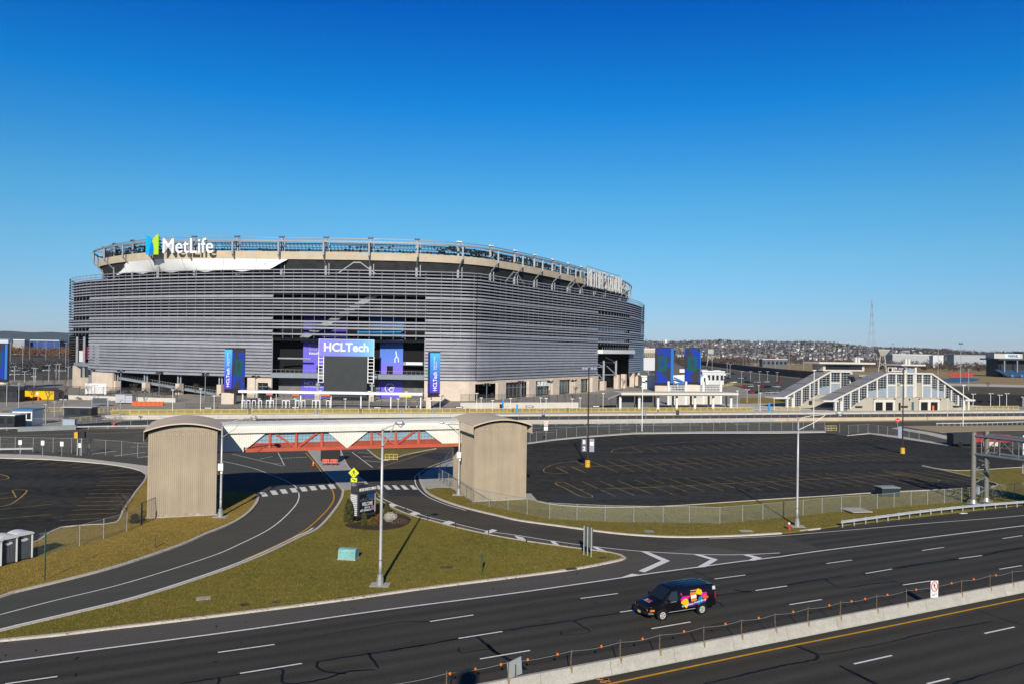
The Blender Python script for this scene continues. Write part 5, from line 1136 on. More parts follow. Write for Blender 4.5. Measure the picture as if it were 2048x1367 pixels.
# orange barricade, cone, yellow barrier
g0 = G(660, 931); t = thing("road_barricade", "orange sawhorse barricade boards on the median under the footbridge", "barricade", (g0[0], g0[1], .11), R(6))
b = MB()
for x in (-1.05, -.4, .35, 1.0): b.bar((x, -.25, 0), (x, 0, 1.0), .06); b.bar((x, .3, 0), (x, 0, 1.0), .06)
b.build("legs", M_DARK, t)
for z, m in ((.85, M_ORANGE), (.52, M_ORANGE)):
    for x0, x1 in ((-1.2, -.1), (.05, 1.15)): b = MB(); b.bb(x0, x1, -.06, -.02, z - .14, z + .14); b.build("board", mat("faded_orange_board", (.72, .13, .07), .6), t)
g0 = G(626.5, 930.5); t = thing("traffic_cone", "orange traffic cone on the median edge under the footbridge", "traffic cone", (g0[0], g0[1], .05))
b = MB(); b.tube([(0, 0, .04), (0, 0, .7)], [.16, .03], 10); b.build("cone", M_ORANGE, t); b = MB(); b.bb(-.2, .2, -.2, .2, 0, .04); b.build("base", M_ORANGE, t); b = MB(); b.tube([(0, 0, .4), (0, 0, .52)], [.095, .072], 10); b.build("band", M_WHITE, t)
def yellow_gate(px0, px1, py, top, label):
    a, c = G(px0, py), G(px1, py); h = HT(px0, py, px0, top); t = thing("barrier_gate", label, "barrier", a)
    b = MB()
    for z in (h, h * .5, .15): b.bar((a[0], a[1], z), (c[0], c[1], z), .08)
    b.build("rails", mat("weathered_yellow", (.52, .40, .12), .7, var=.2, scale=2), t, world=True)
    n = int(np.linalg.norm(c - a) / .9) + 1
    for i in range(n + 1): q = a + (c - a) * i / n; b = MB(); b.bar((q[0], q[1], 0), (q[0], q[1], h), .07); b.build("upright", mat("weathered_yellow", (.52, .40, .12), .7), t, world=True)
    b = MB(); fence_panels(b, [a[:2], c[:2]], .15, h); b.build("mesh_infill", mesh_fence_mat("yellow_mesh", (.45, .36, .12), .09, .07), t, world=True)
yellow_gate(770, 795, 919, 907, "yellow metal barrier on the small grass triangle beyond the footbridge")
yellow_gate(1651, 1673, 861, 850, "yellow barrier gate at the far edge of the right car park")
# equipment box on the lot edge
g0 = G(1775, 992); t = thing("skip_container", "dark rectangular skip standing at the car park's near edge", "skip", (g0[0], g0[1], .1), R(6))
b = MB(); b.bb(-1.25, 1.25, -.8, .8, .05, 1.15); b.build("body", mat("dark_green_steel", (.02, .03, .032), .6, var=.2, scale=2), t)
b = MB(); b.bb(-1.32, 1.32, -.87, .87, 1.15, 1.25); b.build("lid", M_GREY, t)
# portable toilets
def toilet(px, py, label):
    g0 = G(px, py); t = thing("portable_toilet", label, "portable toilet", (g0[0], g0[1], .1), R(62), "portable toilets behind the fence"); t.scale = (1.25, 1.1, 1.08)
    M_T = mat("grey_toilet_plastic", (.115, .12, .125), .55); M_TR = mat("white_toilet_roof", (.62, .62, .61), .45)
    def P(name, m, fn): b = MB(); fn(b); return b.build(name, m, t)
    P("cabin", M_T, lambda b: b.bb(-.56, .56, 0, 1.15, .08, 2.0))
    P("skid", M_DARK, lambda b: b.bb(-.6, .6, -.02, 1.17, 0, .1))
    d = P("door", mat("grey_toilet_door", (.09, .095, .10), .5), lambda b: b.bb(-.44, .44, -.03, -.001, .14, 1.95))
    b = MB(); [b.bb(x - .03, x + .03, -.045, -.031, .5, 1.3) for x in (-.22, 0, .22)]; b.build("door_ribs", M_T, d)
    b = MB(); b.plate([(.26 * math.cos(a), .12 * math.sin(a)) for a in np.linspace(0, 2 * math.pi, 21)[:-1]], (.0, -.04, 1.62), (1, 0, 0), (0, 0, 1), .012); b.build("door_emblem", M_TR, d)
    for x in (-.54, .54): P("corner_post", M_WHITE, lambda b: b.bb(x - .045, x + .045, -.05, .04, .08, 2.0))
    def rf(b):
        N = 10; V = []
        for y in (-.1, 1.2):
            for i in range(N + 1): f = i / N; V.append((-.62 + 1.24 * f, y, 2.08 + .20 * math.sin(math.pi * f) ** .7))
        m = N + 1; b.add(V, [(i, i + 1, m + i + 1, m + i) for i in range(N)] + [tuple(range(N, -1, -1)), tuple(range(m, 2 * m))])
    P("roof", M_TR, rf); P("eave", M_TR, lambda b: b.bb(-.63, .63, -.11, 1.21, 1.97, 2.08))
toilet(47.5, 1121.5, "rightmost grey portable toilet with white domed roof")
toilet(16, 1130, "middle grey portable toilet, second from the right")
toilet(-16, 1139, "grey portable toilet cut off by the photo's left edge")
# litter
simple("litter", "crumpled white litter on the shoulder below the guardrail", "litter", M_WHITE, lambda b: (b.box((0, 0, .03), (.7, .3, .06), .4), b.box((.5, .1, .03), (.3, .25, .05), 1.0)), (*G(1925, 1026)[:2], .02))
simple("litter", "pale orange rubble on the near road beside the median barrier", "litter", mat("orange_rubble", (.35, .14, .06), .9, var=.4, scale=8), lambda b: [b.box((rb.uniform(-.5, .5), rb.uniform(-.2, .2), .03), (rb.uniform(.1, .35), rb.uniform(.08, .2), .06), rb.uniform(0, 3)) for _ in range(9)], (*G(1212, 1361)[:2], .02))
# ------------------------------------------------------------------ van
def van():
    f, r_ = G(1323, 1240)[:2], G(1404, 1227)[:2]; h = (f - r_) / np.linalg.norm(f - r_); yaw = math.atan2(h[1], h[0]); mid = (f + r_) / 2; left = np.array([-h[1], h[0]])
    c = mid - left * .93
    t = thing("van", "black passenger van with colourful paint-splash graphics driving on the highway", "van", (c[0], c[1], .012), yaw)
    M_VAN = mat("black_car_paint", (.006, .006, .008), .25, 0, spec=.4); M_VG = mat("van_glass", (.012, .020, .026), .06, spec=.9)
    P = lambda name, m, fn, par=None, sm=False: (lambda b: (fn(b), b.build(name, m, par or t, smooth=sm))[1])(MB())
    ST = [(2.74, .50, .80, .84, .96, .72), (2.66, .44, .93, .96, 1.08, .82), (2.1, .40, .985, 1.06, 1.20, .86), (1.62, .40, .99, 1.14, 1.30, .86), (1.22, .40, .995, 1.16, 1.63, .83), (.80, .40, 1.0, 1.16, 1.965, .79), (.45, .40, 1.0, 1.16, 2.055, .80), (-.8, .40, 1.0, 1.16, 2.095, .82), (-2.3, .42, 1.0, 1.16, 2.09, .82), (-2.78, .46, .985, 1.16, 2.04, .80), (-2.93, .52, .95, 1.16, 1.93, .76)]
    def body(b):
        k = None
        for x, zb, w, zbelt, zt, wr in ST:
            half = [(w * .86, zb), (w * .985, zb + .10), (w, (zb + zbelt) / 2 + .1), (w * .985, zbelt)]
            e = .10 if zt > 1.5 else .05
            half += [(wr + (w - wr) * .12, zt - e), (wr * .95, zt - e * .3), (wr * .6, zt)]
            ring = half + [(-y, z) for y, z in half[::-1]]; k = len(ring); b.v += [(x, y, z) for y, z in ring]
        n = len(ST)
        for i in range(n - 1):
            for j in range(k): j2 = (j + 1) % k; b.f.append((i * k + j, (i + 1) * k + j, (i + 1) * k + j2, i * k + j2)); b.mi.append(0)
        b.f.append(tuple(range(k))); b.f.append(tuple((n - 1) * k + j for j in range(k - 1, -1, -1))); b.mi += [0, 0]
    bd = P("body", M_VAN, body)
    me = bd.data; me.polygons.foreach_set("use_smooth", [len(p.vertices) == 4 for p in me.polygons])
    try: me.set_sharp_from_angle(angle=R(32))
    except Exception: pass
    sy = lambda z, o=.006: .985 - max(0, z - 1.16) / (1.97 - 1.16) * .165 + o
    P("windscreen", M_VG, lambda b: b.add([(1.60, .74, 1.335), (1.60, -.74, 1.335), (.84, -.68, 1.965), (.84, .68, 1.965)], [(0, 1, 2, 3)]))
    for s in (1, -1):
        P("side_window", M_VG, lambda b: b.add([(x, s * sy(z), z) for x, z in ((1.38, 1.24), (.40, 1.24), (.42, 1.86), (.86, 1.86))], [(0, 1, 2, 3)]))
        dr = P("door", M_VAN, lambda b: [b.bar((x, s * sy(.9, .002), .5), (x, s * sy(1.15, .002), 1.2), .012) for x in (1.5, .32)])
        P("door_handle", M_BLACK, lambda b: b.bb(.38, .56, s * 1.0 - .012, s * 1.0 + .02, 1.06, 1.10), dr)
        P("mirror", M_BLACK, lambda b: (b.box((1.30, s * 1.16, 1.28), (.12, .26, .24)), b.bar((1.34, s * .97, 1.2), (1.32, s * 1.1, 1.25), .05)))
        P("headlight", mat("headlight_lens", (.55, .57, .6), .1, spec=.9), lambda b: b.add([(2.70, s * .62, .86), (2.64, s * .93, .86), (2.62, s * .92, 1.0), (2.69, s * .62, 1.0)], [(0, 1, 2, 3)]))
        P("indicator", mat("amber_lens", (.8, .20, .02), .3), lambda b: b.add([(2.76, s * .56, .70), (2.685, s * .95, .70), (2.68, s * .95, .84), (2.74, s * .56, .84), (2.40, s * .992, .72), (2.40, s * .992, .83)], [(0, 1, 2, 3), (1, 4, 5, 2)]))
        P("tail_light", mat("tail_lens", (.35, .01, .02), .3), lambda b: b.box((-2.9, s * .93, 1.25), (.08, .06, .42)))
        P("rub_strip", mat("silver_strip", (.5, .5, .5), .35, .3), lambda b: (b.bb(.55, 1.38, s * 1.0 - .012, s * 1.0 + .012, 1.185, 1.21) if s > 0 else None, b.bb(-1.1, 1.2, s * 1.0 - .012, s * 1.0 + .014, .50, .53)))
        for x in (1.715, -1.715):
            w = P("wheel", mat("tyre_rubber", (.014, .014, .015), .85), lambda b: b.tube([(x, s * .70, .36), (x, s * .72, .36), (x, s * .99, .36), (x, s * 1.012, .36)], [.33, .365, .365, .33], 22), None, False)
            P("rim", mat("alloy_rim", (.62, .58, .52), .4, 0), lambda b: b.tube([(x, s * .96, .36), (x, s * 1.018, .36)], [.245, .235], 20), w)
            P("hub", M_STEEL, lambda b: [b.bar((x, s * 1.022, .36), (x + .2 * math.cos(a), s * 1.022, .36 + .2 * math.sin(a)), .05, .012) for a in np.linspace(0, 2 * math.pi, 6)[:-1]] and b.tube([(x, s * 1.01, .36), (x, s * 1.034, .36)], [.07, .06], 10), w)
            P("rim_gap", M_BLACK, lambda b: [b.tube([(x + .15 * math.cos(a + .63), s * 1.016, .36 + .15 * math.sin(a + .63)), (x + .15 * math.cos(a + .63), s * 1.0205, .36 + .15 * math.sin(a + .63))], [.048, .048], 8) for a in np.linspace(0, 2 * math.pi, 6)[:-1]], w)
            P("wheel_arch", M_BLACK, lambda b: b.tube([(x, s * .9, .40), (x, s * 1.004, .40)], [.455, .455], 22, cap=True))
    P("bumper", M_BLACK, lambda b: (b.tube([(2.50, -1.0, .55), (2.76, -.85, .55), (2.83, -.4, .55), (2.84, 0, .55), (2.83, .4, .55), (2.76, .85, .55), (2.50, 1.0, .55)], .13, 8),))
    P("bumper", M_BLACK, lambda b: b.box((-2.98, 0, .58), (.16, 1.8, .2)))
    P("grille", M_DARK, lambda b: [b.box((2.735, 0, z), (.05, 1.15, .05)) for z in (.76, .85, .94)])
    P("number_plate", mat("yellow_plate", (.62, .50, .14), .5), lambda b: b.box((2.975, -.05, .52), (.01, .32, .17)))
    for y in (.3, -.1, -.5): P("roof_rib", M_VAN, lambda b: b.bb(-2.6, .3, y - .03, y + .03, 2.085, 2.11))
    for y in (.25, -.25): P("wiper", M_BLACK, lambda b: b.bar((1.62, y, 1.33), (1.4, y + .35, 1.52), .02))
    rv = rng(21)
    def splat(cx, cz, rx, rz_, n, seed):
        q = rng(seed); return [(cx + rx * q.uniform(.62, 1.12) * math.cos(a), cz + rz_ * q.uniform(.62, 1.12) * math.sin(a)) for a in np.linspace(0, 2 * math.pi, n + 1)[:-1]]
    lay = [0.008]
    def decal(poly, col, nm, sm=True):
        lay[0] += .0012; o = lay[0]
        poly = [(-1.08 + (x + 1.08) * 1.2, 1.30 + (z - 1.30) * 1.16) for x, z in poly]
        if sm: poly = [tuple(p) for p in smooth(poly, .05, True)]
        m = mat(nm, col, .35)
        def fn(b):
            for tri in tessellate_polygon([[Vector((x, z, 0)) for x, z in poly]]): b.add([(poly[i][0], sy(poly[i][1], o), poly[i][1]) for i in tri], [(0, 1, 2)])
        return P("graphic", m, fn)
    MG, YE, PU, CY, RE = (.72, .01, .24), (.85, .48, .01), (.10, .03, .28), (.0, .22, .38), (.75, .07, .05)
    decal(splat(-.42, 1.50, .42, .26, 11, 1), MG, "magenta_print"); decal(splat(-.28, 1.26, .3, .16, 9, 7), MG, "magenta_print")
    decal(splat(-1.72, 1.46, .30, .34, 11, 2), MG, "magenta_print"); decal([(-1.6, 1.62), (-1.5, 1.9), (-1.66, 1.9), (-1.78, 1.62)], MG, "magenta_print", False); decal(splat(-1.86, 1.22, .2, .16, 8, 5), RE, "coral_print")
    decal(splat(-1.0, .95, .8, .16, 10, 3), PU, "violet_print"); decal(splat(-1.45, 1.04, .22, .3, 10, 4), CY, "teal_print")
    decal(splat(-.36, 1.10, .30, .20, 10, 6), YE, "yellow_print"); decal(splat(-.45, .88, .14, .2, 8, 9), YE, "yellow_print"); decal(splat(-1.02, 1.77, .34, .13, 10, 8), YE, "yellow_print"); decal(splat(-1.42, 1.58, .26, .2, 10, 10), YE, "yellow_print")
    decal([(-.72, 1.63), (-.72, 1.03), (-1.22, 1.03), (-1.22, 1.63)], (.015, .01, .01), "black_print", False)
    decal([(-.76, 1.60), (-.80, 1.06), (-1.20, 1.10), (-1.18, 1.62)], (.80, .19, .01), "orange_print", False)
    decal([(-.78, 1.42), (-.79, 1.24), (-1.19, 1.28), (-1.185, 1.46)], (.78, .72, .66), "white_print", False)
    decal([(-2.42, 1.80), (-2.42, 1.60), (-2.64, 1.60), (-2.64, 1.80)], (.55, .56, .57), "grey_print", False)
    put_text("One-Stop Print Shop", .17, 2.15, (-1.0, 1.0, .90), (-1, 0, .13), (.13, 0, 1), .012, "lettering", mat("white_print", (.78, .72, .66), .4), t, bold=.02, world=False)
    put_text("ABC", .15, .34, (-.985, sy(1.35, .022), 1.35), (-1, 0, .09), (.09, 0, 1), .004, "lettering", mat("pale_print", (.6, .66, .7), .4), t, world=False)
    # bonnet print
    for i, (cc, nm) in enumerate(((YE, "yellow_print"), (MG, "magenta_print"), (RE, "coral_print"))):
        y0 = -.32 + i * .22; P("graphic", mat(nm, cc, .35), lambda b: b.add([(2.30, y0, 1.172), (2.30, y0 + .17, 1.172), (2.08, y0 + .17, 1.216), (2.08, y0, 1.216)], [(0, 1, 2, 3)]))
    P("graphic", mat("pale_blue_print", (.30, .45, .62), .35), lambda b: b.add([(2.40, -.40, 1.150), (2.40, .36, 1.150), (2.34, .36, 1.164), (2.34, -.40, 1.164)], [(0, 1, 2, 3)]))
van()

# ------------------------------------------------------------------ median barrier with posts, cable and reflectors
pa, pb, pc_ = G(1224, 1350)[:2], G(1841.5, 1225)[:2], G(1960, 1202)[:2]
dB = (pc_ - pa) / np.linalg.norm(pc_ - pa); nB = np.array([dB[1], -dB[0]]); baseB = pa - nB * .32
bar_t = thing("median_barrier", "long pale concrete median barrier between the two carriageways", "road barrier", (*(baseB + dB * 15), 0))
M_BARR = mat("weathered_barrier_concrete", (.36, .335, .285), .9, col2=(.50, .47, .41), scale=.9, var2=7.0, bump=.5, bscale=14)
prof = [(-.32, 0), (-.32, .08), (-.20, .30), (-.10, .82), (.10, .82), (.20, .30), (.32, .08), (.32, 0)]
for i in range(-3, 22):
    s0, s1 = i * 4.6 + .015, (i + 1) * 4.6 - .015; b = MB(); pts = np.array([baseB + dB * s for s in (s0, s1)]); b.sweep(pts, prof); b.build("barrier_segment", M_BARR, bar_t, world=True)
def s_at(px, py, z):   # distance along the barrier crest seen at this sighting
    g0 = G(px, py, z)[:2]; return float((g0 - baseB) @ dB)
bf = thing("barrier_cable_fence", "rusty short posts with cable and orange reflectors on the median barrier", "cable fence", (*(baseB + dB * 15), .82))
posts_px = [(1017, 1357), (1141, 1332), (1241, 1314), (1318, 1298), (1405, 1281), (1480.5, 1266.5), (1549, 1254), (1612, 1241), (1680, 1230), (1750, 1215), (1811, 1204), (1922, 1184), (1980, 1173), (2024, 1164.5), (2090, 1152), (2150, 1141)]
ss = [s_at(px, py, .82) for px, py in posts_px]; ss = [ss[0] - 7.4, ss[0] - 3.6] + ss
rq = rng(3)
for s in ss:
    q = baseB + dB * s; b = MB(); hgt = 1.0 + rq.uniform(-.06, .05); tl = rq.uniform(-.04, .04); b.bar((q[0], q[1], .82), (q[0] + tl, q[1], .82 + hgt), .06, .06); b.build("post", M_RUST, bf, world=True)
    b = MB(); n = nB; st_ = rq.uniform(.12, .3)
    b.add([(q[0] + n[0] * (.103 + .0) + dB[0] * d_, q[1] + n[1] * .103 + dB[1] * d_, z) if z > .6 else (q[0] + n[0] * .163 + dB[0] * d_, q[1] + n[1] * .163 + dB[1] * d_, z) for d_, z in ((-.1, .818), (.1, .818), (.03, .52), (-.04, .5))], [(0, 3, 2, 1)]); b.build("rust_stain", mat("rust_stain_on_concrete", (.25, .17, .085), .9, var=.4, scale=9), bf, world=True)
b = MB(); pts = []
for a, c in zip(ss[:-1], ss[1:]):
    for f in np.linspace(0, 1, 7)[:-1]: s = a + (c - a) * f; q = baseB + dB * s; pts.append((q[0], q[1], 1.70 - .10 * math.sin(math.pi * f)))
b.tube(pts, .010, 5); b.build("cable", M_STEEL, bf, world=True)
for px, py in ((1053, 1316), (999, 1325), (950, 1336), (900, 1346), (1112, 1305), (1198, 1288.5), (1279, 1273), (1361, 1258), (1444, 1243.5), (1510, 1231.5), (1582, 1220.5), (1658, 1209), (1701, 1200.5), (1729.5, 1196), (1771, 1187), (1826, 1176), (1899, 1164), (1945, 1156.5), (1978, 1145.5)):
    s = s_at(px, py, 1.66); q = baseB + dB * s; b = MB(); b.tube([(q[0], q[1], 1.58), (q[0], q[1], 1.62), (q[0], q[1], 1.70), (q[0], q[1], 1.74)], [.03, .068, .068, .03], 8); b.build("reflector", mat("orange_reflector", (.78, .17, .01), .45), bf, world=True)
# signs on the barrier
s = s_at(1868, 1194, .82); q = baseB + dB * s; t = thing("no_pedestrians_sign", "white sign with red no-pedestrians circle mounted on the median barrier", "road sign", (q[0], q[1], .82), R(8))
def PN(name, m, fn, par=None): b = MB(); fn(b); return b.build(name, m, par or t)
pw = .30; pl_ = PN("plate", M_WHITE, lambda b: b.bb(-pw, pw, -.02, .0, .02, 1.26)); PN("post", M_STEEL, lambda b: b.bar((0, .04, 0), (0, .04, 1.1), .05))
PN("ring", mat("sign_red", (.52, .01, .025), .5), lambda b: (b.tube([(.24 * math.cos(a), -.03, .84 + .36 * math.sin(a)) for a in np.linspace(0, 2 * math.pi, 25)], .032, 6), b.bar((-.17, -.035, 1.09), (.17, -.035, .59), .05, .02)), pl_)
PN("walker", M_BLACK, lambda b: (b.tube([(.0, -.024, 1.06), (.0, -.028, 1.07)], .05, 8), b.bar((0, -.026, 1.0), (.0, -.026, .82), .09, .01), b.bar((0, -.026, .83), (-.09, -.026, .62), .04, .01), b.bar((0, -.026, .83), (.09, -.026, .62), .04, .01), b.bar((0, -.026, .98), (-.12, -.026, .86), .035, .01), b.bar((0, -.026, .98), (.12, -.026, .88), .035, .01)), pl_)
put_text("NO PEDESTRIAN\nCROSSING", .20, .46, (0, -.026, .22), (1, 0, 0), (0, 0, 1), .004, "lettering", M_BLACK, pl_, world=False)
s = s_at(1031, 1353, .82); q = baseB + dB * s; t = thing("blank_sign_back", "blank tilted grey sign plate with rusty post on the median barrier", "road sign", (q[0] - .05, q[1], .82), R(20))
b = MB(); b.plate([(-.40, .0), (.42, .16), (.34, 1.12), (-.48, .84)], (0, -.04, 0), (1, 0, 0), (0, 0, 1), .02); b.build("plate", mat("dull_aluminium", (.33, .36, .36), .5, .3, var=.06, scale=2), t)
b = MB(); b.bar((.02, -.09, .02), (.02, -.09, .72), .06); b.build("post", M_RUST, t)

# ------------------------------------------------------------------ guardrails
def guardrail(pts, label, step=1.9, h=.75, z0=.0, dbl=False, group=None):
    P_ = np.array(pts); c = P_.mean(0); t = thing("guardrail", label, "guardrail", (c[0], c[1], z0), 0, group)
    for k in ((0, 1) if dbl else (0,)):
        b = MB(); zt = h - .0 - k * .38
        b.sweep(P_, [(.05, zt), (.11, zt - .06), (.05, zt - .15), (.11, zt - .24), (.05, zt - .31), (.03, zt - .31), (.09, zt - .24), (.03, zt - .15), (.09, zt - .06), (.03, zt)]); b.v = [(x, y, z + z0) for x, y, z in b.v]; b.build("rail", mat("guardrail_zinc", (.55, .57, .58), .4, .3, var=.1, scale=1), t, world=True)
    L = np.concatenate([[0], np.cumsum(np.hypot(*np.diff(P_, axis=0).T))])
    for s in np.arange(.3, L[-1], step):
        x, y = np.interp(s, L, P_[:, 0]), np.interp(s, L, P_[:, 1]); b = MB(); b.bar((x, y, z0 - .1), (x, y, z0 + h + .06), .12, .10); b.build("post", M_STEEL, t, world=True)
    return t
gr = [G(*p)[:2] for p in ((1681, 1054), (1760, 1043), (1850, 1031), (1940, 1021), (2048, 1012))]; gr.append(gr[-1] + (gr[-1] - gr[-2]) * 2); gr = smooth(gr, 2.0)
guardrail(gr, "galvanised guardrail along the highway at the gantry's foot")
guardrail(smooth([G(*p)[:2] for p in ((-120, 863.5), (0, 861), (100, 859), (200, 857), (300, 855.5))], 4), "long guardrail behind the cross road at the far left", 3.8)
guardrail(smooth([G(*p)[:2] for p in ((1050, 849.5), (1150, 849), (1260, 848), (1400, 846.5), (1550, 844))], 4), "long white double guardrail behind the car park's far side", 3.8, 1.0, dbl=True)
guardrail(smooth([G(*p)[:2] for p in ((1872, 851.5), (1950, 850.5), (2048, 848), (2130, 846))], 3), "short-post guardrail on the far verge right of the stop sign", 1.9, .95)
guardrail(smooth([G(*p)[:2] for p in ((-60, 905.5), (0, 904.5), (66, 903.5))], 2), "short guardrail beside the left car park's pavement", 3.6, .8)

# ------------------------------------------------------------------ sign gantry on the right
cA, cB = G(1946, 1009), G(1972, 1005); hA = HT(1946, 1009, 1951, 863)
gt = thing("sign_gantry", "grey tubular sign gantry reaching over the highway from the right verge", "sign gantry", (cA[0], cA[1], 0))
M_GAN = mat("galvanised_gantry", (.19, .205, .215), .5, .3, var=.15, scale=.8, var2=5)
M_GANC = mat("gantry_column", (.21, .20, .17), .6, .2, var=.12, scale=.8)
def PG(name, m, fn): b = MB(); fn(b); return b.build(name, m, gt, world=True)
for c in (cA, cB):
    PG("column", M_GANC, lambda b: b.tube([(c[0], c[1], .3), (c[0], c[1], hA)], .30, 14)); PG("base_plate", M_STEEL, lambda b: (b.box((c[0], c[1], .22), (1.1, 1.1, .12), HW), b.tube([(c[0], c[1], .25), (c[0], c[1], .7)], [.42, .31], 12)))
nz_ = 6
for i in range(nz_):
    z0, z1 = 1.0 + i * (hA - 4.2) / nz_, 1.0 + (i + 1) * (hA - 4.2) / nz_; p, q = (cA, cB) if i % 2 == 0 else (cB, cA)
    PG("brace", M_GAN, lambda b: b.tube([(p[0], p[1], z0), (q[0], q[1], z1)], .085, 8))
dG = np.array([math.sin(HW), -math.cos(HW)]); Lg = 34.0; zt_, zb_ = hA - .45, hA - 2.75
for c in (cA, cB):
    for z in (zt_, zb_): PG("chord", M_GAN, lambda b: b.tube([(c[0] - dG[0] * .4, c[1] - dG[1] * .4, z), (c[0] + dG[0] * Lg, c[1] + dG[1] * Lg, z)], .19, 12))
    n = 14
    for i in range(n):
        s0, s1 = 1.0 + i * 2.3, 1.0 + (i + 1) * 2.3
        PG("brace", M_GAN, lambda b: b.bar((c[0] + dG[0] * s0, c[1] + dG[1] * s0, zt_), (c[0] + dG[0] * s0, c[1] + dG[1] * s0, zb_), .10))
        a, e = (zt_, zb_) if i % 2 else (zb_, zt_)
        PG("brace", M_GAN, lambda b: b.bar((c[0] + dG[0] * s0, c[1] + dG[1] * s0, a), (c[0] + dG[0] * s1, c[1] + dG[1] * s1, e), .09))
for i in range(8):
    s = 1.0 + i * 4.6
    for z in (zt_, zb_): PG("brace", M_GAN, lambda b: b.bar((cA[0] + dG[0] * s, cA[1] + dG[1] * s, z), (cB[0] + dG[0] * s, cB[1] + dG[1] * s, z), .09))
PG("cabinet", M_GREY, lambda b: b.box((cA[0] + .45, cA[1] - .15, 1.9), (.45, .35, .95), HW))
for i, s in enumerate((4.6, 7.0, 11.0, 12.2)):
    PG("sign_hanger", M_WHITE, lambda b: (b.bar((cB[0] + dG[0] * s, cB[1] + dG[1] * s, zb_ - 2.0), (cB[0] + dG[0] * s, cB[1] + dG[1] * s, zt_ + .4), .12),))
def sgp(b):
    for z in np.arange(zb_ - 1.6, zt_ + 1.9, .32): b.bar((cB[0] + E0[0] * .5 + dG[0] * 9.6, cB[1] + E0[1] * .5 + dG[1] * 9.6, z), (cB[0] + E0[0] * .5 + dG[0] * 17.5, cB[1] + E0[1] * .5 + dG[1] * 17.5, z), .06, .26)
PG("sign_panel", mat("sign_back_panel", (.09, .09, .075), .6, var=.15, scale=1), sgp)

# ------------------------------------------------------------------ chain-link fences
M_LINK = mesh_fence_mat("chain_link", (.40, .44, .40), .07, .085); M_LINKF = mesh_fence_mat("thin_chain_link", (.34, .35, .33), .07, .035); M_LINKD = mesh_fence_mat("dark_chain_link", (.05, .055, .055), .07, .15)
FPOST = {}
def fence(pts, h, label, step=None, z0=.1, m=M_LINK, pm=M_STEEL, w=.06, top=True, group=None, smooth_it=False, name="chain_link_fence", posts=True):
    P_ = np.array(pts, float); c = P_[len(P_) // 2]; t = thing(name, label, "fence", (c[0], c[1], z0), 0, group)
    b = MB(); fence_panels(b, P_, z0, z0 + h); b.build("mesh", m, t, world=True)
    L = np.concatenate([[0], np.cumsum(np.hypot(*np.diff(P_, axis=0).T))])
    S_ = L if step is None else np.arange(0, L[-1] + .01, step)
    if posts:
        key = (h, w, pm.name); first = None
        for s in S_:
            x, y = np.interp(s, L, P_[:, 0]) - c[0], np.interp(s, L, P_[:, 1]) - c[1]
            if first is None: b = MB(); b.tube([(0, 0, -.1), (0, 0, h + .06)], w / 2 + .012, 6); first = q = b.build("post", pm, t)
            else: q = first.copy(); COL.objects.link(q)
            q.location = (x, y, 0)
    if top: b = MB(); b.tube([(p[0], p[1], z0 + h) for p in P_], .028, 5); b.build("top_rail", pm, t, world=True)
    return t
fr_ = [G(*p)[:2] for p in ((906, 917), (892, 935), (880, 951), (878, 962.4), (884.5, 967), (897, 974), (914, 985), (932, 996.7), (945.7, 1006), (978.6, 1013.8), (1016, 1021), (1054, 1029.5), (1099, 1038), (1153.8, 1041), (1210, 1043.5), (1267.3, 1044.7), (1326, 1045.5), (1378.5, 1046), (1439.5, 1047.3), (1485, 1043.5), (1525.5, 1039.5), (1567, 1035.5), (1606, 1031), (1644, 1027), (1682.6, 1023.4), (1720, 1021), (1754.6, 1018), (1788, 1015), (1822, 1012), (1855, 1009.5), (1888.5, 1006.8), (1923, 1004), (1975, 999), (2028.7, 993.6), (2100, 987), (2180, 980))]
fence(fr_, 1.75, "grey chain-link fence along the right ramp from the stair tower to the gantry")
fence([G(*p)[:2] for p in ((-60, 1152), (-20, 1140), (23, 1126), (90, 1110), (159, 1092.5), (207, 1079), (253.5, 1064), (283, 1050))], 1.9, "chain-link fence on the dry verge in front of the left car park")
gg = fence([G(*p)[:2] for p in ((283, 1050), (311, 1036))], 2.2, "dark gate frame ending the left fence at the stair tower", m=M_LINKD, pm=M_DARK, w=.14, name="fence_gate")
fence([G(*p)[:2] for p in ((-60, 902), (0, 902.5), (30, 903), (66, 903.5), (106, 904), (143, 905.5), (178, 907), (211, 909), (243, 911.5), (275, 915), (300, 919))], 2.4, "chain-link fence along the pavement behind the left car park", m=M_LINKF)
fence([G(*p)[:2] for p in ((1060, 886), (1072.7, 884), (1092, 881), (1113, 878.3), (1133, 875.5), (1153, 872.5), (1174, 870), (1195, 867.5), (1218, 866), (1241.6, 864.7), (1273, 864.2), (1306.6, 864), (1343, 863.4), (1380, 862.7), (1404, 862.3), (1427, 862), (1451, 861.7), (1474, 861.5), (1496, 861.2), (1518, 861), (1541.6, 860.7), (1563, 860.5), (1585, 860.2), (1607, 860), (1628, 859.5), (1649, 858))], 2.1, "chain-link fence along the far kerb of the right car park", m=M_LINKF)
fence([G(*p)[:2] for p in ((1679, 864), (1697, 867.5), (1716, 866.2), (1736, 864.5), (1756.5, 867), (1775, 869.5), (1796, 871.7), (1818, 875), (1838, 879))], 2.0, "chain-link fence around the driveway by the stop sign", m=M_LINKF)
fence([tuple(PL(x, .15)) for x in np.arange(2, 190, 2.6)], 1.9, "long tall chain-link fence on the wall before the railway platform", m=M_LINKF, z0=.85)
fence([tuple(PL(x, 1.5)) for x in np.arange(-150, -42, 3.4)], 1.9, "chain-link fence before the security yard behind the left guardrail", m=M_LINKF)
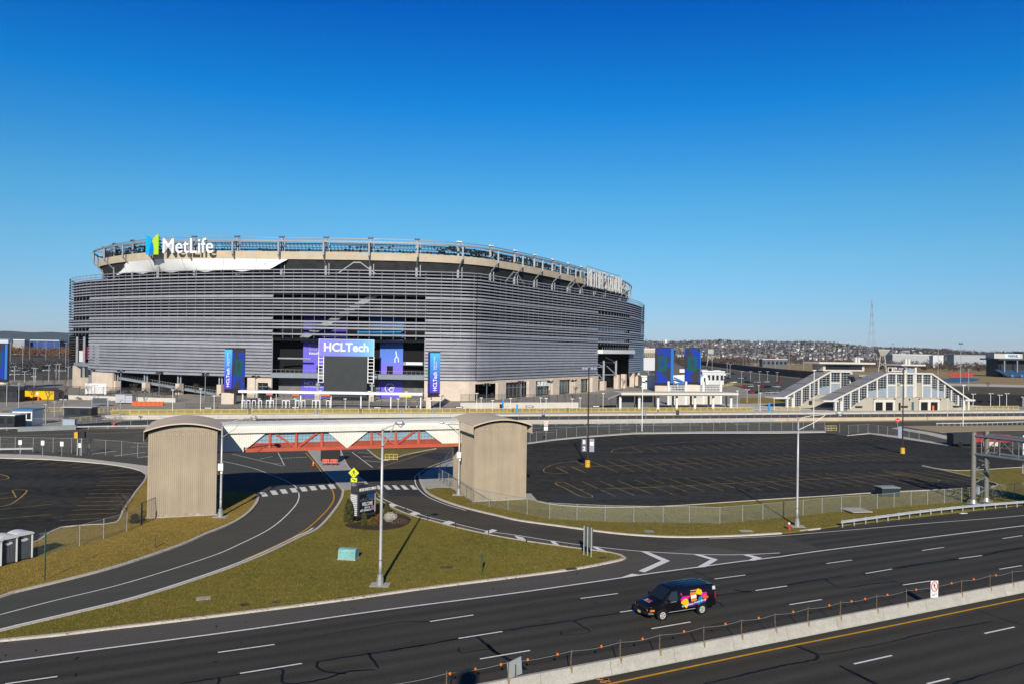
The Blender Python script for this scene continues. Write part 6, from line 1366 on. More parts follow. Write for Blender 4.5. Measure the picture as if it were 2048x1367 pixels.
# small white notice posts and signals
for i, (px, py, tp) in enumerate(((40, 911, 879), (85, 913, 880), (123.5, 911, 882), (160, 911, 885))):
    post(px, py, tp, ("first", "second", "third", "fourth")[i] + " white notice from the left along the left car park pavement", M_STEEL, .06, (.55, .75, M_WHITE), "notice_post", "notice", "white notices along the pavement")
def red_sign(px, py, top, label, stop):
    g0 = G(px, py); h = HT(px, py, px, top) - .1; t = thing("road_sign", label, "road sign", (g0[0], g0[1], .1))
    b = MB(); b.bar((0, 0, 0), (0, 0, h), .07); b.build("post", M_STEEL, t)
    b = MB(); r_ = .62 if stop else .0
    if stop:
        b.plate([(r_ * math.cos(a), r_ * math.sin(a)) for a in np.linspace(math.pi / 8, 2 * math.pi + math.pi / 8, 9)[:-1]], (0, -.06, h - .6), (1, 0, 0), (0, 0, 1), .03); pl = b.build("plate", mat("sign_red", (.52, .01, .025), .5), t)
        put_text("STOP", .3, .85, (0, -.09, h - .6), (1, 0, 0), (0, 0, 1), .01, "lettering", M_SIGNW, pl, world=False)
    else:
        b.bb(-.42, .42, -.07, -.04, h - .9, h); pl = b.build("plate", M_WHITE, t)
        b = MB(); b.tube([(.3 * math.cos(a), -.08, h - .45 + .3 * math.sin(a)) for a in np.linspace(0, 2 * math.pi, 17)], .06, 5); b.bar((-.22, -.085, h - .23), (.22, -.085, h - .67), .09, .02); b.build("ring", mat("sign_red", (.52, .01, .025), .5), pl)
        b = MB(); b.bb(-.4, .4, -.07, -.04, h - 1.95, h - 1.1); b.build("plate", M_WHITE, t)
red_sign(1795, 856, 835, "red stop sign on a thin post behind the right car park", True)
red_sign(1091.5, 880, 841, "white no-turn sign with red ring behind the right car park's left end", False)
g0 = G(159, 911); t = thing("traffic_signal", "yellow traffic signal head on twin posts by the cross road", "traffic signal", (g0[0], g0[1], .1)); h = HT(159, 911, 159, 864)
b = MB(); b.bar((-.35, 0, 0), (-.35, 0, h), .14); b.bar((.3, 0, 0), (.3, 0, h), .14); b.build("posts", M_STEEL, t)
b = MB(); b.bb(-.8, -.2, -.3, .2, h - 1.0, h); b.build("signal_head", M_YEL, t); b = MB(); b.bb(.0, .9, -.3, .2, h - .9, h + .1); b.build("signal_back", M_DARK, t)

# unseen post and head, added beside the viewpoint to shade the near lane
ov = MB(); ov.tube([(-2.75, -1.2, 0), (-2.75, -1.2, 21.2)], [.16, .10], 10); ov.tube([(-2.75, -1.2, 20.9), (-2.75, -1.2, 21.3), (-2.75, -1.2, 22.0), (-2.75, -1.2, 22.3)], [.15, .6, .55, .2], 12); ov.tube([(-2.75, -1.2, 20.4), (-2.3, -1.2, 20.1), (-2.1, -1.2, 20.3)], [.1, .3, .2], 8); struct("unseen_shadow_caster", ov, M_STEEL)
# ------------------------------------------------------------------ railway platform, walls and yellow railings
ORD = ("first", "second", "third", "fourth", "fifth", "sixth", "seventh", "eighth", "ninth", "tenth", "eleventh", "twelfth", "thirteenth", "fourteenth", "fifteenth", "sixteenth", "seventeenth", "eighteenth", "nineteenth", "twentieth")
def nth(i, n): 
    if i == 0: return "leftmost"
    if i == n - 1: return "rightmost"
    if i < 20: return ORD[i] + " from the left"
    return ORD[n - 1 - i] + " from the right" if n - 1 - i < 20 else "near the middle"
def wall(p, q, z0, z1, th, label, m, name="low_wall", cat="wall", panels=None):
    p, q = np.array(p[:2]), np.array(q[:2]); c = (p + q) / 2; L = np.linalg.norm(q - p); a = math.atan2(*(q - p)[::-1]); t = thing(name, label, cat, (c[0], c[1], z0), a)
    n = panels or max(1, int(L / 12))
    for i in range(n): b = MB(); b.bb(-L / 2 + L * i / n + .02, -L / 2 + L * (i + 1) / n - .02, -th / 2, th / 2, 0, z1 - z0); b.build("wall_panel", m, t)
    b = MB(); b.bb(-L / 2, L / 2, -th / 2 - .04, th / 2 + .04, z1 - z0, z1 - z0 + .08); b.build("coping", m, t)
    return t
wall(PL(0), PL(190), 0, .85, .4, "long tan retaining wall behind the road past the right car park", M_TAN)
wall(PL(-95, 20), PL(-4, 20), 0, .95, .4, "long pale platform edge wall seen above the footbridge roof", M_CONC2)
wall(PL(-4, 22), PL(190, 22), 0, .45, .4, "long pale kerb wall of the railway platform on the right", M_CONC2)
b = MB(); b.prism([tuple(PL(-95, 20.2)), tuple(PL(-4, 20.2)), tuple(PL(-4, 30)), tuple(PL(-95, 30))], 0, .55); b.prism([tuple(PL(-4, 22.2)), tuple(PL(240, 22.2)), tuple(PL(240, 30)), tuple(PL(-4, 30))], 0, .42); o = struct("platform", b, M_CONC2)
b = MB(); b.prism([tuple(PL(-95, 38)), tuple(PL(190, 38)), tuple(PL(190, 39.5)), tuple(PL(-95, 39.5))], 0, .35); struct("kerb", b, mat("white_kerb", (.55, .53, .50), .8, var=.1, scale=.5))
M_YR = mat("pale_yellow_rail", (.66, .54, .20), .6, var=.2, scale=.3); M_YM = mesh_fence_mat("yellow_rail_mesh", (.42, .34, .11), .09, .2)
def railing(p, q, h, z0, label, step=2.2, bars=True, group=None):
    p, q = np.array(p[:2]), np.array(q[:2]); c = (p + q) / 2; L = np.linalg.norm(q - p); t = thing("safety_railing", label, "railing", (c[0], c[1], z0), math.atan2(*(q - p)[::-1]), group)
    for z in (h, .15): b = MB(); b.bb(-L / 2, L / 2, -.05, .05, z - .05, z + .05); b.build("rail", M_YR, t)
    n = int(L / step); first = None
    for i in range(n + 1):
        if first is None: b = MB(); b.bb(-.05, .05, -.05, .05, 0, h); first = k = b.build("post", M_YR, t)
        else: k = first.copy(); COL.objects.link(k)
        k.location = (-L / 2 + L * i / n, 0, 0)
    b = MB(); b.uv = None; fence_panels(b, [(-L / 2, .02), (L / 2, .02)], .15, h); b.build("mesh", M_YM, t)
    return t
xs = [-95, -62, -34, -5, 24, 52, 84]
for i in range(6): railing(PL(xs[i] + .4, 28), PL(xs[i + 1] - .6, 28), 1.25, .5, "yellow platform railing, %s section" % ("leftmost", "second from the left", "third from the left", "third from the right", "second from the right", "rightmost")[i], group="yellow platform railings")
railing(PL(153, 30), PL(186, 30), 1.25, .45, "yellow platform railing right of the gabled station")
railing(PL(92, 30), PL(101, 30), 1.25, .45, "short yellow railing between the two station gables")
# olive bank behind the yellow rail
b = MB(); b.prism([tuple(PL(-95, 31)), tuple(PL(84, 31)), tuple(PL(84, 32)), tuple(PL(-95, 32))], 0, 1.0); struct("grass_verge", b, M_GRASS2)
# platform lamp poles
def lamp_pole(px, py, top, label, group, head=1, m=M_WHITE, w=.07):
    g0 = G(px, py); h = HT(px, py, px, top); t = thing("lamp_pole", label, "lamp pole", g0, 0, group)
    b = MB(); b.tube([(0, 0, 0), (0, 0, h)], [w * 1.25, w], 6); b.build("pole", m, t)
    if head == 1: b = MB(); b.bb(-.45, .45, -.18, .18, h, h + .16); b.build("lamp_head", m, t)
    elif head == 2:
        for x in (-.55, .55): b = MB(); b.box((x, -.1, h + .05), (.7, .5, .25)); b.build("lamp_head", M_LENS, t)
        b = MB(); b.bar((-.6, 0, h), (.6, 0, h), .09); b.build("crossarm", m, t)
    elif head == 3:
        rq_ = rng(int(px))
        for k in range(6): b = MB(); a = k * 1.05; b.box((math.cos(a) * .95, math.sin(a) * .95, h + rq_.uniform(-.5, .3)), (.7, .55, .45), a); b.build("floodlight", M_DARK, t)
        b = MB(); b.bar((-1.1, 0, h), (1.1, 0, h), .12); b.bar((0, -1, h), (0, 1, h), .12); b.build("crossarm", M_STRUT, t)
    elif head == 4:
        b = MB(); b.bar((-.8, 0, h), (.8, 0, h), .12); b.build("crossarm", m, t)
        for x in (-.75, .75): b = MB(); b.box((x, 0, h + .1), (.6, .5, .2)); b.build("lamp_head", m, t)
    return t
PP = [(345, 823, 779), (401, 822, 777), (428, 821, 791), (484, 820, 783), (518, 821, 797), (552, 822, 782), (590, 824, 797), (640, 824, 781), (690, 824, 797), (738, 825, 782), (796, 826, 797), (812, 825, 783), (861, 822, 800), (880, 820, 789), (953, 825, 786), (962, 824, 795), (985, 822, 800), (1021, 823, 796), (1081, 819, 795), (1092, 820, 796), (1144, 819, 797), (1160, 820, 795), (1206, 818, 786), (1474, 823, 781), (1520, 824, 785), (1548, 822, 795), (1895, 832, 797)]
for i, (x, yb_, yt) in enumerate(PP): lamp_pole(x, yb_, yt, "thin white lamp pole on the platform, " + nth(i, len(PP)), "lamp poles along the railway platform", 1)
for x, yb_, yt, l in ((1284, 861, 772, "tall thin white pole behind the right car park, left of the others"), (1627, 855, 740, "tall thin white pole before the left station gable"), (1926, 851, 770, "tall thin white pole at the right station gable's foot")): lamp_pole(x, yb_, yt, l, None, 1, M_WHITE, .09)
FP = [(182, 787, 738), (241, 790, 741), (318, 793, 744), (410, 797, 748), (510, 808, 752), (973, 803, 767), (1042, 800, 763), (1100, 797, 762), (1147, 793, 760), (1290, 792, 762)]
for i, (x, yb_, yt) in enumerate(FP): lamp_pole(x, yb_, yt, "floodlight pole with dark lamp cluster before the stadium, " + nth(i, len(FP)), "floodlight poles in front of the stadium", 3, M_STRUT, .12)
YP = [(13, 812, 765), (37, 816, 767), (68, 780, 752), (91, 850, 808), (109, 833, 803), (127, 830, 798), (183, 830, 798), (216, 830, 799), (189, 800, 770), (240, 845, 800)]
for i, (x, yb_, yt) in enumerate(YP): lamp_pole(x, yb_, yt, "light pole in the security yard at the far left, " + nth(i, len(YP)), "light poles in the left yard", (1, 1, 2)[i % 3], M_STEEL, .1)
RP = [(1905, 812, 788), (1946, 812, 787), (1981, 812, 786), (1999, 812, 789), (2013, 812, 786), (2046, 812, 793)]
for i, (x, yb_, yt) in enumerate(RP): lamp_pole(x, yb_, yt, "short twin-lamp pole on the platform right of the station, " + nth(i, len(RP)), "twin-lamp poles on the right platform", 2, M_WHITE, .08)

# ------------------------------------------------------------------ security canopy before the entrance
cx0, cx1, cy = AT(480, 782, 244.5)[0], AT(846, 786, 244.5)[0], 244.5
t = thing("security_canopy", "long thin white canopy on slim posts before the stadium entrance", "canopy", ((cx0 + cx1) / 2, cy, 0))
def PC(name, m, fn): b = MB(); fn(b); return b.build(name, m, t, world=True)
PC("roof", mat("bright_white_roof", (.82, .81, .79), .5), lambda b: b.bb(cx0, cx1, cy - 1.6, cy + 2.2, 4.35, 5.05))
for px in (485.7, 542, 601.6, 662, 722, 781.8, 841.6): x = AT(px, 800, cy)[0]; PC("post", M_WHITE, lambda b: b.bb(x - .16, x + .16, cy - .16, cy + .16, 0, 4.35))
for a, c, m in ((535, 548, M_ORANGE), (587, 600, M_ORANGE), (645, 662, M_ORANGE), (800, 824, mat("signal_yellow", (.75, .62, .01), .5))): x0, x1 = AT(a, 790, cy)[0], AT(c, 790, cy)[0]; PC("sign_strip", m, lambda b: b.bb(x0, x1, cy - 1.5, cy - 1.4, 3.75, 4.33))
M_DET = mat("white_gate_frame", (.74, .74, .72), .5)
det = [487, 497, 508, 520, 536, 544, 568, 576, 595, 607, 628, 636, 656, 815, 837]
for i, px in enumerate(det):
    g0 = G(px, 814.5); tt = thing("metal_detector", "white walk-through detector frame under the canopy, " + nth(i, len(det)), "metal detector", g0, 0, "metal detectors under the canopy")
    for x in (-.48, .48): b = MB(); b.bb(x - .09, x + .09, -.2, .2, 0, 2.1); b.build("upright", M_DET, tt)
    b = MB(); b.bb(-.57, .57, -.22, .22, 2.1, 2.35); b.build("header", M_DET, tt)
fence([(x, 236.5) for x in np.arange(-96, -24, 4.6)], 1.3, "low black crowd fence in front of the security canopy", m=M_LINKD, pm=M_DARK, z0=0, w=.06)
fence([(x, 262) for x in np.arange(-100, -26, 3.2)], 2.6, "tall black fence behind the security canopy", m=M_LINKD, pm=M_DARK, z0=0, w=.08)
wall((-166, 268), (-108, 258), 0, 1.3, .6, "pale concrete wall below the black fence left of the entrance", M_CONC2)
fence([tuple(np.array((-182, 271)) + np.array((74, -12)) * f) for f in np.linspace(0, 1, 18)], 3.3, "tall black fence on the wall left of the stadium entrance", m=M_LINKD, pm=M_DARK, z0=1.0, w=.1)
wall((-16, 252), (22, 262), 0, 1.7, .6, "concrete planter wall before the suites windows", M_CONC2)
fence([(x, 255 + .26 * (x + 16)) for x in np.arange(-16, 46, 2.6)], 4.0, "tall black fence before the suites entrance", m=M_LINKD, pm=M_DARK, z0=.2, w=.09)
# bollard machines, bins and boards on the platform
M_CY = mat("cyan_column", (.02, .25, .52), .5)
for i, (px, py, tp) in enumerate(((1005.5, 819, 797), (1034, 828, 808), (1352, 816, 800), (1538, 824, 804))):
    g0 = G(px, py); h = HT(px, py, px, tp); o = simple("info_column", "bright blue information column on the platform, " + nth(i, 4), "information column", M_CY, lambda b: (b.bb(-.28, .28, -.2, .2, .1, h), b.bb(-.34, .34, -.26, .26, 0, .1)), g0, "blue information columns")
for i, (px, py) in enumerate(((505, 828), (632, 833), (801, 832), (866, 832), (1087, 832), (1288, 832), (1355, 832), (1002, 819), (1027, 827))):
    g0 = G(px, py); simple("waste_bin", "dark bin on the platform by the yellow railing, " + nth(i, 9), "bin", M_GREY if i < 6 else M_DARK, lambda b: (b.prism([(.45 * math.cos(a), .45 * math.sin(a)) for a in np.linspace(0, 2 * math.pi, 11)[:-1]], 0, 1.15), b.prism([(.5 * math.cos(a), .5 * math.sin(a)) for a in np.linspace(0, 2 * math.pi, 11)[:-1]], 1.15, 1.3)), (g0[0], g0[1], .5), "bins along the platform")
for i, (px, py) in enumerate(((416, 822), (591, 821), (755, 821), (918, 820), (1059, 818), (1192, 817.5))):
    g0 = G(px, py + 2); t2_ = thing("name_board", "low black platform name board on two legs, " + nth(i, 6), "name board", (g0[0], g0[1], 0), 0, "platform name boards")
    b = MB(); b.bb(-1.2, 1.2, -.05, .05, 1.0, 1.55); b.build("board", M_DARK, t2_); b = MB(); b.bb(-.95, .95, -.07, -.052, 1.18, 1.38); b.build("lettering_strip", M_WHITE, t2_)
    for x in (-1.1, 1.1): b = MB(); b.bb(x - .06, x + .06, -.05, .05, 0, 1.0); b.build("leg", M_DARK, t2_)
# ------------------------------------------------------------------ platform shelter on the right
s0, s1 = np.array((35.3, 258.8)), np.array((73.6, 267.8)); dd_ = (s1 - s0) / np.linalg.norm(s1 - s0); nn_ = np.array([-dd_[1], dd_[0]]); Ls = np.linalg.norm(s1 - s0)
t = thing("platform_shelter", "long low platform shelter with cream roof edge and thick white columns", "shelter", (*((s0 + s1) / 2), 0), math.atan2(dd_[1], dd_[0]))
def PSh(name, m, fn, par=None): b = MB(); fn(b); return b.build(name, m, par or t)
M_SHR = mat("cream_roof_edge", (.62, .58, .50), .6)
PSh("roof", M_SHR, lambda b: b.bb(-Ls / 2 - .5, Ls / 2 + 1.5, -2.2, 6.5, 4.75, 5.45))
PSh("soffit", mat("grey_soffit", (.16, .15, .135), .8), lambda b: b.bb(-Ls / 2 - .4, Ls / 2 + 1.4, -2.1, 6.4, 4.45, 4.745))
PSh("end_roof", mat("grey_shed_roof", (.25, .24, .225), .7), lambda b: b.add([(-Ls / 2 - .5, -2.2, 5.4), (-Ls / 2 - 5, -2.0, 3.6), (-Ls / 2 - 5, 5, 3.6), (-Ls / 2 - .5, 6.5, 5.4), (-Ls / 2 - .5, -2.2, 5.0), (-Ls / 2 - 5, -2.0, 3.2), (-Ls / 2 - 5, 5, 3.2), (-Ls / 2 - .5, 6.5, 5.0)], [(0, 3, 2, 1), (4, 5, 6, 7), (0, 1, 5, 4), (1, 2, 6, 5)]))
for i in range(7):
    x = -Ls / 2 + Ls * i / 6
    PSh("column", M_WHITE, lambda b: b.tube([(x, 0, 0), (x, 0, 4.45)], .42, 12)); PSh("column", M_CONC, lambda b: b.tube([(x + 1.2, 5.5, 0), (x + 1.2, 5.5, 4.45)], .38, 10))
for i in range(2):
    x0 = -Ls / 2 + Ls * i / 6 + .6; PSh("glass_screen", mat("grey_screen_glass", (.12, .125, .125), .2), lambda b: b.bb(x0, x0 + Ls / 6 - 1.2, 3.0, 3.08, .2, 4.4))
t = thing("ramp_parapet", "white-posted parapet with lattice panels behind the platform shelter", "parapet", (58, 284, 0), R(13))
for i, px in enumerate((1337, 1372, 1407, 1442)):
    p = AT(px, 770, 284 + i * 1.5); b = MB(); b.tube([(p[0], 284 + i * 1.5, 0), (p[0], 284 + i * 1.5, 8.3)], .42, 10); b.build("post", M_WHITE, t, world=True)
    if i < 3:
        q = AT((1372, 1407, 1442)[i], 770, 284 + (i + 1) * 1.5); y0, y1 = 284 + i * 1.5, 284 + (i + 1) * 1.5
        b = MB()
        for f in np.linspace(0, 1, 13): b.bar((p[0] + (q[0] - p[0]) * f, y0 + (y1 - y0) * f, 5.0), (p[0] + (q[0] - p[0]) * f, y0 + (y1 - y0) * f, 6.8), .1)
        for z in (5.0, 5.9, 6.8): b.bar((p[0], y0, z), (q[0], y1, z), .14)
        b.build("lattice_panel", M_WHITE, t, world=True)
        b = MB(); b.bar((p[0], y0 + .3, 2.4), (q[0], y1 + .3, 2.4), .3, 4.8); b.build("wall_panel", M_CONC2, t, world=True)
# ------------------------------------------------------------------ gabled railway station
M_STC = mat("station_concrete", (.40, .36, .285), .85, var=.07, scale=.2); M_STR = mat("grey_standing_seam", (.34, .33, .32), .5, .2, var=.08, scale=.3); M_STP = mat("pale_blue_panel", (.27, .32, .37), .4, var=.06, scale=.4); M_STG = glass("station_glass", (.022, .030, .036), .1)
M_STW = mat("station_cream_white", (.62, .59, .53), .6, var=.05, scale=.4)
def station(o2, f0, f1, e1, depth, label, front):
    t = thing("station_building", label, "railway station", (o2[0], o2[1], 0), R(15), "gabled railway station buildings")
    def P(name, m, fn, par=None): b = MB(); fn(b); return b.build(name, m, par or t)
    ZEv, ZTp, ZC = 4.0, 12.85, 4.9; e0 = 0.0
    def roofz(s): return ZEv + (ZTp - ZEv) * (s - e0) / (f0 - e0) if s < f0 else (ZTp if s <= f1 else ZTp - (ZTp - ZEv) * (s - f1) / (e1 - f1))
    def lowz(s):
        a, c, d, e = 4.2, 11.4, e1 - 7.4, e1 + 1.0
        return 0.1 if s < a else (ZC * (s - a) / (c - a) if s < c else (ZC if s < d else max(.1, ZC * (1 - (s - d) / (e - d)))))
    # concrete base
    poly = [(4.2, 0), (11.4, ZC), (e1 - 7.4, ZC), (e1 + 1.0, 0)]
    P("base_wall", M_STC, lambda b: b.plate(poly, (0, depth / 2, 0), (1, 0, 0), (0, 0, 1), depth - .2))
    # roof slopes and flat roof
    for (a, za, c, zc) in ((-1.2, ZEv - .3, f0, ZTp), (f0, ZTp, f1, ZTp), (f1, ZTp, e1 + 2.5, ZEv - .3)):
        P("roof", M_STR, lambda b: b.add([(a, -.5, za + .15), (c, -.5, zc + .15), (c, depth + .6, zc + .15), (a, depth + .6, za + .15), (a, -.5, za - .35), (c, -.5, zc - .35), (c, depth + .6, zc - .35), (a, depth + .6, za - .35)], [(0, 1, 2, 3), (7, 6, 5, 4), (0, 4, 5, 1), (3, 2, 6, 7), (0, 3, 7, 4), (1, 5, 6, 2)]))
        P("roof_edge", M_STW, lambda b: b.bar((a, -.56, za - .1), (c, -.56, zc - .1), .12, .5))
        if za != zc:
            for k in range(1, 4): f = k / 4; x, z = a + (c - a) * f, za + (zc - za) * f; P("roof_seam", mat("dark_seam", (.05, .05, .05), .7), lambda b: b.bar((x, -.5, z + .18), (x, depth + .6, z + .18), .25, .06))
    P("eave_canopy", M_STW, lambda b: b.bb(-4.5, 1.2, -.6, depth, 3.35, 3.85)); P("eave_canopy", M_STW, lambda b: b.bb(e1, e1 + 4.0, -.6, depth, 3.5, 4.1))
    for s in (.4, 2.4, e1 - .2, e1 + 1.6): P("column", M_STW, lambda b: b.bb(s - .35, s + .35, -.3, .4, 0, 3.6))
    # glazed bays: pale panel below, dark gridded window above, white columns between
    xs_ = [3.0, 6.0, 9.2, 12.4, 16.2] + list(np.linspace(f0, f1, 6)) + [f1 + (e1 - f1) * k / 5 for k in (1, 2, 3, 4)] if front else [3.0, 6.0, 9.2, 12.4, f0] + list(np.linspace(f0 + 5.2, f1, 3))
    if front is False: xs_ = [3.0, 6.0, 9.2, 12.6] + list(np.linspace(f0, f1, 3))
    for s in xs_: P("column", M_STW, lambda b: b.bb(s - .27, s + .27, -.32, .1, max(.1, lowz(s) - .3), roofz(s) - .2))
    edges = [0.8] + xs_ + [e1 - .4]
    for a, c in zip(edges[:-1], edges[1:]):
        mid = (a + c) / 2; flat_ = f0 - .1 <= a and c <= f1 + .1
        pn = 8.6 if flat_ else None
        lo_, hi_ = lowz(mid), roofz(mid)
        def quad(o, zl0, zl1, zh0, zh1, m, nm, par=None): return P(nm, m, lambda b: b.add([(a, o, zl0), (c, o, zl1), (c, o, zh1), (a, o, zh0)], [(0, 1, 2, 3)]), par)
        g_ = quad(.02, lowz(a), lowz(c), roofz(a) - .3, roofz(c) - .3, M_STG, "window")
        if ZC - .01 <= lo_: 
            zt2 = 8.4 if flat_ else lo_ + (hi_ - lo_) * .42
            if flat_: quad(-.03, ZC, ZC, 8.9, 8.9, M_STP, "spandrel_panel"); P("band", M_STW, lambda b: b.bb(a, c, -.2, .0, 8.5, 9.1))
            else:
                n_ = 3
                for k in range(n_):
                    a2, c2 = a + (c - a) * k / n_, a + (c - a) * (k + 1) / n_; zz = lo_ + .3 + (roofz((a2 + c2) / 2) - lo_) * .34
                    P("spandrel_panel", M_STP, lambda b: b.bb(a2, c2, -.05, -.03, ZC, zz))
        def bars(b):
            for z in np.arange(.7, 12.6, .78):
                x0, x1 = a, c
                n_ = 8
                for k in range(n_):
                    u0, u1 = a + (c - a) * k / n_, a + (c - a) * (k + 1) / n_; um = (u0 + u1) / 2
                    if lowz(um) < z < roofz(um) - .3: b.bb(u0, u1, -.04, .0, z - .05, z + .05)
            for u in ((a * 2 + c) / 3, (a + 2 * c) / 3):
                if roofz(u) - .3 > lowz(u): b.bb(u - .05, u + .05, -.04, .0, lowz(u), roofz(u) - .3)
        P("window_bars", mat("pale_mullion", (.42, .44, .45), .5), bars, g_)
    if front:
        for s in (15.6, 33.6):
            for d_ in (0, 4.0): P("doorway", M_INNER, lambda b: b.bb(s + d_, s + d_ + 2.9, -.06, .3, .1, 3.2))
            P("door_frame", M_STW, lambda b: (b.bb(s - .7, s + 7.6, -.35, -.02, 3.2, 4.0), b.bb(s - .7, s, -.3, -.02, 0, 3.2), b.bb(s + 2.9, s + 4.0, -.3, -.02, 0, 3.2), b.bb(s + 6.9, s + 7.6, -.3, -.02, 0, 3.2)))
        P("doorway", M_INNER, lambda b: b.bb(25.0, 25.7, -.06, .3, .1, 3.0)); P("doorway", mat("teal_door", (.06, .11, .12), .4), lambda b: b.bb(30.2, 31.0, -.06, .3, .1, 3.2))
        P("lift_tower", M_STP, lambda b: b.bb(27.4, 31.2, .2, 4, ZC, 15.2))
        for s in (27.3, 31.3): P("column", M_STW, lambda b: b.bb(s - .4, s + .4, -.42, .3, ZC, 15.3))
        P("tower_roof", M_SHR, lambda b: b.bb(24.6, 34.2, -1.6, 6, 15.3, 15.8))
        for s in (23.4, 31.9): P("pilaster", M_STC, lambda b: b.bb(s - .0, s + 1.9, -.2, 0, ZC, 9.7))
        for s in (8.0, 25.9, 47.0): P("name_plate", M_DARK, lambda b: b.bb(s, s + 2.6, -.2, -.03, 1.4, 1.95))
        for s in (9.0, 15.0, 23.0, 29.0, 33.0, 41.5, 46.0): P("wall_lamp", M_DARK, lambda b: b.bb(s, s + .35, -.25, -.02, 3.9, 4.4))
        bd_ = P("sign_board", M_STW, lambda b: b.bb(21.4, 27.6, 1.0, 1.2, 13.2, 14.7)); put_text("TRANSIT", .95, 4.1, (25.4, .97, 13.95), (1, 0, 0), (0, 0, 1), .02, "lettering", M_BLACK, bd_, bold=.02, world=False)
        b = MB(); b.bb(21.7, 22.9, .96, .995, 13.4, 14.5); b.build("emblem", M_BLACK, bd_)
        for s in (22.4, 26.6): P("board_leg", M_STRUT, lambda b: b.bb(s - .1, s + .1, 1.05, 1.2, 12.9, 13.2))
        P("roof_vent", M_STW, lambda b: (b.bb(29.2, 30.0, 2, 3, 15.8, 17.6), b.bb(30.4, 31.2, 2, 3, 15.8, 17.6)))
    else:
        P("wall_vent", M_DARK, lambda b: b.bb(9.0, 10.2, -.15, -.02, 1.3, 2.6)); P("name_plate", M_DARK, lambda b: b.bb(16.5, 18.6, -.2, -.03, 2.9, 3.5))
        P("roof_house", M_CONC2, lambda b: b.bb(16, 33, 2, 8, 12.9, 15.4)); P("tower_roof", M_SHR, lambda b: b.bb(13, 36, 0, 9, 15.4, 16.0)); P("window", M_STG, lambda b: b.bb(17, 32, 1.94, 1.99, 13.4, 15.0)); P("roof_vent", M_STW, lambda b: (b.bb(29.2, 30.0, 2, 3, 16, 17.8), b.bb(30.4, 31.2, 2, 3, 16, 17.8)))
        P("link_bridge", M_STR, lambda b: b.bb(f1 - 1, f1 + 15, -6, 2, 11.2, 11.9)); P("link_window", M_STG, lambda b: b.bb(f1 - .5, f1 + 15, -5.6, -5.5, 7.6, 11.2))
        def lb(b):
            for s in np.arange(f1, f1 + 15, 1.1): b.bb(s, s + .12, -5.68, -5.6, 7.6, 11.2)
            for z in (8.3, 9.1, 9.9, 10.7): b.bb(f1 - .5, f1 + 15, -5.7, -5.62, z, z + .1)
        P("link_bars", mat("brown_mullion", (.22, .19, .16), .6), lb); P("link_floor", M_CONC2, lambda b: b.bb(f1 - 1, f1 + 15, -5.9, 0, 6.9, 7.6))
    return t
station(np.array((105.4, 261.0)), 20.1, 37.7, 51.7, 6.0, "front station building with two glazed stair slopes and the transit sign", True)
station(np.array((94.4, 274.8)), 17.4, 25.5, 27.5, 6.0, "rear station building partly hidden, with its long grey stair roof on the left", False)
simple("platform_cabinet", "orange ticket machine in the station's right doorway", "machine", M_ORANGE, lambda b: (b.bb(-.3, .3, -.25, .25, 0, 1.9), b.bb(-.34, .34, -.28, .28, 1.9, 2.05)), (*(np.array((105.4, 261.0)) + np.array((math.cos(R(15)), math.sin(R(15)))) * 38.2 - np.array((-math.sin(R(15)), math.cos(R(15)))) * .6), 0))
o = simple("station_pavement", "", "", M_CONC2, lambda b: b.prism([tuple(PL(80, 24)), tuple(PL(190, 24)), tuple(PL(190, 66)), tuple(PL(80, 66))], 0, .3), (0, 0, 0)); del o['label']; del o['category']; o['kind'] = 'structure'; o.name = "pavement"

# ------------------------------------------------------------------ security yard at the far left
def booth(px, py, w, d, h, label, wallm, roofm, nwin, rz=.0):
    g0 = G(px, py); t = thing("guard_booth", label, "booth", g0, rz)
    b = MB(); b.bb(-w / 2, w / 2, 0, d, 0, h); b.build("body", wallm, t); b = MB(); b.bb(-w / 2 - .4, w / 2 + .4, -.5, d + .4, h, h + .22); b.build("roof", roofm, t)
    for i in range(nwin): x = -w / 2 + w * (i + .5) / nwin; b = MB(); b.bb(x - w / nwin * .3, x + w / nwin * .3, -.04, -.002, h * .42, h * .85); b.build("window", M_WIN, t)
    return t
booth(44, 850, 4.2, 5, 3.4, "white guard booth with blue roof in the left yard", M_WHITE, mat("blue_booth_roof", (.08, .20, .40), .5), 3, .1)
booth(155, 838, 6.6, 3, 2.9, "black kiosk with pale striped roof edge in the left yard", M_DARK, mat("pale_awning", (.45, .44, .42), .6), 2)
booth(2, 858, 5.6, 4, 3.0, "dark shelter with pale flat roof at the photo's left edge", mat("dark_shelter", (.03, .03, .033), .6), M_WHITE, 3)
booth(8, 803, 8, 4, 3.6, "black framed shelter left of the yellow container", mat("dark_shelter", (.03, .03, .033), .6), M_DARK, 4)
booth(20, 793, 9, 4, 3.8, "dark shelter behind the black framed one at the left edge", M_DARK, M_GREY, 4)
g0 = G(81, 799); t = thing("yellow_container", "large yellow container stall with dark top rail in the left yard", "container", g0, R(2))
b = MB(); b.bb(-5.0, 4.2, 0, 3, .2, 3.0); b.build("body", mat("amber_container_paint", (.72, .42, .005), .5, var=.08, scale=.6), t); b = MB(); b.bb(4.21, 5.8, 0, 3.0, .1, 2.9); b.build("end_section", M_DARK, t); b = MB(); b.bb(-5.1, 5.2, -.1, 3.1, 3.0, 3.25); b.bb(-5, 5, 1.2, 1.3, 3.3, 4.0); b.build("top_rail", M_DARK, t)
b = MB(); b.bb(-1.3, -.7, -.05, -.01, 1.6, 2.5); b.build("emblem", M_WHITE, t)
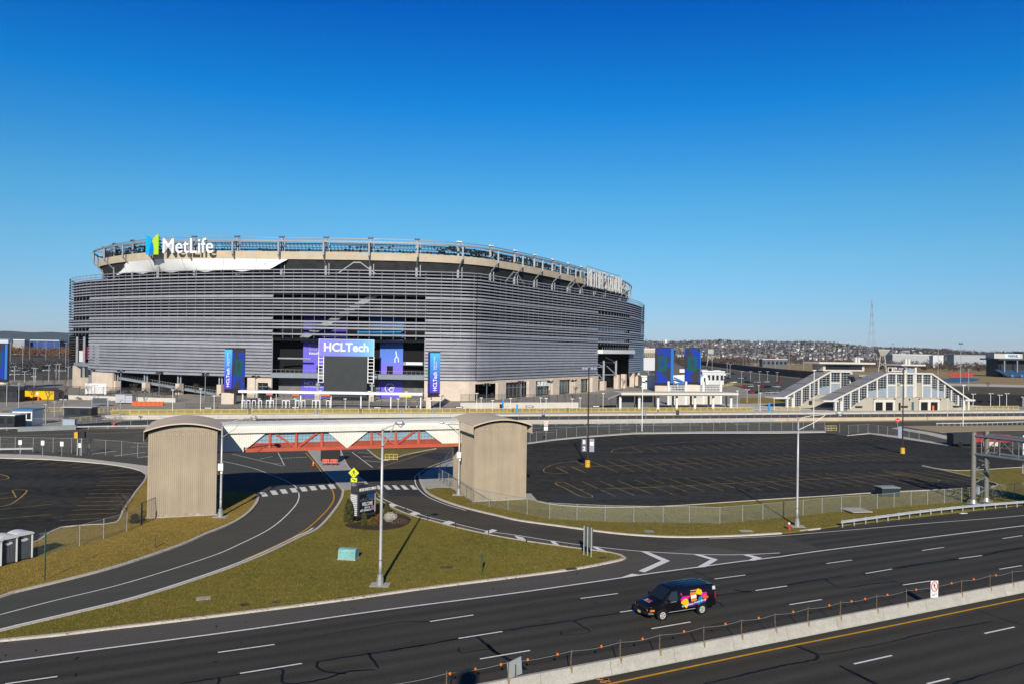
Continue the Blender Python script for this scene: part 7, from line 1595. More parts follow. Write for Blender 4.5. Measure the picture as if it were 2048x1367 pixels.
for x in (-3.8, -.7): o = simple("barrier_block", "orange plastic barrier block before the yellow container, %s one" % ("left" if x < -2 else "right"), "barrier", M_ORANGE, lambda b: (b.bb(-.95, .95, -.3, .3, 0, .9), b.bb(-.85, .85, -.2, .2, .9, 1.15)), (g0[0] + x, g0[1] - .9, 0), "orange barrier blocks by the yellow container")
g0 = G(246, 807); t = thing("site_trailer", "pale grey site trailer behind the orange barriers", "trailer", g0, R(-8)); b = MB(); b.bb(-2.6, .6, 0, 2.6, .4, 2.9); b.build("body", mat("pale_grey_cladding", (.42, .43, .46), .5), t); b = MB(); b.bb(.62, 2.9, .2, 2.4, .4, 2.7); b.build("end_section", mat("pale_grey_cladding", (.42, .43, .46), .5), t); b = MB(); b.bb(-2.7, 3.0, -.1, 2.7, 2.9, 3.05); b.build("roof", M_GREY, t); b = MB(); b.bb(-1.8, 2.2, .5, 2.1, 0, .39); b.build("wheels", M_DARK, t)
for i, px in enumerate((269, 278, 288, 297, 306, 314, 322)): g0 = G(px, 809.5); simple("water_barrier", "orange water-filled barrier in the row left of the entrance, " + nth(i, 7), "barrier", mat("bright_orange_plastic", (.80, .12, .02), .5), lambda b: (b.bb(-.72, .72, -.3, .3, 0, .7), b.bb(-.68, .68, -.16, .16, .7, 1.15)), g0, "orange water barriers")
g0 = G(200, 811); t = thing("notice_board", "dark blank board on two posts in the left yard", "board", g0); b = MB(); b.bb(-2.3, 2.3, -.06, .06, .9, 2.4); b.build("board", mat("slate_board", (.07, .085, .11), .5), t)
for x in (-2.35, 2.35): b = MB(); b.bb(x - .08, x + .08, -.08, .08, 0, 3.0); b.build("post", M_WHITE, t)
g0 = G(193, 788); simple("mobile_screen", "white printed hoarding by the stadium's left corner", "hoarding", M_WHITE, lambda b: (b.bb(-4.2, 3.6, 0, .3, .3, 4.0), b.bb(-4.0, -3.6, -.3, .6, 0, .3), b.bb(3.0, 3.4, -.3, .6, 0, .3)), g0)
yg = [(0, 838, 60, 829), (60, 829, 95, 823), (0, 832, 40, 826), (95, 823, 160, 820), (160, 828, 235, 822), (140, 845, 182, 841)]
for i, (a, ya, c, yc) in enumerate(yg): railing(G(a, ya), G(c, yc), 1.2, 0, "pale yellow barrier run in the left yard, run " + ("by the guard booth", "behind the guard booth", "at the left edge", "left of the black kiosk", "right of the black kiosk", "before the black kiosk")[i], 1.4, group="yellow barriers in the left yard")
qm = mat("queue_rail_steel", (.17, .17, .17), .5, .3)
qi = 0
for k in range(9):
    y = 834 + k * 2.0; p, q = G(118 + k * 3, y + 4), G(236 - k * 2 + (k % 3) * 14, y - 3.5); L = np.linalg.norm(q - p)
    t = thing("queue_railing", "low grey queue railing in the left yard, row %s from the back" % ORD[k], "railing", p, math.atan2((q - p)[1], (q - p)[0]), "queue railings in the left yard")
    for z in (1.0, .55): b = MB(); b.bb(0, L, -.04, .04, z - .04, z + .04); b.build("rail", qm, t)
    for s in np.arange(0, L, 2.4): b = MB(); b.bb(s - .04, s + .04, -.04, .04, 0, 1.0); b.build("post", qm, t)
wall(G(35, 862), G(152, 858), 0, .9, .4, "grey parapet of the left yard along the cross road", mat("blue_grey_concrete", (.27, .285, .29), .85, var=.15, scale=.3))
wall(G(152, 857), G(310, 847), 0, 1.0, .4, "dark parapet of the left yard before the footbridge", M_DARK)
g0 = G(141, 857); simple("steel_cabinet", "pale blue-grey cabinet panel by the left yard's parapet", "cabinet", mat("pale_steel_blue", (.33, .40, .44), .5), lambda b: (b.bb(-1.3, 1.3, -.3, .5, 0, 2.1), b.bb(-1.36, 1.36, -.36, .56, 2.1, 2.2)), (g0[0], g0[1] - .5, 0))
g0 = G(228, 856); simple("folded_arrow_board", "red-and-pink barrier frame leaning on the parapet", "barrier", mat("faded_red", (.55, .12, .12), .6), lambda b: (b.bar((-.9, 0, .2), (.7, 0, 1.7), .14), b.bar((-.6, 0, 1.2), (.9, 0, 1.5), .14), b.bar((-.2, 0, 0), (.1, 0, 1.4), .12)), g0)
# ------------------------------------------------------------------ bare winter trees
def bare_tree_mesh(seed, h, spread=.55, twigs=True):
    q = rng(seed); trunk, crown = MB(), MB()
    def grow(b, p, d, L, r, lev):
        p = np.array(p); e = p + d * L; m = p + d * L * .5 + np.array([q.uniform(-.05, .05) * L for _ in range(3)])
        b.tube([p, m, e], [r, r * .8, r * .6], 5 if lev < 2 else 3, cap=False)
        if lev >= 4: return
        n = 3 if lev else 5
        for i in range(n + (1 if lev == 2 else 0)):
            a = q.uniform(0, 6.28); t = spread * q.uniform(.55, 1.25); u = np.array([math.cos(a), math.sin(a), 0]); nd = d * math.cos(t) + u * math.sin(t) + np.array([0, 0, .18]); nd /= np.linalg.norm(nd)
            f = q.uniform(.5, 1.0); grow(crown, p + (e - p) * f, nd, L * q.uniform(.55, .78), max(r * .5, .012), lev + 1)
    grow(trunk, (0, 0, 0), np.array([0, 0, 1.0]), h * .36, h * .018, 0)
    return trunk, crown
TREES = []
M_TWIG = mat("winter_twigs", (.10, .078, .062), .9, var=.25, scale=1.5)
def bare_tree(loc, kind, label, group, sc=1.0, rz=0.0):
    while len(TREES) <= kind: TREES.append(None)
    if TREES[kind] is None:
        tr, cr = bare_tree_mesh(40 + kind * 7, 6.0, (.5, .62, .75)[kind % 3]); t = thing("bare_tree", label, "tree", loc, rz, group); tr.build("trunk", M_BARK, t); cr.build("crown", M_TWIG, t); TREES[kind] = t
    else: t = dup(TREES[kind], loc, rz, label, group)
    t.scale = (sc, sc, sc); return t
tl = [(12, 803, 1.1), (66, 807, 1.05), (95, 809, 1.15), (126, 806, 1.0), (268, 792, 1.0), (221, 796, .8), (275, 804, .95), (345, 801, 1.15), (390, 792, 1.0), (176, 792, 1.0), (324, 790, .9), (1097, 798, .8), (1150, 795, 1.0), (1245, 782, 1.2), (1128, 796, .7), (30, 785, 1.0), (50, 778, 1.2), (108, 776, 1.3), (85, 775, 1.2), (130, 778, 1.1), (985, 801, .6)]
tl.sort()
rt = rng(17)
for i, (px, py, sc) in enumerate(tl): bare_tree(G(px, py), i % 4, "small bare tree on the stadium plaza, " + nth(i, len(tl)), "bare trees on the stadium plaza", sc, rt.uniform(0, 6))
g0 = G(252, 1048); bare_tree((g0[0], g0[1], .1), 2, "small bare tree behind the fence at the left car park's edge", None, .72, 1.0)
for i, (px, py, sc, lb) in enumerate(((1450, 776, 1.35, "round brown bare tree beyond the platform shelter"), (1528, 772, 1.6, "wide reddish bare tree left of the station"), (1508, 778, 1.3, "bare tree just left of the wide reddish one"), (1560, 770, 1.2, "bare tree against the station's left roof"), (1975, 778, 1.0, "bare tree on the bank right of the station"), (1880, 780, .9, "low bare tree behind the station's right slope"))): bare_tree(G(px, py), i % 3, lb, None, sc, i)
# clipped dark hedges on the planters
def clump(n, seed, rx, ry, rz, size, b, c=(0, 0, 0), flat_=False):
    q = np.random.default_rng(seed); u = q.normal(size=(n, 3)); u /= np.linalg.norm(u, axis=1)[:, None]; rad = q.uniform(.72, 1.04, n)[:, None]; P = u * rad * np.array([rx, ry, rz]) + np.array(c)
    if flat_: P[:, 2] = np.abs(P[:, 2])
    a, d = q.normal(size=(n, 3)), q.normal(size=(n, 3)); a /= np.linalg.norm(a, axis=1)[:, None]; d /= np.linalg.norm(d, axis=1)[:, None]; s = (size * q.uniform(.5, 1.3, n))[:, None]
    V = np.stack([P - a * s, P + a * s, P + d * s * 1.2], 1).reshape(-1, 3); o = len(b.v); b.v.extend(map(tuple, V)); b.f.extend([(o + 3 * i, o + 3 * i + 1, o + 3 * i + 2) for i in range(n)]); b.mi.extend([0] * n)
M_HEDGE = mat("dark_hedge_twigs", (.045, .032, .026), .95, var=.3, scale=4); M_EVER = mat("evergreen_needles", (.040, .048, .014), .9, col2=(.105, .095, .025), scale=2.5); M_RUSSET = mat("russet_leaves", (.16, .055, .018), .9, col2=(.26, .10, .03), scale=4)
def hedge(px, py, w, h, label):
    g0 = G(px, py); t = thing("hedge", label, "hedge", g0, 0, "clipped dark hedges on the stadium plaza"); b = MB(); clump(420, int(px), w / 2, .8, h, .28, b, (0, 0, .2), True); b.build("foliage", M_HEDGE, t); b = MB(); b.tube([(0, 0, 0), (0, 0, .5)], .1, 6); b.build("stem", M_BARK, t)
hl = [(168, 798, 5.6, 1.5), (315, 801, 4.0, 1.3), (1030, 812, 3.6, 1.5), (1090, 811, 3.2, 1.3), (970, 812, 4, 1.3), (248, 786, 6, 2), (330, 788, 6, 2.6)]
hl.sort()
for i, (px, py, w, h) in enumerate(hl): hedge(px, py, w, h, "low dark hedge on the stadium plaza, " + nth(i, len(hl)))
# shrubs round the welcome sign
def shrub(px, py, top, w, label, m, n=1400, cone=False, name="shrub"):
    g0 = G(px, py); h = HT(px, py, px, top) - .1; t = thing(name, label, "shrub", (g0[0], g0[1], .12)); b = MB()
    if cone:
        for k in range(7):
            f = k / 6; r_ = w / 2 * (1.0 - .12 * f - .42 * f * f) * (1 if k else .9); clump(n // 5, int(px) + k, r_, r_, h * .13, .11, b, (0, 0, h * (.09 + .82 * f)))
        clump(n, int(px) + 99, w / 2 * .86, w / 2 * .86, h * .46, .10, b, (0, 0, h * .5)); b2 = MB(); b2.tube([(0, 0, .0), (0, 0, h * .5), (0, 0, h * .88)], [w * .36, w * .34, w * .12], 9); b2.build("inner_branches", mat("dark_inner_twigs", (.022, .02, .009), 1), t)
    else:
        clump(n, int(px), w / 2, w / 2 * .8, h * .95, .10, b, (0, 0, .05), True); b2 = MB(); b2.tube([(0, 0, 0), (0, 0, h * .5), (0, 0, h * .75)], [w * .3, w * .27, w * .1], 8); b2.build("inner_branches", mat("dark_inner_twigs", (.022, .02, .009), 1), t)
    b.build("foliage", m, t)
shrub(697, 1045, 1000, 1.05, "tall dense evergreen column shrub left of the welcome sign", M_EVER, 3000, True)
shrub(728, 1052, 1027, .5, "slim small evergreen before the welcome sign", M_EVER, 700, True)
shrub(746, 1052, 1034, 1.2, "low rounded olive shrub before the welcome sign", mat("olive_leaves", (.06, .05, .012), .9, col2=(.15, .105, .02), scale=3), 1300)
shrub(757, 1043, 1028, .9, "russet low shrub right of the sign's foot", M_RUSSET, 700)
shrub(774, 1036, 1005, .65, "upright dark evergreen between sign and boulder", M_EVER, 900, True)
shrub(783, 1030, 1018, .6, "small dark round shrub behind the boulder", M_EVER, 600)
shrub(798, 1048, 1037, 1.7, "flat brown twiggy shrub right of the boulder", mat("bare_shrub_twigs", (.085, .055, .042), .95, col2=(.13, .09, .06), scale=4), 900)
shrub(270, 1046, 1022, 1.6, "brown twiggy bush by the dark gate frame", M_TWIG, 240)
shrub(320, 1031, 1005, 1.2, "thin brown bush against the left stair tower", M_TWIG, 200)

# ------------------------------------------------------------------ hills, woods, houses far away
def hill_h(x, y):
    r1 = 51 * np.clip((y - 2050) / 750, 0, 1) ** 1.1 * (0.72 + .28 * np.cos((x - 550) / 900)) * np.clip(1.12 - np.abs(x - 500) / 3400, .25, 1)
    r1 *= np.where(x > 1250, np.clip(1 - (x - 1250) / 900 * .35, .6, 1), 1)
    w = 4 * np.sin(x / 137 + y / 210) + 3 * np.sin(x / 61 - y / 97)
    l1 = np.where(x < -300, 26, 0) * np.clip((y - 1500) / 700, 0, 1)
    return np.where(y < 2050, 0, np.clip(r1 + w * np.clip((y - 2050) / 500, 0, 1), 0, 200)) * np.where(x < -200, .55, 1) + l1 * 0
b = MB(); X_ = np.linspace(-3200, 4200, 150); Y_ = np.concatenate([np.linspace(2040, 3000, 26), [3300, 3800]])
for y in Y_:
    for x in X_: b.v.append((x, y, float(hill_h(x, min(y, 3000))) + (0.3 if y > 2040 else -.5)))
nx = len(X_)
for j in range(len(Y_) - 1):
    for i in range(nx - 1): b.f.append((j * nx + i, j * nx + i + 1, (j + 1) * nx + i + 1, (j + 1) * nx + i)); b.mi.append(0)
struct("hills", b, mat("hillside_ground", (.085, .068, .052), .95, col2=(.15, .12, .09), scale=.02, var2=.15), smooth=True)
b = MB(); xs2 = np.linspace(-9000, 1500, 120)
for i, x in enumerate(xs2):
    h_ = 135 + 42 * math.sin(x / 900) + 22 * math.sin(x / 340 + 1) + 6 * math.sin(x / 90)
    if x > -1500: h_ *= max(.3, 1 - (x + 1500) / 4000)
    b.v += [(x, 8200, 0), (x, 8800, h_ * .6), (x, 9600, h_), (x, 10800, 0)]
for i in range(len(xs2) - 1):
    for k in range(3): b.f.append((i * 4 + k, i * 4 + k + 1, (i + 1) * 4 + k + 1, (i + 1) * 4 + k)); b.mi.append(0)
struct("hills", b, mat("wooded_ridge", (.055, .06, .06), .95, var=.2, scale=.01), smooth=True)
def wood(name, pts, seed, m, hs, per=16, tw=.9):
    """many bare crowns as loose twiggy facets"""
    q = np.random.default_rng(seed); n = len(pts); P = np.repeat(np.array(pts), per, 0); H = np.repeat(q.uniform(hs[0], hs[1], n), per); u = q.normal(size=(n * per, 3)); u /= np.linalg.norm(u, axis=1)[:, None]; u *= q.uniform(.35, 1.05, (n * per, 1))
    C = P + u * np.stack([H * .40, H * .40, H * .42], 1); C[:, 2] += H * .56
    a = q.normal(size=(n * per, 3)); a[:, 2] = np.abs(a[:, 2]) + .4; a /= np.linalg.norm(a, axis=1)[:, None]; d = q.normal(size=(n * per, 3)); d /= np.linalg.norm(d, axis=1)[:, None]; s = (H * .17 * tw * q.uniform(.5, 1.3, n * per))[:, None]
    V = np.stack([C - a * s, C + a * s, C + d * s * .8], 1).reshape(-1, 3)
    me = bpy.data.meshes.new(name); me.from_pydata([tuple(v) for v in V], [], [(3 * i, 3 * i + 1, 3 * i + 2) for i in range(n * per)]); me.materials.append(m); o = bpy.data.objects.new(name, me); COL.objects.link(o); o['kind'] = 'stuff'; return o
rn = np.random.default_rng(5)
def scatter(n, fx, fy):
    x = fx(n); y = fy(n); return np.stack([x, y, hill_h(x, y)], 1)
ratio = lambda a, c: (lambda n: rn.uniform(a, c, n))
def polar(n, p0, p1, y0, y1):
    y = np.sqrt(rn.uniform(y0 ** 2, y1 ** 2, n)); x = rn.uniform((p0 - 1024) / FOC, (p1 - 1024) / FOC, n) * y; return np.stack([x, y, hill_h(x, y)], 1)
M_W1 = mat("brown_wood", (.088, .062, .045), .95, var=.3, scale=.03); M_W2 = mat("grey_wood", (.075, .066, .062), .95, var=.3, scale=.03); M_W3 = mat("dark_evergreen_wood", (.022, .026, .018), .95, var=.3, scale=.05)
wood("far_wood", polar(2600, 1280, 2080, 2120, 2850), 1, M_W2, (8, 17)); wood("far_wood", polar(900, 1280, 2080, 2150, 2850), 2, M_W3, (8, 15), 22, 1.1)
wood("far_wood", polar(700, 1850, 2090, 2300, 2900), 3, M_W1, (9, 17)); wood("far_wood", polar(1500, -60, 260, 1500, 2900), 4, M_W2, (9, 16)); wood("far_wood", polar(500, -60, 260, 1700, 2900), 6, M_W3, (8, 15), 22, 1.1)
wood("brown_wood", polar(900, 1290, 2080, 1250, 1900), 7, M_W1, (8, 13)); wood("brown_wood", polar(160, 1640, 1990, 930, 1130), 8, M_W1, (8, 12), 40, .7); wood("brown_wood", polar(70, 1660, 1960, 940, 1100), 18, M_W3, (6, 9), 40, .8)
wood("brown_wood", polar(150, 1290, 1500, 1080, 1250), 9, M_W1, (8, 13), 30, .8); wood("brown_wood", polar(420, -60, 200, 950, 1140), 10, mat("rust_brown_wood", (.15, .08, .04), .95, var=.3, scale=.03), (8, 13.5)); wood("grey_thicket", polar(60, -40, 135, 480, 640), 12, M_W2, (5, 8), 120, .45)
# houses
HM = []
def house_mesh(w, d, h, hr, wallc, roofc):
    b = MB(); b.bb(-w / 2, w / 2, -d / 2, d / 2, -3, h); b.add([(-w / 2 - .4, -d / 2 - .4, h), (w / 2 + .4, -d / 2 - .4, h), (w / 2 + .4, d / 2 + .4, h), (-w / 2 - .4, d / 2 + .4, h), (-w / 2 - .4, 0, h + hr), (w / 2 + .4, 0, h + hr)], [(0, 1, 5, 4), (2, 3, 4, 5), (1, 2, 5), (3, 0, 4)], 1)
    for x in np.arange(-w / 2 + 1.4, w / 2 - .8, 2.8):
        for z in ((1.2, 4.2) if h > 5 else (1.2,)): b.bb(x - .55, x + .55, -d / 2 - .06, -d / 2 - .01, z, z + 1.5, 2)
    return b, [wallc, roofc, M_WIN]
wallcs = [("pale white", mat("house_white", (.66, .64, .60), .7)), ("cream", mat("house_cream", (.55, .47, .36), .7)), ("grey", mat("house_grey", (.36, .37, .39), .7)), ("brick red", mat("house_brick", (.19, .095, .075), .8)), ("bluish", mat("house_blue", (.30, .38, .46), .7))]
roofcs = [mat("roof_grey", (.13, .125, .13), .8), mat("roof_brown", (.12, .085, .065), .8), mat("roof_pale", (.36, .35, .34), .8)]
hq = rng(99)
protos = {}
def far_house(x, y, label, group, wi, sc=1.0, k=0):
    z = float(hill_h(np.array([x]), np.array([y]))[0]); key = (wi, k)
    if key not in protos:
        b, ms = house_mesh(*((10, 8, 6.2, 3.2), (8, 10, 5.8, 3.6), (13, 9, 4.2, 2.8), (17, 11, 8.5, 2.2))[k], wallcs[wi][1], roofcs[(wi + k) % 3]); o = b.build("house", ms); protos[key] = o
    else: o = protos[key].copy(); COL.objects.link(o)
    o.location = (x, y, z); o.rotation_euler = (0, 0, hq.uniform(-.6, .6) + hq.choice((0, 1.57))); o.scale = (sc, sc, sc); tag(o, label, "house", group); return o
wts = (0, 0, 0, 0, 1, 1, 2, 3, 4)
pos = polar(4000, 1285, 2020, 2130, 2830); cnt = 0; used = {}
for x, y, z in pos:
    key = (int(x / 15), int(y / 46))
    if key in used: continue
    dens = 1.0 if x / y < .48 else .35
    if hq.random() > dens: continue
    used[key] = 1; wi = hq.choice(wts); k = hq.choice((0, 0, 1, 1, 2, 3)); far_house(x, y, "small %s house on the crowded hillside right of the stadium" % wallcs[wi][0], "%s houses on the right-hand hillside" % wallcs[wi][0], wi, hq.uniform(.8, 1.15), k); cnt += 1
    if cnt >= 290: break
# the rest of the hillside town as one mass
b = MB(); n2 = 0
for x, y, z in polar(5200, 1285, 2030, 2080, 2830):
    key = (int(x / 13), int(y / 38))
    if key in used: continue
    if hq.random() > (1.0 if x / y < .48 else .3): continue
    used[key] = 1; w, d, h = hq.uniform(7, 13), hq.uniform(7, 11), hq.uniform(4.5, 7.5); z = float(hill_h(np.array([x]), np.array([y]))[0]); ci = hq.choice((0, 0, 0, 1, 2, 2, 3)); b.box((x, y, z + h / 2 - 1.5), (w, d, h + 3), 0, ci); b.add([(x - w / 2 - .4, y - d / 2 - .4, z + h), (x + w / 2 + .4, y - d / 2 - .4, z + h), (x + w / 2 + .4, y + d / 2 + .4, z + h), (x - w / 2 - .4, y + d / 2 + .4, z + h), (x - w / 2, y, z + h + 3), (x + w / 2, y, z + h + 3)], [(0, 1, 5, 4), (2, 3, 4, 5), (1, 2, 5), (3, 0, 4)], 4); n2 += 1
    if n2 > 1300: break
b.build("hillside_town", [wallcs[0][1], wallcs[1][1], wallcs[2][1], wallcs[3][1], roofcs[0]], kind="stuff")
used2 = {}; cnt = 0
for x, y, z in polar(600, -40, 150, 1450, 2800):
    key = (int(x / 30), int(y / 80))
    if key in used2: continue
    used2[key] = 1; wi = hq.choice(wts); far_house(x, y, "small %s house among the far trees left of the stadium" % wallcs[wi][0], "%s houses among the left-hand trees" % wallcs[wi][0], wi, hq.uniform(.9, 1.2), hq.choice((0, 1, 2))); cnt += 1
    if cnt > 60: break
# larger far buildings
def block(px0, px1, top, Y, z0, label, m, cat="building", name="far_building", wins=0, roofm=None):
    a, c = AT(px0, top, Y), AT(px1, top, Y); t = thing(name, label, cat, ((a[0] + c[0]) / 2, Y, z0)); w = c[0] - a[0]; h = (a[2] + c[2]) / 2 - z0
    b = MB(); b.bb(-w / 2, w / 2, 0, max(12, w * .4), 0, h); b.build("wall", m, t)
    b = MB(); b.bb(-w / 2 - .5, w / 2 + .5, -.5, max(12, w * .4) + .5, h, h + max(.6, h * .05)); b.build("roof", roofm or M_WHITE, t)
    for i in range(wins): x = -w / 2 + w * (i + .5) / wins; b = MB(); b.bb(x - w / wins * .28, x + w / wins * .28, -.12, -.02, h * .35, h * .75); b.build("window", M_WIN, t)
    return t
M_WH = mat("warehouse_white", (.55, .56, .57), .6); M_WHB = mat("warehouse_blue", (.03, .07, .22), .6)
block(-30, 17, 679, 1150, 0, "white low warehouse with blue roof at the far left", M_WH, wins=0, roofm=mat("light_blue_roof", (.2, .45, .6), .5)); block(18, 49, 680, 1160, 0, "grey warehouse with white roof beside the white one", mat("warehouse_grey", (.30, .31, .31), .6), wins=0); block(49, 118, 681, 1180, 0, "long dark blue warehouse with white roof edge", M_WHB, wins=0)
block(1908, 1975, 710, 1350, 0, "long grey warehouse before the right hills", mat("warehouse_grey2", (.33, .36, .38), .6), wins=0, roofm=M_GREY); block(1866, 1887, 711, 1330, 0, "bright white small warehouse in the brown wood", M_WH); block(1785, 1862, 709, 1500, 0, "pale long warehouse beyond the brown wood", mat("warehouse_pale", (.36, .37, .38), .6), wins=0)
block(1288, 1312, 698, 1300, 0, "cream apartment block beside the stadium's right edge", mat("apartment_cream", (.50, .42, .30), .7), wins=6); block(1286, 1313, 716, 800, 0, "white low hall beside the stadium's right edge", M_WH); block(1284, 1312, 753, 400, 0, "white tent hall behind the stadium's right corner", M_WHITE); block(1405, 1448, 743, 470, 0, "white service trailers hall left of the parking fields", M_WH, wins=5)
block(1525, 1575, 718, 1130, 0, "low dark stable block with white roof by the race track", mat("stable_dark", (.10, .11, .12), .7), wins=6)
# white-domed town hall on the skyline
p = AT(1332, 678, 2650); zz = float(hill_h(np.array([p[0]]), np.array([2650.0]))[0]); t = thing("domed_church", "white domed church standing on the skyline right of the stadium", "church", (p[0], 2650, zz)); b = MB(); b.bb(-8, 8, -6, 6, -4, 10); b.build("nave", M_WHITE, t); b = MB(); b.tube([(0, 0, 9), (0, 0, 15), (0, 0, 15.5), (0, 0, 19), (0, 0, 21.5)], [4.5, 4.5, 4.2, 3.2, .4], 10); b.build("dome", M_WHITE, t); b = MB(); b.bar((0, 0, 21), (0, 0, 26), .6); b.build("spire", M_WHITE, t)
# lattice mast
Ym = 1900.0; p = AT(1743, 715, Ym); Hm = AT(1743, 599, Ym)[2]; t = thing("lattice_mast", "tall red and white lattice radio mast above the hillside town", "radio mast", (p[0], Ym, 0)); nS = 14
for i in range(nS):
    z0, z1 = Hm * i / nS, Hm * (i + 1) / nS; w0, w1 = 9.0 * (1 - i / nS) ** 1.3 + .8, 9.0 * (1 - (i + 1) / nS) ** 1.3 + .8; b = MB(); c4 = [(-1, -1), (1, -1), (1, 1), (-1, 1)]
    for k in range(4):
        a, c = c4[k], c4[(k + 1) % 4]; b.bar((a[0] * w0, a[1] * w0, z0), (a[0] * w1, a[1] * w1, z1), .38); b.bar((a[0] * w0, a[1] * w0, z0), (c[0] * w1, c[1] * w1, z1), .22)
    b.build("mast_section", mat("faded_mast_red", (.42, .30, .30), .7) if i % 2 == 0 else mat("faded_mast_white", (.52, .53, .55), .7), t)
# concrete funnel tower
Yt = 900.0; p = AT(1763, 735, Yt); zt = AT(1763, 698, Yt)[2]; z1 = AT(1763, 711, Yt)[2]; t = thing("funnel_tower", "pale concrete tower with funnel top behind the station roofs", "tower", (p[0], Yt, 0))
b = MB(); b.prism([(-6.5, -6), (6.5, -6), (6.5, 6), (-6.5, 6)], zt - 1.2, zt, bottom=True); b.add([(-6.3, -6, zt - 1.2), (6.3, -6, zt - 1.2), (6.3, 6, zt - 1.2), (-6.3, 6, zt - 1.2), (-2.6, -3, z1), (2.6, -3, z1), (2.6, 3, z1), (-2.6, 3, z1)], [(0, 1, 5, 4), (1, 2, 6, 5), (2, 3, 7, 6), (3, 0, 4, 7)]); b.build("funnel", mat("funnel_concrete", (.40, .385, .34), .8), t)
for x in (-1, 1): b = MB(); b.bar((x * 2.4, -2, z1), (x * 4.6, -2, 0), .9); b.bar((x * 2.4, 2, z1), (x * 4.6, 2, 0), .9); b.bar((x * 3.2, -2, z1 * .6), (-x * 3.6, -2, z1 * .35), .5); b.build("legs", mat("funnel_concrete", (.40, .385, .34), .8), t)
Yw = 1120.0; p = AT(1420, 730, Yw); zt = AT(1420, 698, Yw)[2]; t = thing("funnel_tower", "pale lattice tower just right of the blue screen pylons", "tower", (p[0], Yw, 0))
for x in (-1, 1): b = MB(); b.bar((x * 2.0, 0, zt * .75), (x * 4.5, 0, 0), .8); b.bar((x * 2.2, 0, zt * .6), (-x * 3.2, 0, zt * .3), .5); b.build("legs", mat("funnel_concrete", (.40, .385, .34), .8), t)
b = MB(); b.bb(-4, 4, -3, 3, zt * .75, zt); b.build("head", mat("funnel_concrete", (.40, .385, .34), .8), t)
# race course: infield, rail, pond, embankment
def gsheet(name, pp, z, m): 
    b = MB(); b.prism(gpoly(pp), z - .05, z, sides=False); return struct(name, b, m)
M_FIELD = mat("tan_infield", (.30, .205, .08), .95, col2=(.40, .285, .125), scale=.012, var2=.06)
gsheet("field", [(1425, 731), (1640, 727), (1760, 728), (2048, 738), (2150, 742), (2150, 782), (2048, 776), (1950, 768), (1870, 752), (1760, 752), (1640, 755), (1540, 746)], .03, M_FIELD)
gsheet("field", [(1600, 755), (1660, 750), (1720, 760), (1720, 775), (1600, 772)], .035, mat("brown_bank", (.12, .085, .055), .95, var=.3, scale=.05))
gsheet("water", [(1880, 759), (1900, 754.5), (1935, 754), (1962, 757), (1950, 761.5), (1905, 763)], .06, mat("pond_water", (.018, .035, .075), .35, spec=.2))
b = MB(); A_ = [G(1345, 722)[:2], G(1430, 733)[:2], G(1540, 748)[:2], G(1640, 758)[:2]]; sm = smooth(A_, 10); b.sweep(sm, [(0, 0), (-1.5, 5.2), (-6, 5.5), (-14, 0)]); struct("embankment", b, mat("dark_embankment", (.03, .028, .03), .9, var=.3, scale=.1))
rl1 = smooth([AT(px, py, G(px, py)[1]) for px, py in ((1425, 728), (1520, 729), (1640, 730), (1760, 731))], 20); guardrail(rl1, "long pale race-track rail before the brown woods", 24, 2.2)
gsheet("road", [(1560, 762), (1640, 758), (1700, 764), (1700, 800), (1560, 800)], .05, M_ASPH); gsheet("grass_verge", [(1480, 795), (1560, 792), (1600, 800), (1580, 812), (1480, 812)], .04, M_GRASS2)
gsheet("embankment", [(1880, 772), (2150, 775), (2150, 812), (1900, 812)], .05, mat("olive_bank", (.085, .066, .03), .95, col2=(.13, .095, .045), scale=.1)); gsheet("road", [(1860, 765), (2150, 771), (2150, 776), (1880, 770)], .055, M_CONC2)
wall(G(1905, 808), G(2080, 812), 0, 4.2, .5, "long dark screen wall behind the platform right of the station", mat("dark_windscreen", (.012, .013, .016), .8), "screen_wall")
# grandstand
p = AT(2018, 745, 760); t = thing("grandstand", "race-track grandstand with dark front, blue seats and white boxes", "grandstand", (p[0], 760, 0)); Hs = AT(2018, 706, 760)[2]
def PGS(name, m, fn): b = MB(); fn(b); return b.build(name, m, t)
PGS("seating", mat("blue_stand_seats", (.04, .09, .17), .7, var=.3, scale=.3), lambda b: b.add([(-14, -22, .5), (40, -22, .5), (40, 0, 7), (-14, 0, 7)], [(0, 1, 2, 3)])); PGS("front", M_DARK, lambda b: b.bb(-10, 40, 0, 20, 0, 16)); PGS("roof", mat("stand_roof_dark", (.05, .06, .07), .6), lambda b: b.bb(-15, 42, -8, 22, 16, 17.4)); PGS("upper_box", mat("stand_cream", (.5, .48, .44), .6), lambda b: b.bb(-13, 14, 2, 16, 17.4, 22)); PGS("upper_box", mat("stand_roof_dark", (.05, .06, .07), .6), lambda b: b.bb(14.1, 42, 2, 16, 17.4, 24))
lb_ = PGS("sign_panel", mat("pale_sign_panel", (.62, .68, .72), .5), lambda b: b.bb(-3, 11, 1.8, 1.98, 18, 21.8)); put_text("FANDUEL", 2.4, 9.5, (5, 1.7, 19.9), (1, 0, 0), (0, 0, 1), .1, "lettering", M_WHB, lb_, bold=.03, world=False)
for i in range(5): PGS("blue_panel", M_BLUE, lambda b: b.bb(-12 + i * 9, -9.5 + i * 9, -22.3, -22.05, .5, 3))
for i in range(4): PGS("column", M_STRUT, lambda b: b.bb(-9 + i * 12, -8 + i * 12, -7, -6, 0, 16))
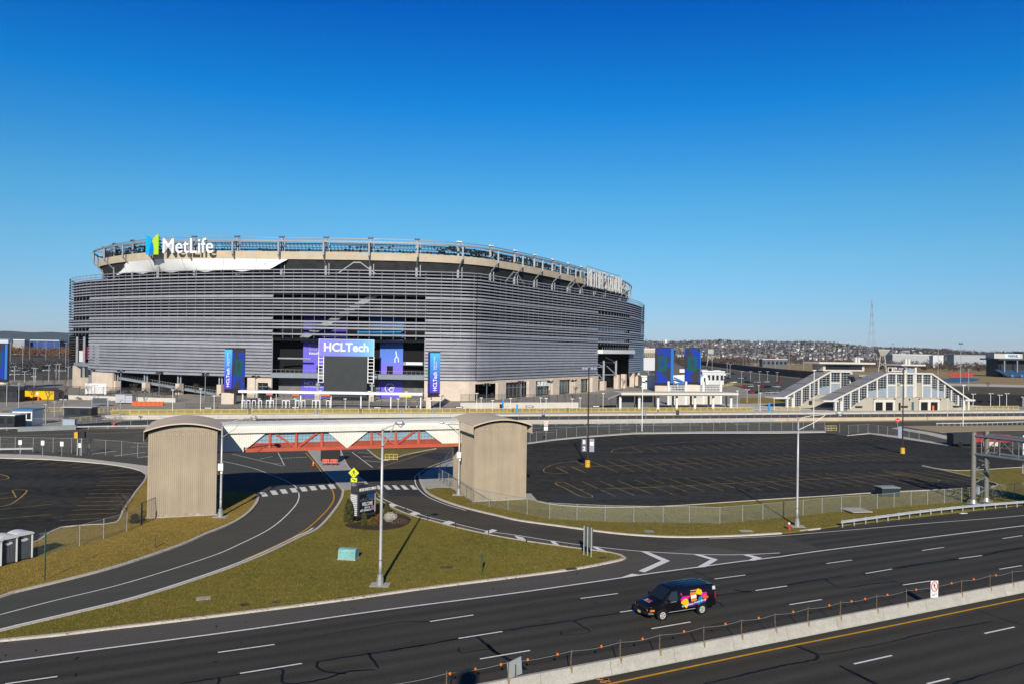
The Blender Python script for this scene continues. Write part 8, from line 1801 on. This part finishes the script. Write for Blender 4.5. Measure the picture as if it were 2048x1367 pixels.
for i, px in enumerate((1902, 1908, 1914, 1920, 1926, 1932, 1938, 1943)): g0 = G(px, 752.5); simple("red_block", "red letter-like hoarding block in the infield, " + nth(i, 8), "hoarding", mat("hoarding_red", (.48, .03, .03), .6), (lambda b: b.bb(-1.3, 1.3, 0, .4, 0, 3.4)) if i % 2 else (lambda b: (b.bb(-1.3, -.5, 0, .4, 0, 3.4), b.bb(-.49, .59, 0, .39, 1.4, 2.1), b.bb(.6, 1.3, .0, .4, 0, 3.4))), g0, "red hoarding blocks in the infield")
# tall lamp masts of the far fields
def far_masts(lst, label, group):
    lst = sorted(lst)
    for i, e in enumerate(lst):
        px, yt, yb_ = e[:3]; lamp_pole(px, yb_, yt, label + ", " + nth(i, len(lst)), group, e[3] if len(e) > 3 else 4, M_STEEL, .16)
far_masts([(20, 685, 732), (45, 685, 740), (59, 682, 718), (74, 682, 713), (88, 686, 711), (91.5, 684, 719), (97, 684, 706), (108, 685, 710), (118.5, 683, 716), (131, 685, 743), (29, 732, 760), (49, 742, 766), (67.5, 735, 761), (71, 736, 764), (97.5, 729, 763), (112, 728, 763), (118, 727, 764), (136, 733, 772), (3, 720, 748)], "tall lamp mast in the fields left of the stadium", "lamp masts left of the stadium")
far_masts([(1356, 702, 722), (1363, 710, 726), (1424, 716, 753), (1486, 696, 733), (1492, 706, 732), (1510, 697, 733), (1517, 699, 730), (1530, 694, 738), (1551, 699, 738), (1578, 692, 744), (1607, 692, 747), (1638, 688, 738), (1653, 691, 735), (1669, 693, 740), (1700, 701, 725), (1718, 686, 728), (1785, 687, 732, 3), (1725, 700, 730), (1815, 700, 728), (1870, 704, 730), (1876, 691, 755), (1921, 686, 768, 3), (1937, 737, 780), (1989, 697, 735), (1930, 700, 728), (1454, 725, 756), (1460, 728, 756), (1501, 742, 765), (1519, 742, 762), (1535, 742, 760), (1554, 744, 764), (1483, 742, 765)], "tall lamp mast right of the stadium", "lamp masts in the fields right of the stadium")
far_masts([(1494, 778, 806, 2), (1517, 770, 812, 1), (1297, 740, 775, 1), (1304, 742, 778, 1), (1400, 734, 772, 1)], "slim lamp pole in the parking field behind the platform shelter", "lamp poles behind the platform shelter")
# ------------------------------------------------------------------ vehicles far away
CARC = [("white", (.62, .62, .62)), ("black", (.012, .012, .014)), ("silver", (.34, .35, .36)), ("dark grey", (.06, .06, .065)), ("red", (.35, .02, .02)), ("blue", (.03, .07, .22))]
CP = {}
def car(loc, rz, ci, label, group):
    if ci not in CP:
        t = thing("parked_car", label, "car", loc, rz, group); m = mat("car_paint_" + CARC[ci][0].replace(" ", "_"), CARC[ci][1], .25, spec=.6)
        b = MB(); pr = [(-2.2, .35), (2.2, .35), (2.25, .7), (1.9, .88), (1.0, .95), (-2.0, .98), (-2.25, .75)]; V = [(x, y, z) for y in (-.88, .88) for x, z in pr]; k = len(pr); b.add(V, [tuple(range(k)), tuple(range(2 * k - 1, k - 1, -1))] + [(i, (i + 1) % k, k + (i + 1) % k, k + i) for i in range(k)]); b.build("body", m, t)
        b = MB(); pr = [(-1.9, .95), (1.0, .93), (.35, 1.42), (-1.45, 1.45)]; V = [(x, y * (.8 if z > 1 else 1), z) for y in (-.84, .84) for x, z in pr]; b.add(V, [(0, 1, 2, 3), (7, 6, 5, 4)] + [(i, (i + 1) % 4, 4 + (i + 1) % 4, 4 + i) for i in range(4)]); b.build("cabin", M_WIN, t)
        b = MB(); b.bb(-1.4, .3, -.66, .66, 1.44, 1.48); b.build("roof", m, t)
        for x in (-1.35, 1.4):
            for s in (-1, 1): b = MB(); b.tube([(x, s * .7, .32), (x, s * .9, .32)], .32, 10); b.build("wheel", M_BLACK, t)
        CP[ci] = t; return t
    return dup(CP[ci], loc, rz, label, group)
cars = []; cq = rng(31)
def car_rows(rows, place, group, rzf, grp):
    for (x0, x1, y, n) in rows:
        for i in range(n): cars.append((x0 + (x1 - x0) * (i + cq.uniform(.1, .9)) / n, y + cq.uniform(-.6, .6), place, group, rzf + cq.choice((0, 3.14)) + cq.uniform(-.08, .08), grp))
car_rows([(10, 135, 727, 9), (14, 138, 731, 11), (10, 130, 736, 9), (12, 135, 742, 8), (8, 60, 750, 4)], "left of the stadium", "cars parked left of the stadium", 1.2, 'L')
car_rows([(1400, 1470, 748, 7), (1405, 1500, 757, 6), (1440, 1560, 765, 6), (1480, 1560, 774, 5), (1490, 1560, 786, 4)], "left of the station", "cars parked in the field left of the station", .6, 'R')
car_rows([(1450, 1700, 728.5, 14), (1290, 1312, 744, 3)], "on the race-track road", "cars along the race-track road", 0.1, 'F')
names = {}
for c in cars: names.setdefault((c[2],), []).append(c)
for (place,), L in names.items():
    by = {}
    for c in sorted(L): by.setdefault(cq.choice((0, 0, 1, 1, 2, 2, 3, 4, 5)), []).append(c)
    for ci, LL in by.items():
        for i, c in enumerate(LL): car(G(c[0], c[1]), c[4], ci, "%s car %s%s" % (CARC[ci][0], place, ", " + nth(i, len(LL)) + " of its colour" if len(LL) > 1 else ""), c[3])
g0 = G(1374, 744)
def truck(px, py, label, m, rz=0., L=6.5, H=3.2, grp="white trucks beyond the screen pylons"):
    t = thing("box_truck", label, "truck", G(px, py), rz, grp); b = MB(); b.bb(-L / 2, L / 2, -1.2, 1.2, .9, H + .6); b.build("box", m, t); b = MB(); b.bb(L / 2 + .1, L / 2 + 2, -1.1, 1.1, .6, 2.5); b.build("cab", m, t); b = MB(); b.bb(L / 2 + 1.3, L / 2 + 2.02, -1.05, 1.05, 1.6, 2.3); b.build("windscreen", M_WIN, t)
    for x in (-L / 3, L / 2 + 1): b = MB(); b.tube([(x, -1.22, .5), (x, 1.22, .5)], .5, 10); b.build("wheels", M_BLACK, t)
trs = [(1366, 746), (1380, 748), (1408, 747), (1420, 749), (1433, 748), (1441, 752)]
for i, (px, py) in enumerate(trs): truck(px, py, "white box truck beyond the screen pylons, " + nth(i, 6), M_WHITE, .3 * (i % 3))
truck(1408, 758, "green-sided truck right of the second blue pylon", mat("truck_green", (.02, .22, .10), .5), .2, 5, 2.6, None)
def tent(px, py, w, d, h, label, m):
    g0 = G(px, py); t = thing("white_tent", label, "tent", g0, .1); b = MB(); b.add([(-w / 2, 0, 0), (w / 2, 0, 0), (w / 2, d, 0), (-w / 2, d, 0), (-w / 2, 0, h * .62), (w / 2, 0, h * .62), (w / 2, d, h * .62), (-w / 2, d, h * .62)], [(0, 1, 5, 4), (1, 2, 6, 5), (2, 3, 7, 6), (3, 0, 4, 7)]); b.build("wall", m, t); b = MB(); b.add([(-w / 2 - .2, -.2, h * .62), (w / 2 + .2, -.2, h * .62), (w / 2 + .2, d + .2, h * .62), (-w / 2 - .2, d + .2, h * .62), (0, -.2, h), (0, d + .2, h)], [(0, 4, 5, 3), (1, 2, 5, 4), (0, 1, 4), (2, 3, 5)]); b.build("roof", m, t); b = MB(); b.add([(-w * .14, -.25, 0), (w * .14, -.25, 0), (w * .10, -.25, h * .6), (0, -.25, h * .75), (-w * .10, -.25, h * .6)], [(0, 1, 2, 3, 4)]); b.build("opening", M_DARK, t)
tent(75, 700, 25, 15, 5.5, "cream gabled tent in the fields at the far left", mat("cream_tent", (.60, .52, .42), .8)); tent(1409, 768, 4.6, 5, 6, "white peaked tent with dark opening right of the pylons", M_WHITE)
wall(G(8, 704), G(122, 702), 0, 3.4, 1.5, "long bright blue fence hoarding in the far left fields", mat("hoarding_blue", (.03, .17, .46), .6), "hoarding_wall", "hoarding")
g0 = G(1368, 771); t = thing("blue_canopy", "white canopy with blue stripes between the two screen pylons", "canopy", g0, .25); b = MB(); b.add([(-5, 0, 1.2), (9, 0, 3.6), (6, 6, 6.2), (-6, 6, 5.6)], [(0, 1, 2, 3)]); b.build("roof", M_WHITE, t); b = MB(); b.bar((-5, -.1, 1.2), (9, -.1, 3.6), .3, .8); b.bar((-6, .2, 4.6), (0, .1, 1.9), .3, 1.0); b.build("stripe", M_BLUE, t); b = MB(); b.bb(-4, -3.7, 0, .3, 0, 1.2); b.bb(6, 6.4, 0, .3, 0, 3); b.build("posts", M_WHITE, t)
for i, (px, py, w) in enumerate(((1480, 768, 26), (1452, 775, 14))): railing(G(px - w, py), G(px + w, py + (4 if i == 0 else -6)), 1.3, 0, "bright yellow barrier line in the parking field, " + ("rear run" if i == 0 else "slanting front run"), 2, group="yellow barriers behind the platform shelter")
# right: red lorry and dark plant beside the gantry
g0 = G(1985, 893); t = thing("red_lorry", "red flat lorry with dark load behind the gantry truss", "lorry", g0, R(5)); b = MB(); b.bb(-4, 4, 0, 2.4, 1.0, 2.6); b.build("body", mat("lorry_red", (.33, .03, .035), .5, var=.2, scale=1), t); b = MB(); b.bb(-8.5, -4.1, .1, 2.3, .6, 2.7); b.build("load", M_DARK, t); b = MB(); b.bb(-4, 4, .2, 2.2, .3, .99); b.build("chassis", M_DARK, t); b = MB(); b.bb(-2, 1.2, -.05, 0, .2, 1.1); b.build("side_board", M_CONC2, t)
for x in (-7, -2, 0, 3): b = MB(); b.tube([(x, 0, .5), (x, 2.4, .5)], .5, 10); b.build("wheels", M_BLACK, t)
# ------------------------------------------------------------------ short winter grass on the near verges
def in_poly(P, poly):
    x, y = P[:, 0], P[:, 1]; ins = np.zeros(len(P), bool); q = np.array(poly); n = len(q)
    for i in range(n):
        x0, y0 = q[i]; x1, y1 = q[(i + 1) % n]; c = ((y0 > y) != (y1 > y)); xi = (x1 - x0) * (y - y0) / (y1 - y0 + 1e-12) + x0; ins ^= c & (x < xi)
    return ins
def tufts(name, poly, n, seed, ms, hmax=.075):
    q = np.random.default_rng(seed); A = np.array(poly); lo, hi = np.maximum(A.min(0), (-75, 44)), np.minimum(A.max(0), (110, 135)); P = q.uniform(lo, hi, (n * 6, 2))
    P = P[in_poly(P, poly)]; vis = np.abs(P[:, 0]) < P[:, 1] * .68 + 2; P = P[vis]
    keep = q.random(len(P)) < np.clip((62 / P[:, 1]) ** 1.6, .1, 1); P = P[keep][:n]; m = len(P)
    a = q.uniform(0, 6.28, m); h = q.uniform(.3, 1, m) * hmax; w = q.uniform(.012, .035, m); lx, ly = q.normal(0, .05, m), q.normal(0, .05, m)
    z0 = .10; V = np.stack([np.stack([P[:, 0] - np.cos(a) * w, P[:, 1] - np.sin(a) * w, np.full(m, z0)], 1), np.stack([P[:, 0] + np.cos(a) * w, P[:, 1] + np.sin(a) * w, np.full(m, z0)], 1), np.stack([P[:, 0] + lx, P[:, 1] + ly, z0 + h], 1)], 1).reshape(-1, 3)
    me = bpy.data.meshes.new(name); me.vertices.add(3 * m); me.vertices.foreach_set("co", V.astype(np.float32).ravel()); me.loops.add(3 * m); me.loops.foreach_set("vertex_index", np.arange(3 * m, dtype=np.int32)); me.polygons.add(m); me.polygons.foreach_set("loop_start", np.arange(0, 3 * m, 3, dtype=np.int32)); 
    for k in ms: me.materials.append(k)
    me.polygons.foreach_set("material_index", q.integers(0, len(ms), m).astype(np.int32)); me.update(calc_edges=True)
    o = bpy.data.objects.new(name, me); COL.objects.link(o); o['kind'] = 'stuff'; return o
gD_ = mat('grass_blade_gold', (.34, .235, .06), .9); gA_ = mat("grass_blade_green", (.12, .125, .016), .9); gB_ = mat("grass_blade_straw", (.27, .20, .045), .9); gC_ = mat("grass_blade_olive", (.18, .15, .022), .9)
tufts("grass", island, 150000, 1, [gA_, gA_, gC_, gC_, gB_]); tufts("grass", left_grass, 70000, 2, [gD_, gC_, gB_, gD_]); tufts("grass", right_grass, 70000, 3, [gA_, gC_, gB_, gD_])
lv = np.random.default_rng(9); b = MB()
for pl, n in ((HKL, 420), (LKL, 120), (IUP, 60)):
    for k in range(n):
        i = lv.integers(0, len(pl) - 1); p = pl[i] + lv.normal(0, .35, 2); s = lv.uniform(.03, .09); a = lv.uniform(0, 3.1); z = .17; b.add([(p[0] - math.cos(a) * s, p[1] - math.sin(a) * s, z), (p[0] + math.cos(a) * s, p[1] + math.sin(a) * s, z), (p[0] + lv.normal(0, s), p[1] + lv.normal(0, s), z + .03)], [(0, 1, 2)])
b.build("fallen_leaves", mat("dry_leaf", (.22, .12, .05), .9, var=.3, scale=3), kind="stuff")
# ------------------------------------------------------------------ thin winter haze over the far land
hz = MB(); hz.bb(-9500, 9500, -400, 11500, -1.0, 216.0); hm = bpy.data.materials.new("haze"); hm.use_nodes = True; hn = hm.node_tree.nodes; hn.remove(hn['Principled BSDF'])
pv = hn.new("ShaderNodeVolumePrincipled"); pv.inputs['Density'].default_value = 2.2e-5; pv.inputs['Color'].default_value = (.62, .80, 1.0, 1); pv.inputs['Anisotropy'].default_value = 0.0
hm.node_tree.links.new(pv.outputs[0], hn['Material Output'].inputs['Volume']); hz.build("haze", hm, kind="stuff")
